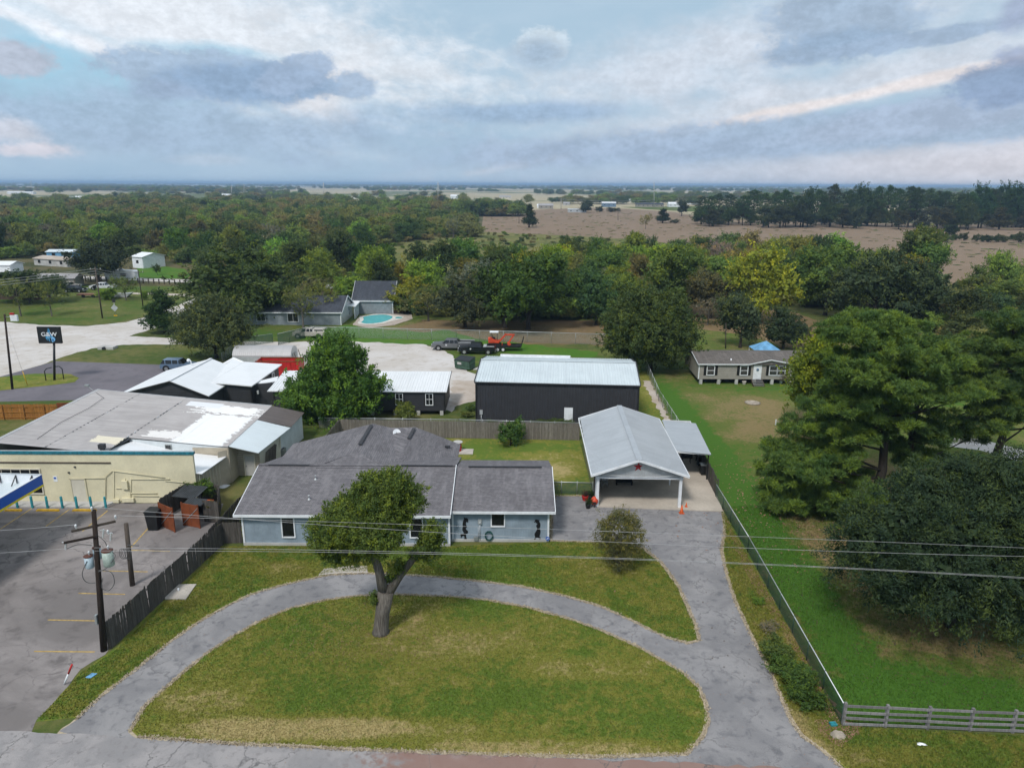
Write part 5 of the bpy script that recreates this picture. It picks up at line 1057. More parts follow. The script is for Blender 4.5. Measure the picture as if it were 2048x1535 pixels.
# ---------------------------------------------------------------- far-left farm buildings and the settlement beyond the pasture
def hut(px, py, w, d, h, rh, wallm, roofm, label, cat='house', name='farm_building', rot=0.0, group=None):
    p = G(px, py); t = thing(name, label, cat, (0, 0, 0), group); x0, x1, y0, y1 = -w / 2, w / 2, 0, d; ym = d / 2
    m = MB(); 
    for a, b in (((x0, y0), (x1, y0)), ((x1, y1), (x0, y1)), ((x0, y1), (x0, y0)), ((x1, y0), (x1, y1))): m.wall(a, b, 0, h, .2)
    m.add([(x0, y0, h), (x0, y1, h), (x0, ym, h + rh - .1)], [(0, 1, 2)]); m.add([(x1, y0, h), (x1, y1, h), (x1, ym, h + rh - .1)], [(0, 1, 2)]); m.build('wall', wallm, t)
    r = MB(); r.slab([(x0 - .4, y0 - .4, h - .1), (x1 + .4, y0 - .4, h - .1), (x1 + .4, ym, h + rh), (x0 - .4, ym, h + rh)], .15); r.slab([(x0 - .4, ym + .001, h + rh), (x1 + .4, ym + .001, h + rh), (x1 + .4, y1 + .4, h - .1), (x0 - .4, y1 + .4, h - .1)], .15); r.build('roof', roofm, t)
    for k in range(max(1, int(w / 5))): x = x0 + (k + .5) * w / max(1, int(w / 5)); g = MB().box((x, -.12, h * .55), (1.2, .06, 1.0)); g.build('window', 'dark_glass', t)
    t.location = p; t.rotation_euler = (0, 0, rot); return t
hut(277, 536, 5.2, 8, 3.8, 1.0, 'white_paint', 'roof_white', 'tall white house beside the lime green lawn', rot=-.5)
hut(115, 575, 9, 5, 2.6, .9, 'taupe_siding', 'roof_old', 'low grey roofed shed under the dark oaks at far left', cat='shed', rot=.1)
hut(102, 532, 16, 7, 2.4, .6, 'pale_concrete', 'gravel_tan', 'long pale roofed building behind the dark oaks', rot=-.4)
hut(122, 516, 10, 5, 2.4, .6, 'sky_blue_cloth', 'roof_lean', 'pale blue building far left among the trees')
hut(38, 599, 10, 4, 2.4, .5, 'brown_wood', 'roof_brown', 'rusty open shed behind the two small trees at far left', cat='shed')
hut(-4, 546, 8, 6, 2.6, .8, 'white_paint', 'roof_white', 'white house cut by the left photo edge among trees')
FAR = [(1092, 418, 16, 10, 4, 2, 'taupe_siding', 'roof_old', 'large tan roofed shed beyond the pasture, far left of the row'), (1083, 416, 10, 8, 3, 1.5, 'white_paint', 'roof_white', 'small white shed beyond the lone dark cedar'),
 (1133, 411, 8, 8, 3, 1.5, 'pale_concrete', 'roof_old', 'small house under trees beyond the pasture'), (1154, 425, 18, 4, 3.2, .4, 'light_metal', 'roof_barn', 'long silver trailer standing in the pasture edge'),
 (1218, 414, 17, 10, 5.0, 1.2, 'suv_blue', 'roof_white', 'blue metal shop with a white roof beyond the pasture'), (1226, 404, 14, 8, 3, 1.5, 'white_paint', 'roof_white', 'white roofed house behind the blue shop'),
 (1262, 403, 12, 8, 3, 1.5, 'white_paint', 'roof_white', 'small white house right of the blue shop'), (1300, 414, 34, 9, 3.5, 1.5, 'taupe_siding', 'shingle_blue', 'long dark roofed house near the tall thin mast'),
 (1350, 414, 16, 9, 4, 2, 'white_paint', 'roof_white', 'white building left of the pine grove'), (1387, 409, 20, 10, 4, 1.5, 'white_paint', 'roof_white', 'broad white building touching the pine grove'), (1340, 400, 18, 9, 3.5, 1.5, 'cream_light', 'roof_old', 'cream house far behind the dark roofed house'),
 (1115, 402, 20, 8, 3, 1.5, 'cream_light', 'roof_old', 'faint cream house in the far trees'), (910, 402, 14, 10, 8, 2, 'white_paint', 'roof_white', 'white gabled house above the left wood'), (806, 415, 20, 10, 3.5, 1.5, 'white_paint', 'roof_white', 'white roofed house amid the wood near the brown thicket'),
 (165, 400, 26, 10, 4, 2, 'white_paint', 'roof_white', 'white farmhouse on the far left pasture'), (135, 402, 22, 10, 4, 2, 'white_paint', 'roof_lean', 'pale farmhouse left of its twin on the far pasture'), (40, 388, 60, 12, 4, 1.5, 'white_paint', 'roof_white', 'long white barns at the far left horizon'),
 (455, 394, 30, 12, 4, 2, 'white_paint', 'roof_white', 'white roof by the left pylons'), (675, 403, 30, 12, 4, 2, 'white_paint', 'roof_white', 'white roof right of the pylon amid far trees'), (780, 449, 10, 6, 3, 1, 'white_paint', 'roof_white', 'tiny white roofed shed deep in the wood'),
 (1010, 398, 22, 12, 4, 2, 'cream_light', 'roof_old', 'pale roof in the distant tree belt'), (530, 399, 24, 12, 4, 2, 'white_paint', 'roof_white', 'small white roof above the left wood'), (720, 397, 24, 12, 4, 2, 'white_paint', 'roof_barn', 'far white roof between two round trees')]
for f_ in FAR: hut(*f_, group='far farm buildings')
gz = thing('gazebo', 'blue peaked canopy behind the mobile home', 'gazebo', tuple(G(1490, 703))); gp = G(1490, 703); gp = Vector((gp.x, 109.5, 0)); gz.location = (0, 0, 0); ORG[gz.name] = Vector()
MB().add([(gp.x - 2, gp.y - 2, 2.6), (gp.x + 2, gp.y - 2, 2.6), (gp.x + 2, gp.y + 2, 2.6), (gp.x - 2, gp.y + 2, 2.6), (gp.x, gp.y, 3.9)], [(0, 1, 4), (1, 2, 4), (2, 3, 4), (3, 0, 4)]).build('canopy', 'sky_blue_cloth', gz)
for dx in (-1.9, 1.9):
    for dy in (-1.9, 1.9): MB().box((gp.x + dx, gp.y + dy, 1.3), (.08, .08, 2.6)).build('leg', 'white_paint', gz)
# ---------------------------------------------------------------- fences
def picket_fence(name, label, pts, h, wmat='picket_wood', w=.14, gap=.006, posts=2.4, rails=True, seed=1, rail_side=1, lean=.015, maxp=295):
    t = thing(name, label, 'fence', (pts[0][0], pts[0][1], 0)); rr = random.Random(seed); me = None
    tot = sum((Vector(b) - Vector(a)).length for a, b in zip(pts, pts[1:])); w = max(w, tot / maxp)
    mb = MB(); mb.add([(0, -.009, 0), (w - gap, -.009, 0), (w - gap, .009, 0), (0, .009, 0), (0, -.009, h - .05), (w - gap, -.009, h - .05), (w - gap, .009, h - .05), (0, .009, h - .05), (w * .22, -.009, h), (w * .74, -.009, h), (w * .74, .009, h), (w * .22, .009, h)],
        [(0, 3, 2, 1), (0, 1, 5, 9, 8, 4), (2, 3, 7, 11, 10, 6), (1, 2, 6, 5), (3, 0, 4, 7), (8, 9, 10, 11), (5, 6, 10, 9), (7, 4, 8, 11)])
    me = bpy.data.meshes.new('picket'); me.from_pydata([tuple(v) for v in mb.v], [], mb.f); me.materials.append(MATS[wmat])
    for a, b in zip(pts, pts[1:]):
        a, b = Vector((*a, 0)), Vector((*b, 0)); L = (b - a).length; d = (b - a).normalized(); n = int(L / w); ang = math.atan2(d.y, d.x)
        for i in range(n):
            p = a + d * (i * w); m = Matrix.Translation(p + Vector((0, 0, rr.uniform(-.03, .02)))) @ Matrix.Rotation(ang, 4, 'Z') @ Matrix.Rotation(rr.gauss(0, lean), 4, 'X') @ Matrix.Rotation(rr.gauss(0, .0025), 4, 'Y')
            inst(me, 'picket', t, m)
        nn = Vector((-d.y, d.x, 0)) * .05 * rail_side
        if rails:
            for z in (.3, h * .5, h - .3): MB().bar(a + nn + Vector((0, 0, z)), b + nn + Vector((0, 0, z)), .045, .09).build('rail', wmat, t)
            for i in range(int(L / posts) + 1): p = a + d * min(L, i * posts) + nn * 2; MB().box((p.x, p.y, h * .48), (.09, .09, h * .96), ang).build('post', wmat, t)
    return t
picket_fence('board_fence', 'weathered board fence running down beside the parking lot', [(-24.0, 37.7), (-22.75, 47.9), (-22.55, 55.0), (-22.2, 58.5)], 1.95, 'picket_dark', seed=3, rail_side=1)
picket_fence('board_fence', 'short weathered board gate between parking fence and blue house', [(-22.65, 48.4), (-22.3, 51.0), (-20.8, 51.1)], 1.8, 'picket_dark', seed=4)
q0 = G(640, 887, 1.8)
picket_fence('board_fence', 'long grey board fence behind the blue house and its back yard', [(q0.x, q0.y), (-19.03, 76.0), (7.45, 74.95)], 1.95, 'picket_wood', seed=5, rail_side=1)
g_a, g_b = G(0, 840), G(118, 838)
picket_fence('cedar_fence', 'orange cedar board fence behind the cream shop at the left edge', [(g_a.x - 14, g_a.y - .3), (g_b.x, g_b.y)], 1.9, 'cedar_wood', seed=6, rail_side=-1, w=.2)
rp = thing('rusty_gate', 'rust red sheet gate ending the orange cedar fence', 'gate', (g_b.x, g_b.y, 0)); MB().wall((g_b.x, g_b.y), (g_b.x + 3.6, g_b.y + .4), .05, 2.0, .05).build('panel', 'rust_panel', rp)
for k in range(7): MB().box((g_b.x + .3 + k * .5, g_b.y + .0 + k * .055, 1.0), (.05, .06, 1.9)).build('rib', 'rust_panel', rp)
# rubbish enclosure beside the cream shop wall
EN = thing('bin_enclosure', 'rubbish enclosure of rust brown gates and grey boards by shop wall', 'enclosure', (-26.5, 54.5, 0))
e_a, e_b, e_c, e_d = G(323, 1052), G(350, 1064), G(372, 1056), G(402, 1058)
for p, q_, h in ((e_a, e_b, 2.1), (G(368, 1050), G(400, 1056), 2.0)):
    d = (q_ - p).normalized(); L = (q_ - p).length
    for k in range(2): MB().wall((p + d * (L * k / 2 + .01))[:2], (p + d * (L * (k + 1) / 2 - .01))[:2], .05, h, .05).build('gate_panel', 'rust_panel', EN)
    MB().bar(p + Vector((0, -.04, .2)), q_ + Vector((0, -.04, h - .2)), .05).build('brace', 'galv', EN)
    for s_ in (p, q_): MB().box((s_.x, s_.y, h / 2 + .03), (.1, .1, h + .06)).build('post', 'rust_panel', EN)
def boards(pa, pb, h, th=EN, mat='picket_dark'):
    d = (pb - pa).normalized(); L = (pb - pa).length; n = max(1, int(L / .16)); rr = random.Random(int(L * 100))
    for k in range(n): a = pa + d * (L * k / n); b = pa + d * (L * (k + 1) / n - .012); MB().wall(a[:2], b[:2], .03, h + rr.uniform(-.06, .04), .025).build('board', mat, th)
    MB().bar(pa + Vector((.0, .05, h * .8)), pb + Vector((0, .05, h * .8)), .04, .09).build('rail', 'picket_wood', th)
Pn = lambda u, v: G(300 + u / 7.675, 920 + v / 7.675, 1.9)
cA, cB, cC, cD, cE_ = Pn(135, 600), Pn(640, 300), Pn(1060, 390), Pn(1035, 640), Pn(800, 620)
for p in (cA, cB, cC, cD, cE_): p.z = 0
boards(cA, cB, 1.95); boards(cB, cC, 1.95); boards(cC, cD, 1.95); boards(cE_, cD, 1.95)
for (u, v, w_, d_, z) in ((600, 460, 2.2, 1.9, 1.75), (690, 590, 1.7, 1.0, 1.65)):
    p = Pn(u, v); m = rib_mesh('roof_sheet', w_, d_, .19, .1, .04, 'tin_dark', .0); inst(m, 'roof_sheet', EN, Matrix.Translation((p.x - w_ / 2, p.y - d_ / 2, z)) @ Matrix.Rotation(R(-12), 4, 'Z') @ Matrix.Rotation(R(9), 4, 'X'))
p = Pn(770, 535); rs = thing('red_skip_lid', 'faded red lid of a bin inside the enclosure', 'bin', (p.x, p.y, 0)); MB().box((p.x, p.y, .6), (1.7, .9, 1.2)).build('body', 'black_plastic', rs); MB().box((p.x, p.y, 1.25), (1.75, 1.0, .06)).build('lid', 'orange_red', rs)
bin_(311, 1056, 'large black wheeled bin left of the rust brown gates', z=.01, s=1.55)
picket_fence('board_fence', 'leaning boards of the side yard fence behind the blue house', [(-22.1, 58.8), (-22.3, 63.0), (-21.9, 67.0)], 1.7, 'picket_dark', seed=9, lean=.04)
lp = G(548, 905, 1.0); lean = thing('leaning_panel', 'grey fence panel leaning against the lean-to wall', 'fence panel', (lp.x, lp.y, 0))
for k in range(8): MB().bar((-23.75 + k * .02, 65.3 + k * .3, .1), (-23.55 + k * .02, 65.3 + k * .3 + .2, 2.1), .02, .26, up=(1, 0, 0)).build('board', 'picket_wood', lean)
def chain_fence(name, label, pts, h, wire='chainlink', post='galv', sp=3.0, top=True, ph=.12, rail=.028):
    t = thing(name, label, 'fence', (pts[0][0], pts[0][1], 0))
    for a, b in zip(pts, pts[1:]):
        a, b = Vector((*a, 0)), Vector((*b, 0)); L = (b - a).length; d = (b - a).normalized(); n = max(1, round(L / sp))
        for i in range(n):
            p, q_ = a + d * (L * i / n), a + d * (L * (i + 1) / n)
            MB().add([(p.x, p.y, .04), (q_.x, q_.y, .04), (q_.x, q_.y, h - .02), (p.x, p.y, h - .02)], [(0, 1, 2, 3)]).build('wire_panel', wire, t)
            MB().tube([(p.x, p.y, 0), (p.x, p.y, h + ph)], .035, 6).build('post', post, t)
        MB().tube([(b.x, b.y, 0), (b.x, b.y, h + ph)], .035, 6).build('post', post, t)
        if top: MB().tube([a + Vector((0, 0, h)), b + Vector((0, 0, h))], rail, 5).build('top_rail', 'light_metal', t)
    return t
chain_fence('chain_link_fence', 'green chain link fence with a pale top rail along the drive', [(17.2, 31.7), (18.05, 50), (18.30, 60.0)], 1.25, 'chainlink_green', 'green_post', 2.5, rail=.035, ph=.04)
chain_fence('chain_link_fence', 'chain link boundary fence running back past the charcoal barn', [(18.75, 76), (19.0, 90), (20.2, 106)], 1.5, 'chainlink', 'galv', 2.8)
picket_fence('slat_fence', 'dark slat fence beside the carport side roof', [(18.35, 60.1), (18.85, 68), (18.95, 76)], 1.85, 'picket_dark', seed=11, rail_side=-1, w=.12)
chain_fence('chain_link_fence', 'tall chain link fence before the pool and the dark oaks', [(-36.5, 129.5), (-10, 127.0), (15.3, 123.9), (24, 122.6)], 1.95, 'chainlink', 'galv', 4.2, rail=.045)
chain_fence('chain_link_fence', 'low chain link fence in front of the charcoal barn and cabin', [(-22, 78.6), (-6, 78.2), (7.5, 77.2)], 1.25, 'chainlink', 'galv', 3.0, rail=.035)
chain_fence('chain_link_gate', 'green chain link gate between the blue house and carport', [(3.1, 60.6), (7.3, 60.4)], 1.2, 'chainlink_green', 'galv', 1.4, rail=.035)
a, b, c_, d_ = G(520, 688), G(556, 690), G(557, 690), G(586, 672)
chain_fence('green_gate', 'green screened gate panels beside the arched shed', [(a.x - 3, a.y - 3), (b.x - 1.5, b.y + 2.0)], 1.6, 'chainlink_green', 'green_post', 3)
chain_fence('green_gate', 'tall green screened gate panel by the silver pickup', [(c_.x, c_.y), (-36.6, 129.4)], 2.0, 'chainlink_green', 'green_post', 3)
chain_fence('chain_link_fence', 'short chain link run between the round tree and arched shed', [(G(445, 725).x, G(445, 725).y), (G(475, 700).x, G(475, 700).y)], 1.5, 'chainlink', 'galv', 2.5)
wf = thing('farm_fence', 'low wire farm fence with wooden posts along the country lane', 'fence', tuple(G(140, 562)))
ORG[wf.name] = G(140, 562)
for i in range(26): p = G(140 + i * 10.5, 561 + i * .40); MB().box((p.x, p.y, .7), (.25, .25, 1.4)).build('post', 'pole_grey', wf)
for z in (.5, 1.1): MB().bar(G(140, 561) + Vector((0, 0, z)), G(403, 571) + Vector((0, 0, z)), .06).build('wire', 'galv', wf)
rf = thing('rail_fence', 'weathered four rail wooden fence at the lower right corner', 'fence', (17.2, 31.6, 0)); 
for i in range(8):
    x = 17.25 + i * 2.12; MB().box((x, 31.62 - .055 * (x - 17.2), .68), (.14, .14, 1.36 + (.06 if i == 0 else 0))).build('post', 'rail_wood', rf)
for z in (.18, .52, .88, 1.24):
    for i in range(7):
        xa, xb = 17.2 + i * 2.12, 17.2 + (i + 1) * 2.12 - .02; rr = random.Random(int(z * 100) + i)
        MB().bar((xa, 31.53 - .055 * (xa - 17.2), z + rr.uniform(-.02, .02)), (xb, 31.53 - .055 * (xb - 17.2), z + rr.uniform(-.03, .02)), .04, .14).build('rail', 'rail_wood', rf)
# ---------------------------------------------------------------- poles, wires, signs
def insul(mb, x, y, z): mb.lathe((x, y, z), [(.03, 0), (.03, .08), (.07, .10), (.045, .16), (.075, .18), (.04, .25), (.02, .27)], 10)
PB, PT = Vector((-24.36, 37.58, 0)), Vector((-23.62, 37.6, 9.15))
def on(z): return PB.lerp(PT, z / 9.15)
UP = thing('utility_pole', 'dark leaning utility pole with transformers at parking lot corner', 'utility pole', tuple(PB)); MB().tube([PB, on(4), PT], [.19, .16, .12], 12).build('pole', 'pole_wood', UP)
for z, a, b in ((8.15, (-.95, -.55), (.85, .75)), (7.55, (-1.3, -.75), (.1, .05))):
    c = on(z); p, q_ = c + Vector((a[0], a[1] - .12, 0)), c + Vector((b[0], b[1] - .12, .0)); MB().bar(p, q_, .10, .12).build('crossarm', 'pole_grey' if z > 8 else 'pole_wood', UP)
im = MB(); TOPS = []
for c in (PT + Vector((-.05, -.08, -.02)), on(8.2) + Vector((.85, .66, .05)), on(8.2) + Vector((-.75, -.52, .05)), on(7.6) + Vector((.55, .3, -.1))): insul(im, *c); TOPS.append(c + Vector((0, 0, .25)))
im.build('insulator', 'white_paint', UP)
fm = MB()
for c in ((-1.3, -.8, 7.35), (.45, -.1, 7.75), (.75, .1, 7.45)):
    o = on(c[2]); fm.bar((o.x + c[0], o.y + c[1], c[2] - .25), (o.x + c[0] + .1, o.y + c[1], c[2] + .25), .07).bar((o.x + c[0] - .12, o.y + c[1], c[2] + .2), (o.x + c[0] + .2, o.y + c[1], c[2] + .2), .04)
fm.build('fuse_cutout', 'light_metal', UP)
for dx, dy, z, r_, h, m in ((-.42, -.05, 5.55, .24, .72, 'porcelain'), (.62, .1, 5.6, .30, .95, 'porcelain_green'), (-.15, .35, 5.9, .22, .7, 'porcelain')):
    o = on(z); t = MB(); t.lathe((o.x + dx, o.y + dy, z), [(r_ * .85, 0), (r_, .04), (r_, h)], 16); tk = t.build('transformer', m, UP)
    MB().lathe((o.x + dx, o.y + dy, z + h), [(r_ * 1.06, 0), (r_ * 1.06, .05), (r_ * .6, .1)], 16).build('lid', 'rust_lid', tk); t = MB(); insul(t, o.x + dx + .08, o.y + dy, z + h + .08); t.build('bushing', 'white_paint', tk)
cm = MB()
for pts in ([(-.42, -.3, 6.1), (-.75, -.3, 5.3), (-.6, -.2, 4.7), (-.05, -.1, 4.6)], [(.1, -.1, 5.4), (.8, -.1, 5.3), (.95, -.1, 4.6), (.6, -.1, 4.1), (.2, -.1, 4.3), (.3, -.1, 4.9)], [(.1, 0, 7.6), (.5, 0, 7.2), (.55, .1, 6.8)], [(-1.25, -.7, 7.1), (-.8, -.4, 7.2), (-.2, -.1, 7.0)], [(.8, .1, 6.5), (1.0, .1, 6.2), (.6, -.2, 5.6), (0, -.1, 5.3)]):
    pv = [on(z) + Vector((dx, dy, 0)) for dx, dy, z in pts]; sm = []
    for k in range(len(pv) - 1):
        p0, p1, p2, p3 = pv[max(k - 1, 0)], pv[k], pv[k + 1], pv[min(k + 2, len(pv) - 1)]
        for t in (0, .25, .5, .75): sm.append(.5 * ((2 * p1) + (p2 - p0) * t + (2 * p0 - 5 * p1 + 4 * p2 - p3) * t * t + (3 * p1 - p0 - 3 * p2 + p3) * t ** 3))
    sm.append(pv[-1]); cm.tube(sm, .022, 5, caps=False)
cm.build('drop_cable', 'cable', UP)
MB().box((on(2.2).x - .22, 37.45, 2.2), (.12, .2, .6)).build('meter_box', 'galv', UP)
sb = G(265, 1170); s2 = thing('stub_pole', 'short bare wooden pole standing right of the transformer pole', 'pole', tuple(sb)); MB().tube([sb, YP(252, 1046, 44.9)], [.17, .14], 10).build('pole', 'pole_grey', s2)
cm = MB(); c0_ = YP(256, 1100, 44.7)
for k in range(4): cm.tube([c0_ + Vector((-.35 + .12 * k + .22 * math.cos(t), -.1, -.2 + .4 * math.sin(t))) for t in np.linspace(0, 6.28, 13)], .02, 5, caps=False)
cm.bar(c0_ + Vector((0, 0, .4)), c0_ + Vector((.8, 0, .35)), .05).build('cable_coil', 'cable', s2)
def wires(name, label, A, B, n_sag, r_=.010, mat='wire_light'):
    mb = MB(); mb.tube([A.lerp(B, t) - Vector((0, 0, 4 * n_sag * t * (1 - t))) for t in np.linspace(0, 1, 33)], r_, 5, caps=False); o = mb.build(name, mat); tag(o, label, 'wire', 'overhead wires'); return o
DIRW = Vector((1, -.045, 0)); 
def far_pt(px, py, A):
    "point of the wire above the right-hand street edge"
    n = Vector((-DIRW.y, DIRW.x, 0)); d = Vector(ray(px, py)); t = (A.xy.dot(n.xy)) / (d.x * n.x + d.y * n.y); return Vector((d.x * t, d.y * t, CAMH + d.z * t))
for (A, (x1, y1), (x2, y2), lab) in ((TOPS[1], (873, 1050), (2048, 1095), 'highest of the thin wires crossing in front of the blue house'), (TOPS[0], (890, 1065), (2048, 1112), 'second highest thin wire crossing in front of the blue house'),
        (on(6.9) + Vector((0, -.2, 0)), (940, 1106), (2048, 1154), 'upper of the two lowest wires across the front lawn'), (on(6.7) + Vector((0, -.2, 0)), (940, 1109), (2048, 1156), 'lowest wire crossing the front lawn')):
    P1 = far_pt(x1, y1, A); P2 = far_pt(x2, y2, A); A2 = Vector(A)
    # one hanging curve through the three points, carried on beyond the frame
    X = [A2.x, P1.x, P2.x]; Z = [A2.z, P1.z, P2.z]; co = np.polyfit(X, Z, 2); xs = np.linspace(A2.x, P2.x + 14, 40); mb = MB()
    mb.tube([Vector((x, A2.y + (x - A2.x) * DIRW.y, float(np.polyval(co, x)))) for x in xs], .009, 5, caps=False); tag(mb.build('overhead_wire', 'wire_light'), lab, 'wire', 'wires along the street')
for k, (A, lab) in enumerate(((TOPS[2], 'wire leaving the transformer pole to the left, upper'), (on(6.9), 'wire leaving the transformer pole to the left, lower'))):
    wires('overhead_wire', lab, A, A + Vector((-34, 1.5, -.2)), 1.0)
def upole(px, py, pt, arm=True, lab='', r_=.16, lean_to=None, mat='pole_grey', group='utility poles at far left'):
    b = G(px, py); t = YP(pt[0], pt[1], b.y); o = thing('utility_pole', lab, 'utility pole', tuple(b), group); MB().tube([b, t], [r_, r_ * .7], 8).build('pole', mat, o)
    if arm:
        MB().bar(t + Vector((-1.1, 0, -.5)), t + Vector((1.1, .3, -.5)), .12).build('crossarm', 'pole_grey', o); im = MB(); [insul(im, t.x + d, t.y, t.z - .45) for d in (-1.0, 0, 1.0)]; im.build('insulator', 'white_paint', o)
    return t
t2 = upole(25, 778, (9, 628), False, 'dark utility pole left of the black shop sign', mat='pole_wood'); t3 = upole(205, 636, (190, 534), True, 'utility pole with crossarm beside the diamond road sign'); t4 = upole(286, 612, (276, 540), True, 'thin pole with ivy at its foot by the cedar', r_=.12, mat='pole_wood')
upole(1451, 697, (1452, 645), False, 'thin light pole behind the mobile home', r_=.10, group=None)
for k in range(3): wires('overhead_wire', ['upper', 'middle', 'lower'][k] + ' far wire between the two left roadside poles', t3 + Vector((0, 0, -.3 - .5 * k)), t4 + Vector((0, 0, -.3 - .5 * k)), .5, .03); wires('overhead_wire', ['upper', 'middle', 'lower'][k] + ' wire from the crossarm pole to the left edge', t3 + Vector((0, 0, -.3 - .5 * k)), Vector((-140, 105, 8.5 - .5 * k)), 1.0, .03)
mb = thing('mast_box', 'small red and white box on top of the dark left pole', 'sign', tuple(t2)); MB().box((t2.x + 1.2, t2.y, t2.z - .5), (.9, .3, .8)).build('box', 'white_paint', mb); MB().box((t2.x + 1.0, t2.y - .02, t2.z + .05), (.5, .25, .25)).build('cap', 'red_paint', mb)
MB().tube([(t2.x, t2.y, t2.z - .4), (t2.x + 1, t2.y, t2.z - .3)], .04, 6).build('bracket', 'galv', mb)
wp = G(55, 770); t = thing('guy_marker', 'slender white and yellow guy marker on the grass island', 'marker', tuple(wp)); MB().tube([wp, wp + Vector((-.35, 0, 2.0))], .05, 6).build('sleeve', 'yellow_paint', t); MB().tube([wp + Vector((-.35, 0, 2.0)), wp + Vector((-1.5, 0, 9))], .015, 5).build('guy_wire', 'wire_light', t)
# shop sign G&W
SY = 98.9; SG = thing('shop_sign', 'black G&W sign with a blue flame and drop on a leaning pole', 'sign', tuple(G(108, 760)))
q = [YP(74, 653, SY), YP(120, 653, SY), YP(125, 686, SY), YP(79, 686, SY)]
w_ = (q[1] - q[0]).length; hh = q[0].z - q[3].z; cx = (q[0].x + q[2].x) / 2; cz_ = (q[0].z + q[2].z) / 2; sk = (q[3].x - q[0].x) / hh
def SP(u, v, dy=0.0): return Vector((q[0].x + u * w_ + v * sk * hh, SY - dy, q[0].z - v * hh))
def spoly(pts, dy, mat, name):
    m = MB(); n = len(pts); a = [SP(u, v, dy) for u, v in pts]; b = [SP(u, v, dy - .015) for u, v in pts]; m.add(a + b, [tuple(reversed(range(n))), tuple(range(n, 2 * n))] + [(i, (i + 1) % n, (i + 1) % n + n, i + n) for i in range(n)]); return m.build(name, mat, SG)
m = MB(); a = [SP(u, v, .15) for u, v in ((0, 0), (1, 0), (1, 1), (0, 1))]; b = [SP(u, v, -.15) for u, v in ((0, 0), (1, 0), (1, 1), (0, 1))]; m.add(a + b, [(3, 2, 1, 0), (4, 5, 6, 7), (0, 1, 5, 4), (1, 2, 6, 5), (2, 3, 7, 6), (3, 0, 4, 7)]); m.build('board', 'black_metal', SG)
plain('flame_blue', (.06, .28, .50), .5); plain('flame_light', (.25, .52, .80), .5); plain('flame_deep', (.03, .16, .38), .5)
spoly([(.50, .06), (.56, .20), (.55, .30), (.60, .45), (.66, .60), (.74, .66), (.75, .78), (.70, .88), (.60, .93), (.57, .80), (.62, .68), (.52, .62), (.50, .75), (.52, .90), (.46, .82), (.44, .70), (.40, .66), (.42, .82), (.38, .78), (.33, .64), (.36, .52), (.44, .40), (.46, .24)], .165, 'flame_blue', 'flame')
spoly([(.57, .62), (.66, .60), (.73, .70), (.72, .82), (.65, .90), (.60, .91), (.585, .78)], .18, 'flame_light', 'drop'); spoly([(.63, .70), (.69, .74), (.68, .84), (.61, .87), (.61, .76)], .195, 'flame_deep', 'drop_core'); spoly([(.495, .14), (.53, .22), (.52, .28), (.485, .27)], .18, 'flame_deep', 'flame_core')
def text(s, size, u, v, mat, name, parent, dy):
    c = bpy.data.curves.new(name, 'FONT'); c.body = s; c.size = size; c.align_x = 'CENTER'; c.align_y = 'CENTER'; c.extrude = .01; c.offset = .012 * size
    o = bpy.data.objects.new(name, c); COL.objects.link(o); c.materials.append(MATS[mat]); o.rotation_euler = (R(90), 0, 0)
    bpy.context.view_layer.update(); me = bpy.data.meshes.new_from_object(o.evaluated_get(bpy.context.evaluated_depsgraph_get())); bpy.data.objects.remove(o)
    m = bpy.data.objects.new(name, me); COL.objects.link(m); m.parent = parent; m.location = SP(u, v, dy) - ORG[parent.name]; m.rotation_euler = (R(90), 0, 0); m.scale = (1.15, 1, 1); return m
text('G&W', .80, .51, .455, 'white_paint', 'lettering', SG, .21)
for k in range(6): spoly([(.40 + k * .035, .615), (.425 + k * .035, .615), (.425 + k * .035, .665), (.40 + k * .035, .665)], .21, 'flame_light', 'small_lettering')
pb = G(109, 760); MB().tube([pb, SP(.60, .98, -.2)], [.16, .15], 10).build('pole', 'black_metal', SG)
gd = thing('pole_guard', 'black arched pipe guard around the foot of the sign pole', 'guard rail', tuple(pb)); m = MB()
for dx in (-.9, 1.25): pass
m.tube([pb + Vector(v) for v in ((-1.0, -.3, 0), (-1.0, -.3, 1.4), (-.7, -.25, 1.75), (.0, -.2, 1.9))], .07, 8).tube([pb + Vector(v) for v in ((.1, .3, 1.9), (.8, .3, 1.95), (1.15, .3, 1.6), (1.15, .3, .1))], .07, 8).build('hoop', 'black_metal', gd)
ds = G(232, 634); t = thing('diamond_sign', 'back of a diamond road sign on a thin post by the road', 'road sign', tuple(ds)); MB().tube([ds, ds + Vector((0, 0, 3.2))], .06, 6).build('post', 'galv', t)
MB().prism_xz([(ds.x, ds.z + 1.2), (ds.x + .75, ds.z + 1.95), (ds.x, ds.z + 2.7), (ds.x - .75, ds.z + 1.95)], ds.y - .12, ds.y - .08).build('panel', 'light_metal', t); MB().box((ds.x, ds.y, 3.4), (.6, .2, .6)).build('box', 'black_metal', t); MB().box((ds.x, ds.y - .1, .35), (.7, .04, .25)).build('marker', 'yellow_paint', t)
cv = G(216, 697); cu = thing('culvert', 'concrete culvert mouth in the grass ditch by the road', 'culvert', tuple(cv)); MB().box((cv.x, cv.y, .22), (2.6, 1.6, .44)).build('headwall', 'pale_concrete', cu); MB().tube([(cv.x - .2, cv.y - 1.0, .2), (cv.x - .2, cv.y - .5, .2)], .3, 12).build('pipe', 'black_metal', cu)
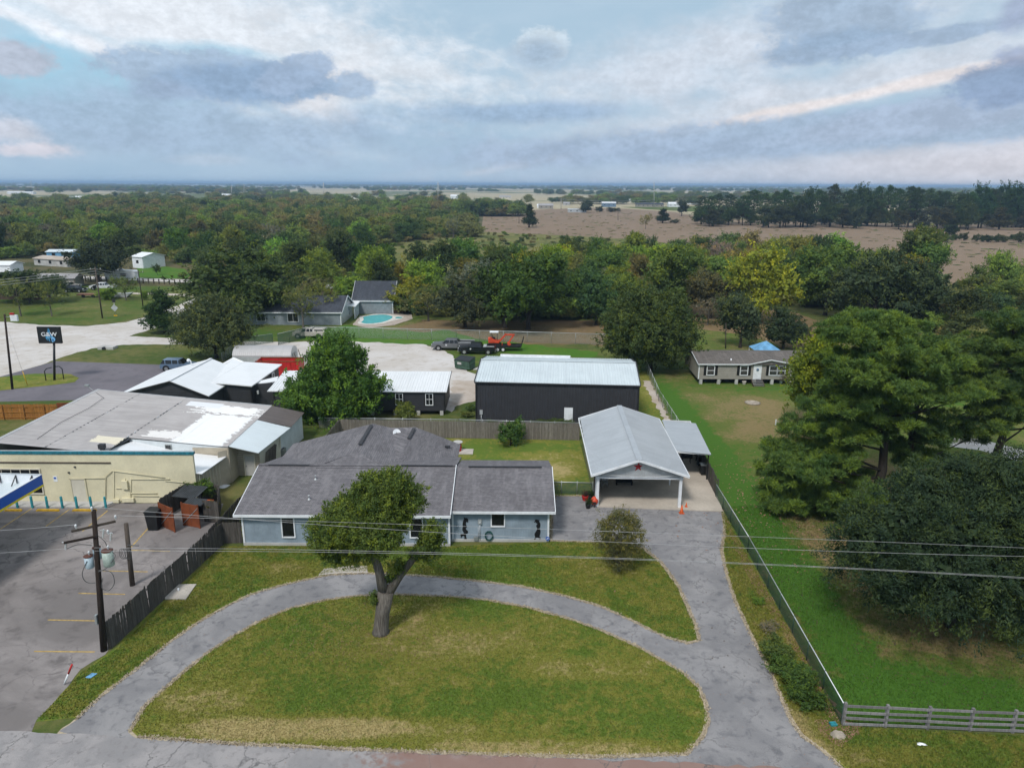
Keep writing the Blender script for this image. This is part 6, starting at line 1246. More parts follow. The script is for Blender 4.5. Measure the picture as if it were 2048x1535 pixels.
# transmission masts far away
for i, (x, yb, yt, w_) in enumerate([(463, 392, 371, 1.6), (488, 386, 368, 1.8), (647, 397, 365, 1.5), (876, 408, 363, 1.1), (1308, 415, 363, .9), (1122, 418, 397, .7), (62, 380, 361, 2.0), (1236, 440, 424, .35), (1038, 447, 420, .35)]):
    b = G(x, yb); t_ = YP(x, yt, b.y); labs = ['leftmost grey transmission pole beyond the wood', 'second grey transmission pole from the left', 'tall grey transmission pole above the left wood', 'pale transmission pole left of the brown pasture', 'tallest thin mast beyond the pasture', 'short pale pole right of the lone cedar', 'tiny tower on the far left horizon', 'small dark wooden pole in the right of the pasture', 'small dark wooden pole left of the lone cedar']
    o = thing('transmission_pole', labs[i], 'pole', tuple(b), 'far poles'); MB().tube([b, t_], [w_ * .55, w_ * .3], 8).build('pole', 'pale_concrete' if w_ > .5 else 'pole_wood', o)
    if w_ > .5: MB().bar(t_ + Vector((-w_ * 1.5, 0, -2.5)), t_ + Vector((w_ * 1.5, 0, -2.5)), w_ * .2).build('arm', 'galv', o)
A_, B_, C_ = YP(876, 390, 1010), YP(1122, 398, 897), YP(1308, 400, 913)
for k, (p, q_) in enumerate(((B_, C_), (B_ - Vector((0, 0, 2.5)), C_ - Vector((0, 0, 2.5))))): wires('transmission_wire', ['upper', 'lower'][k] + ' pale wire strung beyond the pasture', p, q_, 2.0, .12)
# ---------------------------------------------------------------- vehicles
def wheel(t, x, y, r_=.40, w_=.26, rim='rim_metal'):
    m = MB(); k = 20; pr = [(r_ * .62, -w_ / 2), (r_ * .92, -w_ / 2), (r_, -w_ * .35), (r_, w_ * .35), (r_ * .92, w_ / 2), (r_ * .62, w_ / 2)]
    for rr, yy in pr: m.v += [Vector((x + rr * math.cos(6.2832 * j / k), y + yy, r_ + rr * math.sin(6.2832 * j / k))) for j in range(k)]
    m.f += [(i * k + j, (i + 1) * k + j, (i + 1) * k + (j + 1) % k, i * k + (j + 1) % k) for i in range(len(pr) - 1) for j in range(k)]; m.sm += [True] * ((len(pr) - 1) * k)
    wo = m.build('wheel', 'rubber', t); MB().tube([(x, y - w_ * .42, r_), (x, y + w_ * .42, r_)], r_ * .62, 14).build('rim', rim, wo); MB().tube([(x, y - w_ * .46, r_), (x, y + w_ * .46, r_)], r_ * .2, 10).build('hub', 'galv', wo)
def car(kind, paint, label, cat, loc, rz, L=5.8, Wd=1.95, door_open=False):
    "front toward -x; built at the origin, then placed"
    t = thing('pickup_truck' if 'pickup' in cat else 'parked_car', label, cat, (0, 0, 0)); h = Wd / 2; s = L / 5.8
    def body(outline, w0, mat, name, inset=.06):
        n = len(outline); m = MB(); cxx = sum(p[0] for p in outline) / n
        ring = [(-w0, 0), (-w0 + inset, 1)]; vs = []
        for y_, sc in ((-w0 + inset, .985), (-w0, 1.0), (w0, 1.0), (w0 - inset, .985)):
            yy = y_
            vs += [(cxx + (p[0] - cxx) * (sc if abs(yy) < w0 - 1e-6 else .992), yy if abs(yy) < w0 - 1e-6 else yy, p[1] + (0)) for p in outline]
        # order: chamfer outside faces
        order = [(-w0, .965), (-w0 + inset * .6, 1.0), (w0 - inset * .6, 1.0), (w0, .965)]; vs = []
        zc = sum(p[1] for p in outline) / n
        for yy, sc in order: vs += [(cxx + (p[0] - cxx) * sc, yy, zc + (p[1] - zc) * (sc if p[1] > zc else 1)) for p in outline]
        a = sum(outline[i][0] * outline[(i + 1) % n][1] - outline[(i + 1) % n][0] * outline[i][1] for i in range(n)); fs = [tuple(range(n)) if a > 0 else tuple(reversed(range(n)))]
        fs.append(tuple(3 * n + i for i in (reversed(range(n)) if a > 0 else range(n))))
        for k in range(3):
            for i in range(n): j = (i + 1) % n; f = (k * n + i, (k + 1) * n + i, (k + 1) * n + j, k * n + j); fs.append(f if a > 0 else tuple(reversed(f)))
        m.add(vs, fs); return m.build(name, mat, t)
    X = lambda v: v * s
    wz = .42
    if 'suv' in kind:
        body([(X(-2.85), .45), (X(-2.88), .78), (X(-2.7), .98), (X(-1.5), 1.12), (X(-1.2), 1.14), (X(2.75), 1.12), (X(2.86), .9), (X(2.86), .45)], h, paint, 'body')
        m = MB(); m.frustum((X(.75), 0, 1.10), (X(4.0), Wd * .95), (X(2.75), Wd * .74), .62, (X(.18), 0)); m.build('cabin', 'dark_glass', t); m = MB(); m.frustum((X(.93), 0, 1.70), (X(2.85), Wd * .77), (X(2.6), Wd * .68), .07); m.build('roof', paint, t)
        for y_ in (-1, 1):
            for xx in (-.3, .75, 1.9): MB().bar((X(xx), y_ * Wd * .468, 1.12), (X(xx + .08), y_ * Wd * .385, 1.72), .09, .03).build('pillar', paint, t)
        ax = (-1.85, 1.8)
    else:
        bed = 2.85 if 'service' not in kind else 2.75
        body([(X(-2.9), .50), (X(-2.93), .95), (X(-2.78), 1.12), (X(-1.55), 1.24), (X(.85), 1.24), (X(.85), .50)], h, paint, 'body')
        m = MB(); m.frustum((X(-.28), 0, 1.22), (X(2.30), Wd * .94), (X(1.55), Wd * .76), .56, (X(.12), 0)); m.build('windows', 'dark_glass', t)
        m = MB(); m.frustum((X(-.16), 0, 1.775), (X(1.62), Wd * .78), (X(1.5), Wd * .70), .07); m.build('roof', paint, t)
        for y_ in (-1, 1):
            for a, b in ((-1.42, -.90), (-.42, -.36), (.30, .26), (.84, .72)): MB().bar((X(a), y_ * Wd * .472, 1.22), (X(b), y_ * Wd * .388, 1.79), .09, .035).build('pillar', paint, t)
            for xx in (-.42, .30): MB().box((X(xx), y_ * (h + .002), .95), (.02, .01, .5)).build('door_line', 'black_metal', t)
            MB().box((X(-1.15), y_ * (h + .10), 1.32), (.12, .2, .18)).build('mirror', 'black_plastic', t)
        if kind == 'service':
            for y_ in (-1, 1): MB().box((X(1.95), y_ * (h + .02), .98), (X(2.1), .30, .92)).build('tool_box', 'truck_grey', t); MB().box((X(1.95), y_ * (h + .02), 1.46), (X(2.12), .32, .04)).build('box_lid', 'light_metal', t)
            MB().box((X(1.95), 0, .82), (X(2.05), Wd * .72, .08)).build('bed_floor', 'black_metal', t); MB().box((X(.90), 0, 1.2), (.06, Wd * .9, .7)).build('headboard', 'black_metal', t)
        else:
            for y_ in (-1, 1): MB().box((X(1.88), y_ * (h - .05), .90), (X(2.02), .10, .72)).build('bed_side', paint, t)
            MB().box((X(1.88), 0, .70), (X(2.02), Wd - .16, .08)).build('bed_floor', 'black_metal', t); MB().box((X(2.88), 0, .90), (.07, Wd - .06, .70)).build('tailgate', paint, t)
            if kind == 'topper': m = MB(); m.frustum((X(1.88), 0, 1.262), (X(2.05), Wd * .96), (X(1.98), Wd * .80), .52); m.build('topper', paint, t); [MB().box((X(1.88), y_ * Wd * .452, 1.52), (X(1.5), .05, .26)).build('topper_window', 'dark_glass', t) for y_ in (-1, 1)]
            if kind == 'cargo': MB().box((X(1.3), 0, 1.22), (X(.5), Wd * .9, .30)).build('tool_box', 'light_metal', t); MB().box((X(2.2), -h * .5, 1.28), (X(1.2), .25, .10)).build('rack', 'light_metal', t)
        for y_ in (-1, 1): MB().box((X(2.92), y_ * (h - .15), 1.05), (.05, .14, .3)).build('tail_light', 'red_paint', t)
        ax = (-1.95, 1.85)
    for y_ in (-1, 1):
        MB().box((X(-2.88), y_ * (h - .25), .92), (.14, .38, .20)).build('headlight', 'white_paint', t)
        for xx in ax:
            MB().tube([(X(xx), y_ * (h - .10), wz + .02), (X(xx), y_ * (h + .012), wz + .02)], .52, 18).build('wheel_arch', 'black_plastic', t); wheel(t, X(xx), y_ * (h - .10), wz, .28)
    MB().box((X(-2.93), 0, .55), (.14, Wd * .96, .24)).build('bumper', 'galv', t); MB().box((X(-2.93), 0, .90), (.05, Wd * .45, .26)).build('grille', 'black_metal', t); MB().box((X(2.93), 0, .52), (.12, Wd * .92, .18)).build('bumper', 'galv', t)
    if door_open: MB().bar((X(-1.1), -h, .9), (X(-1.5), -h - .9, .9), .06, .9).build('open_door', 'black_plastic', t)
    t.location = loc; t.rotation_euler = (0, 0, rz); return t
def px_mid(a, b, y, off=.95): p = G((a + b) / 2, y); return (p.x, p.y + off, 0.015)
k1 = car('service', 'truck_grey', 'grey crew cab pickup with a utility box bed', 'pickup truck', px_mid(863, 947, 701), R(-3), 6.9, 2.15); k2 = car('cargo', 'truck_black', 'black pickup with a white door emblem parked before the trailer', 'pickup truck', px_mid(917, 990, 709), R(-2), 6.0, 2.0)
car('topper', 'truck_silver', 'silver pickup with a canopy top beside the green gate', 'pickup truck', px_mid(587, 648, 677), R(-2), 5.8, 2.0); car('suv', 'suv_blue', 'blue grey suv parked behind the charcoal workshop', 'car', px_mid(314, 386, 745, 1.6), R(182), 5.0, 2.0)
for k_, dx in ((k1, -1.0), (k2, -1.0)):
    hh_ = 1.075 if k_ is k1 else 1.0; s_ = MB(); s_.prism_xz([(dx + .17 * math.cos(a) * (1 if i % 2 == 0 else .6), .95 + .17 * math.sin(a) * (1 if i % 2 == 0 else .6)) for i, a in enumerate(np.linspace(0, 6.28, 11)[:-1])], -hh_ - .012, -hh_ - .002); e_ = s_.build('door_emblem', 'white_paint', None, loc=(0, 0, 0)); e_.parent = k_; KIDS.setdefault(k_.name, []).append(e_)
car('plain', 'truck_white', 'white pickup with its door open on the far left lawn', 'pickup truck', px_mid(180, 226, 580), R(4), 6.2, 2.1, door_open=True); car('suv', 'truck_black', 'black car parked before the silver car at far left', 'car', px_mid(122, 171, 585), R(175), 5.6, 2.1); car('suv', 'truck_silver', 'silver car half hidden behind the black car', 'car', px_mid(117, 152, 578), R(186), 5.4, 2.1)
car('plain', 'truck_white', 'white truck mostly hidden behind the cedar and the round tree', 'pickup truck', px_mid(340, 390, 650), R(10), 6.0, 2.0)
tv = thing('travel_trailer', 'white travel trailer parked behind the small tree at far left', 'trailer', tuple(G(240, 560))); p = G(241, 563); m = MB(); m.prism_xz([(p.x - 4.2, .6), (p.x + 4.2, .6), (p.x + 4.3, 2.6), (p.x + 3.8, 3.1), (p.x - 3.6, 3.2), (p.x - 4.3, 2.6)], p.y, p.y + 2.4); m.build('body', 'white_paint', tv); MB().box((p.x, p.y + 1.2, 3.35), (1.0, .8, .3)).build('roof_unit', 'white_paint', tv); MB().box((p.x + 1, p.y - .02, 1.9), (1.6, .04, .7)).build('window', 'dark_glass', tv)
for dx in (-.5, .5): MB().tube([(p.x + dx, p.y, .45), (p.x + dx, p.y + .3, .45)], .42, 12).build('wheel', 'rubber', tv)
jb = thing('old_boat', 'old white boat hull lying in weeds by the small tree', 'boat', tuple(G(238, 594))); p = G(238, 595); m = MB(); m.prism_xz([(p.x - 2.6, .9), (p.x - 2.2, .15), (p.x + 1.8, .1), (p.x + 3.0, 1.1)], p.y, p.y + 1.6); m.build('hull', 'light_metal', jb)
lr = thing('log_pile', 'rusty low scrap trailer in the grass beside the pole', 'trailer', tuple(G(180, 594))); p = G(181, 594); MB().box((p.x, p.y, .7), (5.5, 2.0, .3)).build('deck', 'brick_red', lr); [MB().tube([(p.x + dx, p.y - 1, .4), (p.x + dx, p.y - .8, .4)], .4, 12).build('wheel', 'rubber', lr) for dx in (-1.2, 1.2)]
# dumpster, trailer, excavator
dp = G(930, 737); DM = thing('green_dumpster', 'green front load dumpster at the gravel yard edge', 'dumpster', (dp.x, dp.y, 0)); m = MB(); m.add([(-1.3, -.8, .15), (1.3, -.8, .15), (1.3, .8, .15), (-1.3, .8, .15), (-1.3, -.95, 1.45), (1.3, -.95, 1.45), (1.3, .9, 1.75), (-1.3, .9, 1.75)], [(0, 3, 2, 1), (0, 1, 5, 4), (1, 2, 6, 5), (2, 3, 7, 6), (3, 0, 4, 7)])
rot = Matrix.Translation((dp.x, dp.y, 0)) @ Matrix.Rotation(R(-28), 4, 'Z')
m.v = [rot @ v for v in m.v]; m.build('body', 'dumpster_green', DM)
def dm(c, s, name, mat): b = MB().box(c, s); b.v = [rot @ v for v in b.v]; return b.build(name, mat, DM)
for x in (-.66, .66): b = MB(); b.slab([(x - .64, -1.0, 1.49), (x + .64, -1.0, 1.49), (x + .64, .95, 1.82), (x - .64, .95, 1.82)], .05); b.v = [rot @ v for v in b.v]; b.build('lid', 'black_plastic', DM)
for x in (-1.36, 1.36): dm((x, 0, 1.0), (.1, 1.2, .2), 'fork_pocket', 'dumpster_green')
dm((-.4, -.97, 1.0), (.7, .02, .35), 'label_plate', 'pale_concrete'); dm((0, -.92, .75), (2.6, .05, .08), 'rib', 'dumpster_green')
pl_ = G(958, 738); tag(MB().slab([(pl_.x - .9, pl_.y - .5, .08), (pl_.x + 1.0, pl_.y - .4, .08), (pl_.x + .0, pl_.y + 1.5, .12)], .08).build('concrete_pad', 'pale_concrete'), 'broken triangular concrete slab beside the green dumpster', 'slab')
tp = G(1003, 703); TL = thing('flatbed_trailer', 'black tandem axle flatbed trailer under the red excavator', 'trailer', (tp.x, tp.y + 1, 0)); tx, ty = tp.x + .4, tp.y + 1.1
MB().box((tx, ty, .72), (5.8, 2.0, .14)).build('deck', 'black_metal', TL); [MB().box((tx, ty + s_ * 1.02, .82), (5.8, .06, .26)).build('side_rail', 'black_metal', TL) for s_ in (-1, 1)]
for dx in (-.45, .45):
    for s_ in (-1, 1): wheel(TL, tx - .6 + dx, ty + s_ * 1.18, .38, .22, 'white_paint')
MB().bar((tx - 2.9, ty, .65), (tx - 4.2, ty, .5), .14).build('tongue', 'black_metal', TL); [MB().bar((tx + 2.9, ty + s_ * .7, .8), (tx + 3.3, ty + s_ * .7, 2.3), .5 if False else .08).build('ramp', 'black_metal', TL) for s_ in (-1, -.5, .5, 1)]; MB().bar((tx + 3.2, ty - .7, 1.9), (tx + 3.2, ty + .7, 1.9), .08).build('ramp_bar', 'black_metal', TL)
EX = thing('mini_excavator', 'red mini excavator with a white canopy and folded arm', 'excavator', (tx - 1.2, ty, .8)); ex, ey_, ez = tx - 1.55, ty, .8
for s_ in (-1, 1): m = MB(); m.prism_xz([(ex - 1.05, ez + .1), (ex - .85, ez), (ex + .85, ez), (ex + 1.05, ez + .1), (ex + 1.05, ez + .35), (ex + .85, ez + .48), (ex - .85, ez + .48), (ex - 1.05, ez + .35)], ey_ + s_ * .62 - .17, ey_ + s_ * .62 + .17); m.build('track', 'rubber', EX)
m = MB(); m.prism_xz([(ex - 1.05, ez + .60), (ex + .75, ez + .60), (ex + .78, ez + .85), (ex + .2, ez + 1.0), (ex - .55, ez + 1.35), (ex - 1.1, ez + 1.3)], ey_ - .75, ey_ + .75); m.build('body', 'orange_red', EX); MB().box((ex, ey_, ez + .52), (1.2, .9, .14)).build('turntable', 'black_metal', EX)
for dx in (-.62, .42):
    for s_ in (-.6, .6): MB().bar((ex + dx, ey_ + s_, ez + .95), (ex + dx * .95, ey_ + s_ * .95, ez + 2.3), .07).build('canopy_post', 'black_metal', EX)
MB().box((ex - .1, ey_, ez + 2.36), (1.45, 1.35, .09)).build('canopy', 'white_paint', EX); MB().box((ex - .15, ey_, ez + 1.25), (.45, .5, .4)).box((ex - .35, ey_, ez + 1.55), (.12, .5, .5)).build('seat', 'black_plastic', EX)
MB().bar((ex + .75, ey_, ez + .7), (ex + 1.9, ey_, ez + 2.0), .22, .28).bar((ex + 1.82, ey_, ez + 1.92), (ex + 3.2, ey_, ez + 1.85), .2, .24).build('boom', 'orange_red', EX); MB().bar((ex + 3.3, ey_, ez + 1.98), (ex + 2.35, ey_, ez + .55), .18, .22).build('arm', 'orange_red', EX)
MB().bar((ex + 1.3, ey_, ez + 1.75), (ex + 2.4, ey_, ez + 2.12), .09).build('hydraulic_ram', 'galv', EX); m = MB(); m.prism_xz([(ex + 2.1, ez + .6), (ex + 2.5, ez + .55), (ex + 2.75, ez + .2), (ex + 2.4, ez + .05), (ex + 2.1, ez + .2)], ey_ - .3, ey_ + .3); m.build('bucket', 'orange_red', EX)
MB().box((ex + 1.25, ey_, ez + .35), (.08, 1.5, .35)).build('blade', 'orange_red', EX)
# small things lying about
p = G(182, 1351); tag(MB().slab([(p.x - .22, p.y - .18, .05), (p.x + .12, p.y - .22, .05), (p.x + .28, p.y + .16, .06), (p.x - .06, p.y + .2, .06)], .04).build('ground_cover', 'sky_blue_cloth'), 'light blue ground lid in the grass near the drive entrance', 'lid')
a, b = G(128, 1368), YP(144, 1328, G(128, 1368).y); mk = thing('pipeline_marker', 'leaning white marker post with a red top at the lot edge', 'marker post', tuple(a)); MB().tube([a, a.lerp(b, .55)], .05, 8).build('white_sleeve', 'white_paint', mk); MB().tube([a.lerp(b, .55), b], .055, 8).build('red_top', 'red_paint', mk)
pts = [G(*v) for v in ((330, 1180), (352, 1170), (393, 1169), (372, 1199), (330, 1199))]; tag(MB().slab([p + Vector((0, 0, .09)) for p in pts], .08).build('concrete_slab', 'concrete'), 'flat concrete slab in the grass beside the board fence', 'slab')
p = G(357, 1182); tag(MB().lathe((p.x, p.y, .05), [(.07, 0), (.07, .18), (.04, .2)], 10).build('cleanout_cap', 'white_paint'), 'small white pipe cap on the flat concrete slab', 'pipe cap')
p = G(1666, 1449); tag(MB().box((p.x, p.y, .06), (.34, .26, .12), .1).build('valve_box', 'teal_bright'), 'teal green valve box lid by the end post of the rail fence', 'lid')
p = G(1843, 1489); m = MB(); rr = random.Random(3); pts = [p + Vector((.30 * math.cos(t) * rr.uniform(.6, 1.2), .12 * math.sin(t) * rr.uniform(.6, 1.2), .03 + .05 * rr.random())) for t in np.linspace(0, 6.28, 12)[:-1]]; m.add(pts + [p + Vector((0, 0, .14))], [(i, (i + 1) % 11, 11) for i in range(11)]); tag(m.build('plastic_bag', 'white_paint'), 'crumpled white plastic bag on the grass below the rail fence', 'bag')
p = G(1675, 1470); m = MB(); pts = [p + Vector((.42 * math.cos(t) * rr.uniform(.8, 1.1), .3 * math.sin(t) * rr.uniform(.8, 1.1), .02)) for t in np.linspace(0, 6.28, 12)[:-1]]; m.add(pts + [q_ * 1 + (p - q_) * .35 + Vector((0, 0, .16)) for q_ in pts], [(i, (i + 1) % 11, 11 + (i + 1) % 11, 11 + i) for i in range(11)] + [tuple(range(11, 22))]); tag(m.build('rock', 'stone'), 'low flat boulder in the bare dirt at fence corner', 'rock')
bt = G(467, 948); SM = thing('smoker_cart', 'dark box cart with a round pot on top by the shop side door', 'cart', (bt.x, bt.y, 0)); MB().box((bt.x, bt.y, .62), (1.2, .6, .55)).build('box', 'black_metal', SM); MB().box((bt.x, bt.y, .92), (1.35, .7, .05)).build('shelf', 'galv', SM); MB().lathe((bt.x, bt.y, .95), [(.15, 0), (.24, .1), (.24, .22), (.1, .34)], 14).build('pot', 'black_metal', SM)
for dx in (-.6, .6): 
    for dy in (-.28, .28): MB().bar((bt.x + dx, bt.y + dy, 0), (bt.x + dx, bt.y + dy, .9), .05).build('leg', 'galv', SM)
p = G(447, 973); m = MB(); pts = [p + Vector((.62 * math.cos(t) * rr.uniform(.6, 1.1), .55 * math.sin(t) * rr.uniform(.6, 1.1), .03)) for t in np.linspace(0, 6.28, 10)[:-1]]; m.add(pts + [p + Vector((0, 0, .15))], [(i, (i + 1) % 9, 9) for i in range(9)]); tag(m.build('white_tarp', 'white_paint'), 'crumpled white tarp in the side yard by the shop', 'tarp')
p = G(563, 912); acx = thing('air_conditioner', 'dark air conditioner beside the rear roof of the blue house', 'air conditioner', (p.x, p.y, 0)); MB().box((p.x, p.y, .45), (.8, .8, .8)).build('case', 'galv', acx); MB().lathe((p.x, p.y, .85), [(.34, 0), (.34, .04)], 16).build('fan', 'black_metal', acx)
for i, (px, py, col_, lab) in enumerate(((1438, 766, 'pale_concrete', 'small stone planter at the left foot of the mobile home'), (1488, 768, 'concrete', 'pale flower pot beside the mobile home steps'), (1562, 766, 'white_paint', 'white bucket under the double window of the mobile home'))):
    p = G(px, py); t = thing('plant_pot', lab, 'plant pot', (p.x, p.y, 0)); MB().lathe((p.x, p.y, 0), [(.2, 0), (.3, .4), (.3, .46)], 12).build('pot', col_, t)
p = G(1505, 806); tag(MB().lathe((p.x, p.y, 0), [(.9, 0), (1.0, .1), (.7, .2), (.6, .06)], 18).build('fire_ring', 'stone'), 'low stone fire ring on the dry mobile home lawn', 'fire ring')
p = G(1551, 850); t = thing('faucet_post', 'small white faucet post on the dry neighbouring lawn', 'faucet', tuple(p)); MB().box((p.x, p.y, .35), (.12, .12, .7)).build('post', 'white_paint', t); MB().box((p.x + .25, p.y, .25), (.1, .1, .5)).build('pipe', 'galv', t)
# ---------------------------------------------------------------- foliage
def unit(v): return v / (np.linalg.norm(v, axis=-1, keepdims=True) + 1e-9)
def quads_mesh(name, P, Tn, Bn, tint, mat):
    "rhombic leaf sprays: centre P, half vectors Tn (long) and Bn (wide)"
    n = len(P); v = np.empty((n, 4, 3)); v[:, 0] = P - Tn; v[:, 1] = P + Bn; v[:, 2] = P + Tn; v[:, 3] = P - Bn
    me = bpy.data.meshes.new(name); me.vertices.add(4 * n); me.vertices.foreach_set('co', v.astype(np.float32).ravel())
    me.loops.add(4 * n); me.loops.foreach_set('vertex_index', np.arange(4 * n, dtype=np.int32)); me.polygons.add(n)
    me.polygons.foreach_set('loop_start', np.arange(0, 4 * n, 4, dtype=np.int32)); me.polygons.foreach_set('loop_total', np.full(n, 4, np.int32))
    me.materials.append(MATS[mat]); me.update(calc_edges=True)
    a = me.attributes.new('tint', 'FLOAT', 'FACE'); a.data.foreach_set('value', np.clip(tint, 0, 1).astype(np.float32)); return me
def crown_mesh(name, lobes, n, size, seed, aspect=.5, per=26, shell=.20, up=.15, mat='leaves', rough=.12, droop=0.0, low=-.45, spread=2.2, inner=.18):
    rng = np.random.default_rng(seed); Lb = np.array(lobes, float)
    if Lb.shape[1] == 4: Lb = np.concatenate([Lb[:, :3], np.repeat(Lb[:, 3:4], 3, 1)], 1)
    C, Rr = Lb[:, :3], Lb[:, 3:6]; area = (Rr[:, 0] * Rr[:, 1] + Rr[:, 0] * Rr[:, 2] + Rr[:, 1] * Rr[:, 2]); pr = area / area.sum()
    nc = max(8, n // per); cl = []; dl = []; got = 0
    while got < nc:
        k = rng.choice(len(Lb), nc * 2, p=pr); d = unit(rng.normal(size=(nc * 2, 3))); d = d[(d[:, 2] > low) | (rng.random(nc * 2) < .25)]; k = k[:len(d)]
        bump = 1 + rough * np.sin(d[:, 0:1] * 7 + k[:, None]) * np.sin(d[:, 1:2] * 6 + 2 * k[:, None]) + rng.normal(0, rough * .5, (len(d), 1))
        spike = 1 + (rng.random((len(d), 1)) ** 6) * rough * 2.2
        p = C[k] + d * Rr[k] * bump * spike * (1 - shell * rng.random((len(d), 1)) ** 2)
        q = np.min(np.linalg.norm((p[:, None] - C[None]) / Rr[None], axis=2), axis=1); ok = q > .80; p, d = p[ok], d[ok]; cl.append(p); dl.append(d); got += len(p)
    cp = np.concatenate(cl)[:nc]; cd = np.concatenate(dl)[:nc]; ct = np.clip(rng.normal(.5, .30, nc) + .18 * cd[:, 2] * 0, 0, 1)
    m = int(n * (1 - inner)); idx = rng.integers(0, nc, m); tw = unit(cd * .7 + np.array([0, 0, .45 - droop * 1.5]) + rng.normal(size=cd.shape) * .55); along = rng.uniform(-.35, 1, (m, 1)); P = cp[idx] + tw[idx] * along * size * 5.0 * rng.uniform(.6, 1.4, nc)[idx][:, None] + rng.normal(size=(m, 3)) * size * spread * .42 * (1.15 - .5 * along)
    N = unit(cd[idx] * .9 + rng.normal(size=(m, 3)) * .55 + np.array([0, 0, up])); T = unit(tw[idx] * .9 + rng.normal(size=(m, 3)) * .6); B = unit(np.cross(N, T))
    s = size * rng.uniform(.6, 1.35, (m, 1)); tint = ct[idx] + rng.normal(0, .10, m)
    mi = n - m
    k = rng.choice(len(Lb), mi, p=pr); d = unit(rng.normal(size=(mi, 3))); P2 = C[k] + d * Rr[k] * rng.uniform(.35, .85, (mi, 1)); N2 = unit(d + rng.normal(size=(mi, 3)) * .5); T2 = unit(np.cross(N2, rng.normal(size=(mi, 3)))); B2 = np.cross(N2, T2); s2 = size * rng.uniform(1.6, 2.6, (mi, 1))
    P = np.concatenate([P, P2]); T = np.concatenate([T * s, T2 * s2]); B = np.concatenate([B * s * aspect, B2 * s2 * .8]); tint = np.concatenate([tint, rng.normal(.4, .1, mi)])
    return quads_mesh(name, P, T, B, tint, mat)
def pine_mesh(name, pads, per, size, seed, mat='needles'):
    "tufts of long needles standing on flat pads: pads = (x, y, z, r, rz)"
    rng = np.random.default_rng(seed); Pd = np.array(pads, float); w = Pd[:, 3] ** 2; tot = int(per * len(Pd)); k = rng.choice(len(Pd), tot, p=w / w.sum())
    d = unit(rng.normal(size=(tot, 3))); d[:, 2] = np.abs(d[:, 2]) * .9 - .18; rad = rng.random((tot, 1)) ** .45
    c = Pd[k, :3] + d * np.stack([Pd[k, 3], Pd[k, 3], Pd[k, 4]], 1) * rad; m = 9
    ct = np.clip(rng.normal(.5, .18, tot) + rng.normal(0, .28, len(Pd))[k], 0, 1); c = np.repeat(c, m, 0); ct = np.repeat(ct, m); out = np.repeat(unit(d + np.array([0, 0, .5])), m, 0)
    dr = unit(out * .7 + rng.normal(size=c.shape) * .65); s = size * rng.uniform(.7, 1.3, (len(c), 1)); T = dr * s; Bv = unit(np.cross(dr, rng.normal(size=c.shape))) * s * .10
    return quads_mesh(name, c + T * .8, T, Bv, ct + rng.normal(0, .08, len(c)), mat)
def trunk_mesh(name, h, r, targets, seed, mat='bark_dark', fork=.35):
    "tapered trunk from the ground with limbs running to the targets"
    rr = random.Random(seed); mb = MB(); lean = Vector((rr.uniform(-.04, .04) * h, rr.uniform(-.04, .04) * h, 0))
    mb.tube([(0, 0, -.1 * r), (0, 0, r * .6), lean * .4 + Vector((0, 0, h * fork)), lean + Vector((0, 0, h))], [r * 1.35, r, r * .75, r * .25], 9)
    for t in targets:
        t = Vector(t); z0 = min(h * .9, max(h * fork * .7, t.z * .55)); b = lean * (z0 / h) + Vector((0, 0, z0)); m = b.lerp(t, .5) + Vector((rr.uniform(-.06, .06) * h, rr.uniform(-.06, .06) * h, -.04 * h)); mb.tube([b, m, t], [r * .5, r * .3, r * .08], 6)
    me = bpy.data.meshes.new(name); me.from_pydata([tuple(v) for v in mb.v], [], mb.f); me.polygons.foreach_set('use_smooth', mb.sm); me.materials.append(MATS[mat]); me.update(); return me
# prototypes: height 1, crown radius about .5
PRO = {}
ORD = 'first second third fourth fifth sixth seventh eighth ninth tenth eleventh twelfth thirteenth fourteenth fifteenth sixteenth seventeenth eighteenth nineteenth twentieth'.split()
def nth(i, n, what):
    if i < n / 2: return ('leftmost ' if i == 0 else ORD[i] + ' ') + what + ('' if i == 0 else ', counted from the left')
    j = n - 1 - i; return ('rightmost ' if j == 0 else ORD[j] + ' ') + what + ('' if j == 0 else ', counted from the right edge')
def proto(key, nl, n, size, seed, rx=.36, z0=.22, flat=1.0, cone=False, trunk=.55, tmat='bark_dark', tr=.03, **kw):
    rr = random.Random(seed); L = []
    for i in range(nl):
        z = z0 + (1 - z0) * (.12 + .76 * rr.random()); t = rr.uniform(0, 6.283)
        if cone: wz = (1 - z) / (1 - z0) * .95 + .05; rad = rx * wz * rr.uniform(.3, .85); lr = .13 * wz + .04
        else: wz = math.sqrt(max(0, 1 - ((z - (z0 + 1) / 2) / ((1 - z0) / 2)) ** 2)) * .8 + .15; rad = rx * wz * rr.uniform(.45, 1.12); lr = rr.uniform(.09, .20)
        L.append((rad * math.cos(t), rad * math.sin(t), min(z, 1 - lr * .8), lr, lr, lr * .85 * flat))
    if not cone: L.append((rr.uniform(-.05, .05), rr.uniform(-.05, .05), (z0 + 1) / 2 - .04, rx * .62, rx * .62, (1 - z0) * .34))
    c = crown_mesh(key + '_crown', L, n, size, seed, **kw); tm = trunk_mesh(key + '_trunk', trunk, tr, [(l[0] * .8, l[1] * .8, l[2]) for l in L[:6]], seed, tmat); PRO[key] = (c, tm)
proto('round_a', 16, 9000, .019, 11, rough=.28, spread=2.6, shell=.35); proto('round_b', 20, 9000, .018, 12, rx=.40, z0=.15, rough=.28, spread=2.6, shell=.35); proto('round_c', 13, 8000, .020, 13, rx=.34, z0=.2, rough=.34, shell=.4, spread=2.8)
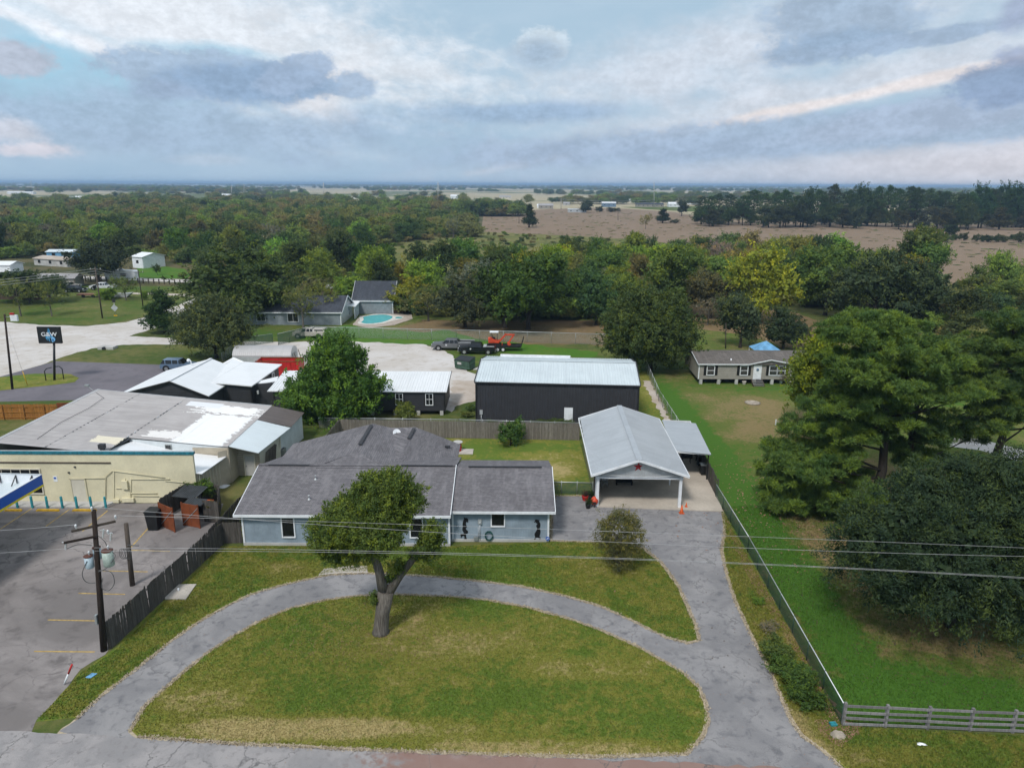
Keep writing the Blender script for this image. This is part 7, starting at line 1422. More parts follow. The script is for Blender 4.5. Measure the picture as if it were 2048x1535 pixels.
proto('wide_a', 18, 9000, .020, 14, rx=.52, z0=.18, flat=.85, rough=.26, spread=2.6, shell=.3); proto('tall_a', 16, 8000, .017, 15, rx=.22, z0=.12); proto('bushy', 14, 6000, .024, 16, rx=.42, z0=.0, trunk=.3); proto('airy', 14, 3200, .017, 17, rx=.38, z0=.28, inner=.02, trunk=.8, tmat='bark', tr=.022, spread=3)
proto('cedar', 26, 8000, .016, 18, rx=.30, z0=.04, cone=True, droop=.3, trunk=.9); proto('stripling', 9, 2600, .028, 19, rx=.34, z0=.2, inner=.05, tr=.02)
def pine_proto(key, seed, nb=34, z0=.30):
    rr = random.Random(seed); pads = []; T = []
    for i in range(nb):
        z = z0 + (1 - z0) * (i / nb) ** .85; t = i * 2.4 + rr.uniform(-.4, .4); R_ = (.30 * math.sin(min(1, (1 - z) / (1 - z0) + .16) * 1.6) + .02) * rr.uniform(.6, 1.1)
        pads.append((R_ * math.cos(t), R_ * math.sin(t), z - .02, .085 * rr.uniform(.7, 1.25), .035)); pads.append((R_ * .5 * math.cos(t + .3), R_ * .5 * math.sin(t + .3), z - .01, .06, .03)); T.append((R_ * math.cos(t), R_ * math.sin(t), z - .03))
    pads.append((0, 0, .97, .06, .05)); PRO[key] = (pine_mesh(key + '_crown', pads, 13, .026, seed), trunk_mesh(key + '_trunk', .96, .016, T[::2], seed, 'bark_dark', .5))
pine_proto('pine_a', 31); pine_proto('pine_b', 32, 30, .38)
ALLT = []
def tree(key, x, y, h, w, col, label, cat='tree', group=None, rot=None, parts=True, name=None, z=0.0):
    "w = crown width in metres"
    c, tm = PRO[key]; base = {'wide_a': 1.2, 'tall_a': .60, 'cedar': .62, 'pine_a': .75, 'pine_b': .75, 'bushy': 1.05}.get(key, .92); s = w / base
    nm = name or {'cedar': 'cedar_tree', 'pine_a': 'pine_tree', 'pine_b': 'pine_tree', 'bushy': 'bush', 'stripling': 'sapling'}.get(key, 'tree')
    t = thing(nm, label, cat, (x, y, z), group); r_ = random.Random(int(x * 31 + y * 17)).uniform(0, 6.28) if rot is None else rot; t.rotation_euler = (0, 0, r_)
    a = bpy.data.objects.new('crown', c); b = bpy.data.objects.new('trunk', tm)
    for o in (a, b): COL.objects.link(o); o.parent = t; o.scale = (s, s, h); KIDS.setdefault(t.name, []).append(o)
    a.color = (*col, 1); ALLT.append((x, y, w)); return t
DK_, MD, BR, YL, OL, BG, GY, PN, CD = (.052, .078, .028), (.095, .138, .038), (.125, .195, .036), (.175, .195, .028), (.155, .140, .054), (.055, .105, .045), (.135, .12, .10), (.036, .082, .022), (.032, .052, .023)
def tpx(key, px, yb, yt, wpx, col, label, group=None, cat='tree', **kw):
    b = G(px, yb); top = YP(px, yt, b.y + 2).z; sc = F / (b.y * math.cos(PITCH) + (CAMH - top * .5) * math.sin(PITCH)); return tree(key, b.x, b.y, max(.5, top), wpx / sc, col, label, cat, group, **kw)
# hero trees, each with a crown of its own
def hero(name, label, base, lobes, n, size, col, limbs, seed, cat='tree', bark='bark', **kw):
    t = thing(name, label, cat, tuple(base)); me = crown_mesh('crown', lobes, n, size, seed, **kw); o = bpy.data.objects.new('crown', me); COL.objects.link(o); o.color = (*col, 1); o.parent = t; o.location = -Vector(base)
    mb = MB(); [mb.tube([Vector(p) for p in pts], rs, 12) for pts, rs in limbs]; mb.build('trunk', bark, t); ALLT.append((base[0], base[1], 6)); return t
def PX(l, y): # (px, py, r px, depth offset, squash)
    out = []
    for a in l:
        px, py, r = a[:3]; dy = a[3] if len(a) > 3 else 0; sq = a[4] if len(a) > 4 else .85; p = YP(px, py, y + dy); s = (p.y * math.cos(PITCH) + (CAMH - p.z) * math.sin(PITCH)) / F; out.append((p.x, p.y, p.z, r * s, r * s, r * s * sq))
    return out
B = G(762, 1265); y = B.y; Q = lambda px, py, dy=0: YP(px, py, y + dy)
hero('oak_tree', 'forked oak with a broad dark crown on the half-moon front lawn', B, PX([(776, 1006, 46, 0, .95), (744, 996, 36, 1.0), (812, 1000, 30, .3), (785, 968, 26, -.2, .8), (742, 970, 24, .4), (693, 1036, 36, .2), (660, 1072, 34, -.5, .8), (700, 1088, 38, .6, .7), (752, 1070, 42, -.9, .7), (786, 1045, 27, .8, .8), (725, 1045, 48, 0), (676, 1112, 24, 0, .6), (708, 1110, 24, .2, .5), (745, 1098, 24, -.4, .6), (859, 1078, 21, 0, 1.0), (852, 1104, 22, .4, .8), (868, 1058, 13, -.2), (796, 1134, 10, 0, 1.2), (780, 1156, 8, .1, 1.2), (750, 1198, 5, -.2, 2.2), (642, 1058, 20, .3), (700, 1005, 18, .4, .8), (652, 1100, 18, -.2, .7)], y),
     95000, .078, (.068, .098, .026), [([B + Vector((0, 0, -.1)), B + Vector((0, 0, .25)), Q(765, 1225), Q(772, 1180)], [.62, .47, .44, .50]), ([Q(768, 1185), Q(758, 1140), Q(746, 1105), Q(740, 1060)], [.36, .27, .25, .12]), ([Q(776, 1185), Q(800, 1150, .2), Q(828, 1115, .2), Q(852, 1085, 0)], [.33, .24, .20, .08]), ([Q(746, 1105), Q(715, 1080), Q(680, 1070)], [.2, .12, .05]), ([Q(748, 1110), Q(775, 1060, .6), Q(800, 1010, .6)], [.2, .14, .05]), ([Q(742, 1070), Q(750, 1030), Q(765, 985)], [.13, .1, .04])], 5, bark='bark', per=44, up=.3, rough=.22, spread=2.9, shell=.35, aspect=.42, inner=.12)
B = G(1238, 1142); y = B.y; Q = lambda px, py, dy=0: YP(px, py, y + dy)
hero('crape_myrtle', 'many stemmed olive shrub tree on the lawn before the carport', B, PX([(1238, 1060, 30, 0, 1.1), (1215, 1075, 22, .2, 1.1), (1262, 1075, 22, -.2, 1.2), (1240, 1040, 18, 0), (1225, 1050, 16, .3), (1256, 1048, 18, .1), (1228, 1100, 18, 0, 1.2), (1250, 1100, 20, .1, 1.2), (1208, 1060, 12, 0), (1272, 1062, 12, 0), (1240, 1128, 14, -.3, .6)], y), 20000, .05, (.110, .110, .050),
     [([B, Q(1238 + dx * .5, 1115), Q(1238 + dx, 1085), Q(1238 + dx * 1.5, 1050)], [.06, .045, .035, .01]) for dx in (-22, -14, -6, 3, 11, 20)], 6, cat='shrub', inner=.03, spread=4.2, shell=.8, low=-1, rough=.3)
B = G(672, 842); y = B.y; Q = lambda px, py, dy=0: YP(px, py, y + dy)
hero('tree', 'tall ragged tree with yellow green top beside the charcoal cabin', B, PX([(668, 722, 34, 0, 1.0), (652, 704, 22, .5), (688, 702, 22, 0), (672, 690, 16, 0), (702, 728, 20, .3), (643, 742, 24, 0), (622, 790, 34, -1, .9), (596, 800, 22, .5, .8), (655, 778, 38, .6), (698, 775, 36, -.4), (736, 782, 20, .5, .8), (752, 770, 15, 0), (718, 802, 28, .5), (680, 815, 36, -1, .8), (640, 820, 30, .5, .7), (716, 712, 9, 0), (632, 718, 11, 0), (664, 676, 7, 0), (736, 748, 9, 0, .5), (588, 780, 12, 0, .7), (615, 760, 14, 0), (690, 745, 22, 0)], y), 46000, .16, (.062, .120, .026), [([B, Q(672, 790), Q(670, 740), Q(672, 700)], [.35, .28, .2, .06]), ([Q(672, 800), Q(640, 780), Q(610, 775)], [.2, .14, .05]), ([Q(672, 790), Q(700, 770), Q(735, 765)], [.2, .14, .05])], 7, bark='bark_dark', rough=.40, shell=.5, spread=3.0, inner=.08, per=44)
B = G(1300, 738); y = B.y; Q = lambda px, py, dy=0: YP(px, py, y + dy)
hero('oak_tree', 'broad round oak growing over the fence behind the charcoal barn', B, PX([(1300, 650, 62, 0, .9), (1255, 650, 40, 0), (1345, 650, 40, 0), (1300, 615, 36, 0, .8), (1265, 625, 34, 1), (1335, 622, 32, -1), (1245, 680, 34, 0, .8), (1360, 685, 28, 1, .8), (1320, 695, 44, -1.5, .75), (1270, 695, 40, -1, .75), (1300, 665, 60, -2, .8)], y), 42000, .17, (.055, .080, .030), [([B, Q(1302, 700), Q(1300, 660)], [.4, .32, .15]), ([Q(1300, 705), Q(1260, 670)], [.25, .08]), ([Q(1302, 705), Q(1340, 670)], [.25, .08])], 8, bark='bark_dark', rough=.28, spread=2.6, shell=.3)
B = G(433, 716); y = B.y; Q = lambda px, py, dy=0: YP(px, py, y + dy)
hero('elm_tree', 'round grey green elm standing left of the arched shed', B, PX([(425, 645, 46, 0, .8), (390, 655, 34, 0, .8), (462, 655, 32, .5, .8), (425, 620, 30, 0, .7), (400, 630, 28, 1), (450, 630, 26, 0), (375, 672, 22, 0, .6), (478, 672, 20, 0, .6), (425, 670, 46, -1.5, .55), (400, 678, 26, 0, .5), (455, 680, 26, 0, .5)], y), 36000, .15, (.062, .080, .040), [([B, Q(432, 700), Q(428, 660)], [.36, .3, .12])] + [([Q(432, 700), Q(432 + dx * .5, 680), Q(432 + dx, 655)], [.18, .12, .04]) for dx in (-50, -30, 28, 46)], 9, bark='bark_dark', inner=.1, rough=.30, spread=2.8, shell=.35, droop=.2)
B = G(1905, 1252); y = B.y; Q = lambda px, py, dy=0: YP(px, py, y + dy)
hero('elm_tree', 'huge dark drooping elm filling the lower right corner', B, PX([(1880, 1010, 70, 0, .7), (1960, 990, 70, .6, .7), (1800, 1040, 60, 0, .7), (1740, 1075, 55, -.6, .7), (2040, 1020, 80, 0, .8), (1900, 1060, 95, -.8, .8), (1700, 1110, 36, -.2, .7), (1760, 1130, 60, -1.2, .7), (1840, 1130, 80, -1.6, .75), (1940, 1140, 95, -1.8, .75), (2050, 1130, 100, -.8, .8), (1800, 1190, 55, -1.8, .6), (1890, 1205, 65, -2.2, .5), (2000, 1205, 70, -2.2, .45), (1850, 965, 42, .8, .6), (1930, 940, 40, 1.0, .6), (2010, 940, 44, 1.0, .6), (2140, 1080, 110, 0, .9), (2100, 980, 70, 1, .8), (1720, 1040, 30, .2, .6)], y), 100000, .115, (.030, .050, .028), [([B, Q(1905, 1180), Q(1900, 1100), Q(1900, 1000)], [.5, .42, .3, .1]), ([Q(1905, 1190), Q(1840, 1130), Q(1760, 1090)], [.3, .2, .06]), ([Q(1905, 1180), Q(1980, 1110), Q(2060, 1050)], [.3, .2, .06])], 10, bark='bark_dark', droop=.5, up=.35, aspect=.30, rough=.36, spread=4.2, shell=.45, per=70)
# the big pines
def pine(name, label, base, trunkpts, pads, per, size, col, seed, rs, y):
    t = thing(name, label, 'tree', tuple(base)); P_ = []
    for a in PX([(p[0], p[1], p[2], p[3] if len(p) > 3 else 0) for p in pads] + [(p[0] + 28 * math.cos(i * 2.1), p[1] + 22 * math.sin(i * 1.7), p[2] * .8, (p[3] if len(p) > 3 else 0) + 3.0 * math.sin(i * 1.3) + 1.2) for i, p in enumerate(pads)], y): P_.append((a[0], a[1], a[2], a[3] * 1.14, a[3] * .5))
    rr = random.Random(seed); sub = []
    for (x, yy, z, r_, rz_) in P_:
        k = max(6, int(r_ * r_ * 7.0))
        for _ in range(k): an = rr.uniform(0, 6.28); q_ = math.sqrt(rr.random()) * r_; sub.append((x + q_ * math.cos(an), yy + q_ * math.sin(an), z + rr.uniform(-.5, .45) * r_ * .55, rr.uniform(.28, .55), rr.uniform(.20, .34)))
    me = pine_mesh('crown', sub, per, size, seed); o = bpy.data.objects.new('crown', me); COL.objects.link(o); o.color = (*col, 1); o.parent = t; o.location = -Vector(base)
    mb = MB(); mb.tube(trunkpts, rs, 12)
    for (x, yy, z, r_, rz_) in P_:
        c = Vector((x, yy, z - .25)); best = min((a.lerp(b, s) for a, b in zip(trunkpts, trunkpts[1:]) for s in (0, .25, .5, .75)), key=lambda q_: abs(q_.z - (z - .35 * (c - Vector((q_.x, q_.y, z))).length)) + .01 * (q_ - c).length)
        m = best.lerp(c, .5) + Vector((0, 0, -.2)); mb.tube([best, m, c], [.11, .07, .03], 6)
        for _ in range(3): e = c + Vector((rr.uniform(-1, 1) * r_ * .8, rr.uniform(-1, 1) * r_ * .8, rr.uniform(-.1, .2))); mb.tube([m.lerp(c, .5), e], [.035, .012], 4)
    mb.build('trunk', 'bark_dark', t); ALLT.append((base[0], base[1], 8)); return t
B1_ = Vector((31.4, 58.2, 0)); y = 58.2; T1 = [B1_, YP(1765, 940, y), YP(1770, 860, y), YP(1772, 760, y), YP(1765, 670, y)]
pads = [(1745, 640, 52), (1810, 800, 40, -2), (1790, 845, 36, -2.5), (1820, 770, 40, .5), (1760, 770, 46, 2), (1800, 740, 46, 2), (1740, 820, 44, 2), (1700, 660, 36, 1), (1800, 650, 45, 1), (1690, 665, 50, -1), (1765, 690, 60, -1.5), (1830, 690, 50, 1), (1700, 720, 55, -2), (1740, 750, 50, -2.5), (1840, 740, 50, -1), (1690, 800, 50, -2), (1690, 760, 40, -1), (1640, 815, 36, 0), (1770, 790, 40, -2.5), (1880, 720, 48, .5), (1620, 850, 50, 0), (1680, 860, 48, -1.8), (1590, 900, 52, .5), (1640, 920, 55, -1.5), (1560, 940, 38, .5), (1690, 910, 40, -2), (1600, 970, 50, -.5), (1660, 985, 52, -1.8), (1575, 1015, 38, 0), (1630, 1030, 40, -1), (1720, 975, 42, -2), (1700, 940, 36, 1.5), (1735, 1000, 30, -1), (1548, 925, 26, 0), (1612, 1000, 44, -2), (1585, 960, 50, -1), (1600, 1050, 30, 0), (1660, 1045, 36, -1), (1560, 985, 34, -.5), (1720, 870, 36, -2), (1750, 830, 30, -2), (1780, 720, 50, .5), (1900, 775, 46, 0), (1860, 790, 42, -1.5)]
pine('pine_tree', 'largest bright green pine with heavy whorled boughs at right', B1_, T1, pads, 24, .21, (.060, .100, .028), 41, [.42, .36, .3, .2, .08], y)
B2_ = Vector((34.6, 60.5, 0)); y = 60.5; T2 = [B2_, YP(1815, 930, y), YP(1830, 830, y), YP(1850, 730, y), YP(1865, 680, y)]
pads = [(1865, 690, 45), (1910, 720, 45, 1), (1950, 760, 48, 0), (1850, 850, 36, -2), (1900, 860, 34, -1), (1960, 850, 38, -1), (1830, 920, 34, -2), (1870, 880, 36, -2), (1990, 800, 45, 1), (1820, 960, 30, -2), (1800, 900, 26, -2)]
pine('pine_tree', 'second pine leaning close behind the largest pine', B2_, T2, pads, 22, .21, (.052, .088, .030), 42, [.36, .3, .22, .15, .06], y)
B3_ = Vector((44.0, 62.5, 0)); y = 62.5; T3 = [B3_, YP(2010, 860, y), YP(2020, 740, y), YP(2030, 640, y)]
pads = [(2020, 640, 50), (2060, 670, 55, 0), (1980, 690, 48, -1), (2030, 720, 60, -1), (1990, 760, 50, -1), (2070, 760, 60, 0), (2030, 810, 50, -1), (2090, 840, 60, 0), (1985, 830, 40, -1), (2120, 700, 60, 0)]
pine('pine_tree', 'pine cut by the right photo edge beside the largest pine', B3_, T3, pads, 20, .21, (.050, .085, .030), 43, [.4, .3, .2, .08], y)
# yellow-green tree before the mobile home, shrubs, hedge, cedar
tpx('round_a', 1628, 870, 662, 150, (.115, .150, .022), 'yellow green tree hiding the right end of the mobile home'); 
tpx('cedar', 331, 664, 570, 84, (.030, .060, .022), 'dark windswept cedar left of the round elm', rot=1.0)
tpx('bushy', 1021, 890, 822, 54, (.050, .095, .028), 'green climbing shrub against the grey board fence', cat='shrub'); tpx('bushy', 808, 838, 793, 46, (.10, .125, .035), 'light green shrub below the cabin windows', cat='shrub')
for px, yb, yt, w_, c_, lab in ((1588, 1362, 1276, 92, (.05, .085, .024), 'middle and largest dark shrub by the chain link fence near the rail fence'), (1606, 1404, 1312, 84, (.045, .080, .022), 'front dark shrub of the hedge nearest the rail fence'), (1556, 1318, 1240, 76, (.055, .08, .025), 'smaller dark shrub at the far end of the hedge'), (1518, 1208, 1172, 26, (.09, .15, .03), 'small bright shrub on the mulch beside the drive')):
    tpx('bushy', px, yb, yt, w_, c_, lab, cat='shrub', group='hedge shrubs')
tpx('airy', 1540, 1262, 1215, 48, GY, 'grey twiggy shrub in the mulch beside the hedge', cat='shrub'); tpx('stripling', 963, 836, 806, 26, (.07, .12, .03), 'scrubby weeds left of the charcoal barn corner', cat='shrub'); tpx('stripling', 935, 834, 812, 30, (.10, .12, .04), 'yellowish weeds between cabin and barn', cat='shrub'); tpx('stripling', 945, 822, 800, 34, (.06, .10, .03), 'green weeds at the gap behind the board fence', cat='shrub')
tpx('stripling', 407, 1010, 960, 60, (.05, .09, .02), 'green vine sprawling over the bin enclosure boards', cat='shrub', z=.8) ; tpx('bushy', 425, 1040, 1010, 30, (.10, .09, .04), 'dry vine tangle on the parking fence', cat='shrub', z=1.2)
for px, w_ in ((985, 26), (1070, 22), (1092, 34), (1115, 36), (1135, 26)): p = YP(px, 830, 78.0); tree('bushy', p.x, 78.1, .55, w_ / 17.5, (.055, .08, .03), {985: 'leftmost', 1070: 'second', 1092: 'middle', 1115: 'fourth', 1135: 'rightmost'}[px] + ' clump of creeper on the wire fence before the charcoal barn', 'creeper', 'creepers on the barn fence', z=.75, name='creeper')
tpx('stripling', 1565, 768, 738, 28, GY, 'bare twiggy shrub under the double window of the mobile home', cat='shrub')
# named mid-distance trees
T = [('round_b', 490, 642, 496, 200, DK_, 'big dark oak beside the grey pool house'), ('wide_a', 480, 640, 540, 190, (.036, .058, .02), 'lower dark oak spreading under the big oak by the pool house'), ('wide_a', 1056, 658, 500, 205, (.042, .075, .020), 'biggest dark green oak in the middle behind the fence'), ('round_a', 1010, 655, 530, 140, (.040, .068, .022), 'dark oak joined to the left of the biggest oak'), ('round_b', 930, 655, 552, 118, (.045, .055, .035), 'grey green live oak right of the pool'),
 ('airy', 857, 642, 578, 92, (.12, .12, .045), 'thin olive tree with bare stems behind the pool deck'), ('airy', 607, 655, 566, 84, (.10, .115, .045), 'bare grey tree in front of the pool house'), ('airy', 648, 640, 560, 70, (.11, .13, .04), 'sparse yellow grey tree by the chimney'), ('round_b', 1517, 645, 494, 126, YL, 'golden yellow green tree in the middle of the right wood'), ('round_b', 1192, 650, 540, 96, BG, 'blue green tree right of the biggest oak'),
 ('round_c', 1245, 640, 548, 90, MD, 'green tree behind the broad round oak'), ('round_a', 1350, 628, 492, 140, MD, 'tall green tree left of the golden tree'), ('round_c', 1420, 636, 545, 110, (.075, .075, .045), 'dull grey brown tree at the foot of the golden tree'), ('wide_a', 1745, 655, 500, 190, (.038, .055, .03), 'massive dark oak right of the golden tree'), ('round_b', 1820, 650, 520, 150, (.036, .052, .028), 'dark oak beside the massive one, over the brown field'), ('round_a', 1650, 630, 490, 130, (.065, .105, .03), 'light green tree left of the massive dark oak'), ('tall_a', 1830, 585, 455, 90, (.07, .09, .03), 'tall tree rising above the dark oaks at right'),
 ('round_c', 1480, 695, 588, 96, (.045, .062, .035), 'dark slender tree behind the mobile home roof, left one'), ('round_b', 1566, 697, 612, 92, (.036, .055, .032), 'dark rounded tree behind the mobile home roof, right one'), ('airy', 1415, 650, 590, 60, GY, 'bare brushy tree on the dry ground'), ('round_a', 868, 585, 486, 92, (.034, .052, .022), 'dark rounded tree above the biggest oak'), ('round_b', 930, 578, 492, 90, (.05, .10, .03), 'fresh green tree right of the dark rounded one'), ('round_c', 862, 610, 525, 104, BR, 'bright yellow green tree behind the pool barn right'), ('round_b', 768, 612, 520, 70, (.036, .052, .024), 'dark tree left of the pool barn'), ('round_a', 700, 612, 552, 70, BR, 'bright green tree behind the breezeway'),
 ('wide_a', 62, 605, 534, 150, CD, 'dark spreading oak at the far left edge'), ('wide_a', 198, 566, 476, 136, (.032, .044, .026), 'wide dark oak left of the tall white house'), ('airy', 42, 632, 548, 70, (.10, .12, .045), 'many stemmed small tree at far left, first of two'), ('airy', 104, 632, 556, 54, (.10, .12, .045), 'many stemmed small tree at far left, second of two'), ('airy', 252, 600, 548, 56, (.09, .12, .04), 'little open tree beside the travel trailer'), ('round_c', 362, 520, 458, 74, (.06, .115, .026), 'cone shaped bright green tree behind the lime lawn'), ('stripling', 315, 550, 526, 16, DK_, 'tiny dark tree standing on the lime lawn'), ('bushy', 217, 598, 570, 44, BR, 'bright weeds around the old boat'), ('tall_a', 288, 600, 580, 16, BR, 'ivy clump at the foot of the thin pole'),
 ('cedar', 1058, 455, 404, 34, (.022, .035, .018), 'lone dark cedar in the brown pasture'), ('round_b', 990, 428, 401, 34, (.04, .055, .03), 'round tree at the left edge of the pasture'), ('round_a', 960, 429, 402, 28, (.05, .06, .03), 'small round tree left of the pasture edge'), ('round_b', 1172, 425, 400, 30, (.034, .046, .024), 'round dark tree by the silver trailer'), ('bushy', 1199, 424, 411, 16, (.045, .05, .03), 'dark bush left of the blue shop'), ('bushy', 1228, 424, 414, 28, (.045, .05, .03), 'low dark bush in front of the blue shop'), ('airy', 1291, 458, 427, 26, OL, 'brown thinning tree in the pasture before the grove'), ('cedar', 1325, 446, 415, 32, (.022, .035, .018), 'dark cedar just left of the pine grove'), ('round_a', 1363, 432, 402, 26, (.030, .042, .022), 'dark round tree between cedar and grove'), ('bushy', 1348, 446, 438, 22, (.05, .06, .03), 'low bush at the cedar foot'),
 ('bushy', 1048 - 4, 484, 473, 10, DK_, 'small dark bush below the lone cedar'), ('bushy', 1133, 487, 474, 15, DK_, 'dark bush in the yellow scrub, left of its twin'), ('bushy', 1158, 487, 474, 13, DK_, 'dark bush in the yellow scrub, right of its twin'), ('bushy', 1903, 470, 446, 34, (.026, .04, .022), 'dark round bush in the right pasture'), ('round_b', 1905, 455, 422, 46, (.10, .10, .045), 'pale olive tree behind the dark round bush'), ('round_b', 1712, 450, 402, 74, (.070, .075, .028), 'olive round tree before the pine grove')]
for a in T: tpx(a[0], a[1], a[2], a[3], a[4], a[5], a[6])
rr = random.Random(77)
for i in range(14): px = 1850 + i * 16 + rr.uniform(-5, 5); tpx('bushy', px, 482 + rr.uniform(-2, 3), 466 + rr.uniform(-4, 4), rr.uniform(14, 24), rr.choice([DK_, CD, (.05, .06, .03)]), nth(i, 14, 'dark bush of the hedge line in the right pasture'), 'bushes in the right pasture', cat='bush')
# pine grove beyond the pasture
for i in range(34):
    px = 1400 + i * 20.5 + rr.uniform(-7, 7); yb = rr.uniform(444, 452) + (px - 1400) * .010; tp_ = rr.uniform(376, 392) - (8 if px > 1650 else 0) + (10 if px < 1440 else 0)
    if 1900 < px < 1940: tp_ += 14
    tpx(rr.choice(['pine_a', 'pine_b', 'round_b', 'pine_a']), px, yb, tp_, rr.uniform(38, 58), tuple(c * rr.uniform(.8, 1.15) for c in (.026, .050, .024)), nth(i, 34, 'tall dark tree of the grove across the pasture'), 'pine grove across the pasture')
for i in range(30):
    px = 1395 + i * 22.5 + rr.uniform(-8, 8); tpx(rr.choice(['round_a', 'cedar', 'round_c', 'bushy']), px, 446 + rr.uniform(0, 8) + (px - 1400) * .012, 412 + rr.uniform(-8, 12), rr.uniform(30, 52), tuple(c * rr.uniform(.8, 1.25) for c in (.034, .046, .026)), nth(i, 30, 'low dark tree along the front of the far grove'), 'front edge of the pine grove')
# ---- woods: the nearest and largest trees one by one, the rest as a mass
def region(px): return [(G(*p).x, G(*p).y) for p in px]
KEYS = ['round_a', 'round_b', 'round_c', 'tall_a', 'wide_a', 'round_b', 'airy']
PAL = {'left': [(DK_, 3), (MD, 3), ((.085, .098, .042), 4), (OL, 2), ((.115, .125, .048), 3), (BR, 1.3), (YL, .5), ((.036, .060, .022), 3), (GY, .6)],
       'right': [(DK_, 2), (MD, 3), (BR, 1.5), ((.13, .135, .028), 2.5), (OL, 1.5), (YL, .8), ((.045, .075, .026), 3), (GY, .5)],
       'corner': [((.036, .052, .028), 3), (MD, 2), ((.05, .07, .03), 2), ((.08, .11, .03), 1)]}
def scatter(reg, sp, seed, keep=()):
    rng = np.random.default_rng(seed); P_ = np.array(reg); lo, hi = P_.min(0), P_.max(0); out = []; grid = {}
    for _ in range(60000):
        x, y_ = rng.uniform(lo, hi); s = sp(y_)
        g_ = (int(x / 8), int(y_ / 8)); bad = False
        for i in range(-2, 3):
            for j in range(-2, 3):
                for (a, b) in grid.get((g_[0] + i, g_[1] + j), ()):
                    if (a - x) ** 2 + (b - y_) ** 2 < s * s: bad = True; break
                if bad: break
            if bad: break
        if bad: continue
        out.append((x, y_)); grid.setdefault(g_, []).append((x, y_))
    o = np.array(out); o = o[point_in(o[:, 0], o[:, 1], reg)]; return [tuple(p) for p in o]
LABS = {'left': 'in the dense wood left of the pasture', 'right': 'in the wood behind the mobile home and oaks', 'corner': 'in the wood at the right photo edge'}
CN_ = {DK_: 'dark green tree', MD: 'mid green tree', OL: 'olive brown tree', BR: 'bright green tree', YL: 'yellow green tree', GY: 'grey thinly leaved tree'}
WOODS = [('left', region([(-120, 436), (130, 437), (330, 432), (540, 428), (760, 434), (952, 452), (960, 474), (890, 478), (800, 486), (735, 500), (700, 540), (735, 560), (742, 590), (700, 606), (640, 590), (585, 566), (520, 560), (400, 556), (390, 530), (330, 524), (255, 520), (150, 508), (60, 515), (-140, 530)]), 11.0, 108),
         ('right', region([(745, 600), (752, 572), (830, 562), (960, 560), (1120, 545), (1300, 530), (1450, 524), (1600, 530), (1750, 560), (1860, 590), (1880, 615), (1700, 622), (1560, 610), (1400, 606), (1240, 632), (1140, 640), (1000, 640), (900, 630), (790, 628)]), 8.6, 205),
         ('corner', region([(1860, 640), (1900, 610), (2000, 585), (2200, 570), (2300, 700), (2180, 760), (2050, 770), (1920, 740), (1880, 690)]), 9.0, 309)]
rest = []
LMK = {'left': [((-300, 0), 'at the far left photo edge'), ((70, 0), 'above the dark spreading left oak'), ((210, 0), 'above the tall white house'), ((330, 0), 'behind the lime green lawn'), ((440, 0), 'left of the big pool house oak'), ((530, 0), 'above the grey pool house'), ((640, 0), 'above the breezeway'), ((720, 0), 'above the steep roofed garage'), ((800, 0), 'near the yellow scrub'), ((880, 0), 'at the pasture edge')],
  'right': [((-300, 0), 'behind the steep roofed garage'), ((860, 0), 'above the grey pickup'), ((960, 0), 'behind the biggest oak'), ((1120, 0), 'just right of the biggest oak'), ((1230, 0), 'above the broad round oak'), ((1330, 0), 'left of the golden tree'), ((1450, 0), 'behind the golden tree'), ((1570, 0), 'right of the golden tree'), ((1690, 0), 'behind the massive dark oak'), ((1800, 0), 'at the right end of the wood')],
  'corner': [((-300, 0), 'above the largest pine'), ((1960, 0), 'above the second pine'), ((2030, 0), 'cut by the right edge')]}
HUE = {DK_: 'dark green', MD: 'mid green', OL: 'olive brown', BR: 'bright green', YL: 'golden green', GY: 'grey thin'}
SEEN = {}
def wood_label(nm, key, c, x, y_, h):
    d = y_ * math.cos(PITCH) + CAMH * math.sin(PITCH); px = CX + x / d * F; lm = [t for (a, _), t in LMK[nm] if px >= a][-1]
    base = HUE.get(c) or ('brown green' if c[0] >= c[1] * .93 else 'deep green' if c[1] < .07 else 'fresh green' if c[1] > .1 else 'dull green')
    row = ('front' if y_ < 215 else 'middle' if y_ < 300 else 'rear') if nm == 'left' else ('front' if y_ < 165 else 'middle' if y_ < 190 else 'rear') if nm == 'right' else ('near' if y_ < 130 else 'far')
    shp = {'tall_a': 'narrow', 'wide_a': 'spreading', 'airy': 'airy'}.get(key, 'tall round' if h > 9.4 else 'low round')
    return f'{shp} {base} tree, {row} rank of wood, {lm}'
rr = random.Random(5)
for nm, reg, sp, seed in WOODS:
    pts = scatter(reg, lambda y_, sp=sp: sp * (.82 + .35 * rr.random()), seed); pts.sort(key=lambda p: p[1]); cap = {'left': 165, 'right': 120, 'corner': 25}[nm]; k = 0
    for (x, y_) in pts:
        if any((x - a) ** 2 + (y_ - b) ** 2 < (.30 * w_ + 2.2) ** 2 for a, b, w_ in ALLT[:90]): continue
        if abs(x) > y_ * .78 + 12: continue
        c = rr.choices([p[0] for p in PAL[nm]], [p[1] for p in PAL[nm]])[0]; key = 'airy' if c == GY else rr.choice(KEYS); h = rr.uniform(6.6, 11.6) + (1.5 if key == 'tall_a' else 0) - (2 if nm == 'corner' else 0); w_ = rr.uniform(8, 12.5) * (.7 if key == 'tall_a' else 1)
        if k < cap: tree(key, x, y_, h, w_, tuple(v * rr.uniform(.85, 1.18) for v in c), wood_label(nm, key, c, x, y_, h), 'tree', {'left': 'trees of the left wood', 'right': 'trees of the wood behind the oaks', 'corner': 'trees at the right edge'}[nm]); k += 1
        else: rest.append((x, y_, h, w_))
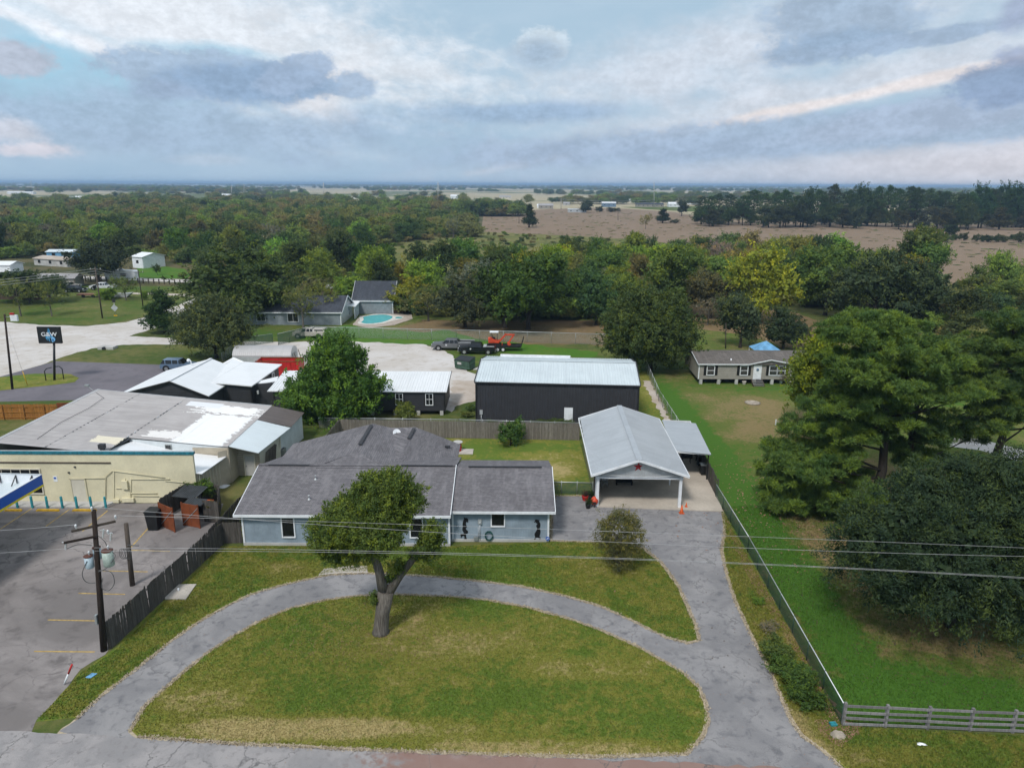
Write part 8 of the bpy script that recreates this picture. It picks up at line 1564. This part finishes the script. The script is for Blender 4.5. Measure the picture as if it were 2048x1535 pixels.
# low undergrowth and the far tree belts, one object each, instanced from trees that stand in the scene
def wood_stuff(name, label, pts, keys, mat='wood_leaves'):
    "pts: (x, y, height, width)"
    n = len(pts); A = np.array(pts); me = bpy.data.meshes.new(name); me.vertices.add(n); me.vertices.foreach_set('co', np.stack([A[:, 0], A[:, 1], np.zeros(n)], 1).astype(np.float32).ravel()); rng = np.random.default_rng(n)
    for an, val in (('hh', A[:, 2]), ('ww', A[:, 3] / .92), ('rot', rng.uniform(0, 6.28, n))): a = me.attributes.new(an, 'FLOAT', 'POINT'); a.data.foreach_set('value', val.astype(np.float32))
    a = me.attributes.new('pick', 'INT', 'POINT'); a.data.foreach_set('value', rng.integers(0, len(keys), n).astype(np.int32))
    o = bpy.data.objects.new(name, me); COL.objects.link(o); tag(o, label, None, None, 'stuff'); me.materials.append(MATS[mat])
    ng = bpy.data.node_groups.new(name, 'GeometryNodeTree'); ng.interface.new_socket('Geometry', in_out='INPUT', socket_type='NodeSocketGeometry'); ng.interface.new_socket('Geometry', in_out='OUTPUT', socket_type='NodeSocketGeometry')
    N, Lk = ng.nodes, ng.links; gi, go = N.new('NodeGroupInput'), N.new('NodeGroupOutput'); iop = N.new('GeometryNodeInstanceOnPoints'); jn = N.new('GeometryNodeJoinGeometry')
    for k in reversed(keys):
        src = next(ob for ob in COL.objects if ob.name.startswith('crown') and ob.data == PRO[k][0]); oi = N.new('GeometryNodeObjectInfo'); oi.inputs['Object'].default_value = src; oi.inputs['As Instance'].default_value = False; oi.transform_space = 'ORIGINAL'
        gt = N.new('GeometryNodeGeometryToInstance'); Lk.new(oi.outputs['Geometry'], gt.inputs[0]); Lk.new(gt.outputs[0], jn.inputs[0])
    Lk.new(gi.outputs[0], iop.inputs['Points']); Lk.new(jn.outputs[0], iop.inputs['Instance']); iop.inputs['Pick Instance'].default_value = True
    def attr(nm, dt): a = N.new('GeometryNodeInputNamedAttribute'); a.data_type = dt; a.inputs['Name'].default_value = nm; return a.outputs['Attribute']
    Lk.new(attr('pick', 'INT'), iop.inputs['Instance Index'])
    cs = N.new('ShaderNodeCombineXYZ'); w_ = attr('ww', 'FLOAT'); Lk.new(w_, cs.inputs[0]); Lk.new(w_, cs.inputs[1]); Lk.new(attr('hh', 'FLOAT'), cs.inputs[2]); Lk.new(cs.outputs[0], iop.inputs['Scale'])
    cr = N.new('ShaderNodeCombineXYZ'); Lk.new(attr('rot', 'FLOAT'), cr.inputs[2]); Lk.new(cr.outputs[0], iop.inputs['Rotation'])
    sm = N.new('GeometryNodeSetMaterial'); sm.inputs['Material'].default_value = MATS[mat]; Lk.new(iop.outputs[0], sm.inputs['Geometry']); Lk.new(sm.outputs[0], go.inputs[0])
    md = o.modifiers.new('scatter', 'NODES'); md.node_group = ng; return o
if rest: wood_stuff('wood', 'dense mixed wood filling the valley left of the pasture', rest, ['round_a', 'round_b', 'round_c', 'wide_a'])
rng = np.random.default_rng(8); low = []
for nm, reg, sp, seed in WOODS:
    P_ = np.array(reg); lo, hi = P_.min(0), P_.max(0); c = rng.uniform(lo, hi, (5200 if nm == 'left' else 1600 if nm == 'right' else 500, 2)); c = c[point_in(c[:, 0], c[:, 1], reg)]; low += [(x, y_, rng.uniform(2, 5.5), rng.uniform(3.5, 7)) for x, y_ in c]
sc_ = region([(700, 505), (830, 484), (930, 466), (1100, 474), (1300, 484), (1400, 502), (1300, 520), (1100, 545), (960, 560), (800, 560), (720, 540)]); P_ = np.array(sc_); c = rng.uniform(P_.min(0), P_.max(0), (420, 2)); c = c[point_in(c[:, 0], c[:, 1], sc_)]; low += [(x, y_, rng.uniform(.7, 2.0), rng.uniform(1.5, 4)) for x, y_ in c]
wood_stuff('undergrowth', 'bushes and undergrowth beneath and between the woodland trees', low, ['bushy', 'round_c'])
far = []
def noise2(x, y_): return math.sin(x * .0021 + 1.3) * math.sin(y_ * .0016 + .4) + .6 * math.sin(x * .0052 + y_ * .0031) + .4 * math.sin(x * .011 - y_ * .007 + 2)
for _ in range(26000):
    d = 640 * (30 ** rng.random()); x = rng.uniform(-.80, .80) * d; y_ = d
    belt = abs(((y_ + 90 * math.sin(x * .0017)) / 620.0) % 1.0 - .5) < .30
    inpast = y_ < 1060 and 10 < x < 460
    nz = noise2(x, y_)
    if 690 < y_ < 1800 and x < 60 and rng.random() < .80: continue
    if 690 < y_ < 2600 and (x * .25 + y_) % 420 < 190 + 60 * math.sin(x * .004): continue
    if inpast and (y_ < 960 or rng.random() < .6): continue
    if y_ > 1000 and abs(((y_ + x * .3) / 900.) % 1 - .5) < .12: continue
    if (nz > .0 and belt) or nz > .95 or (y_ < 820 and x < 0 and nz > -.2): far.append((x, y_, rng.uniform(7.5, 13) * (1 + d / 16000), rng.uniform(11, 18) * (1 + d / 6500)))
wood_stuff('far_woods', 'distant tree belts and groves fading blue toward the horizon', far, ['round_a', 'round_b', 'wide_a', 'round_c'])
# pasture tussocks
pt = region([(975, 428), (1240, 420), (1420, 441), (1700, 449), (2200, 456), (2200, 520), (1900, 545), (1700, 498), (1500, 478), (1250, 488), (1130, 495), (950, 478)]); P_ = np.array(pt); c = rng.uniform(P_.min(0), P_.max(0), (1300, 2)); c = c[point_in(c[:, 0], c[:, 1], pt)]
wood_stuff('tussocks', 'dull green tussocks scattered over the brown pasture', [(x, y_, rng.uniform(.12, .35), rng.uniform(.8, 3.6)) for x, y_ in c], ['bushy'])
# ---------------------------------------------------------------- the air
q = new_mat('haze'); v = q.node('ShaderNodeVolumePrincipled', {'Color': (.50, .72, 1.0), 'Density': .00017}); v.inputs['Anisotropy'].default_value = .2; q.node('ShaderNodeOutputMaterial', {'Volume': v.outputs[0]})
hz = MB().box((0, 19000, 20.5), (52000, 43000, 43.0)).build('haze', 'haze'); tag(hz, 'thin blue air between the camera and the horizon', None, None, 'stuff')
for m_ in bpy.data.materials:
    if m_.name != 'haze': m_.cycles.emission_sampling = 'NONE'
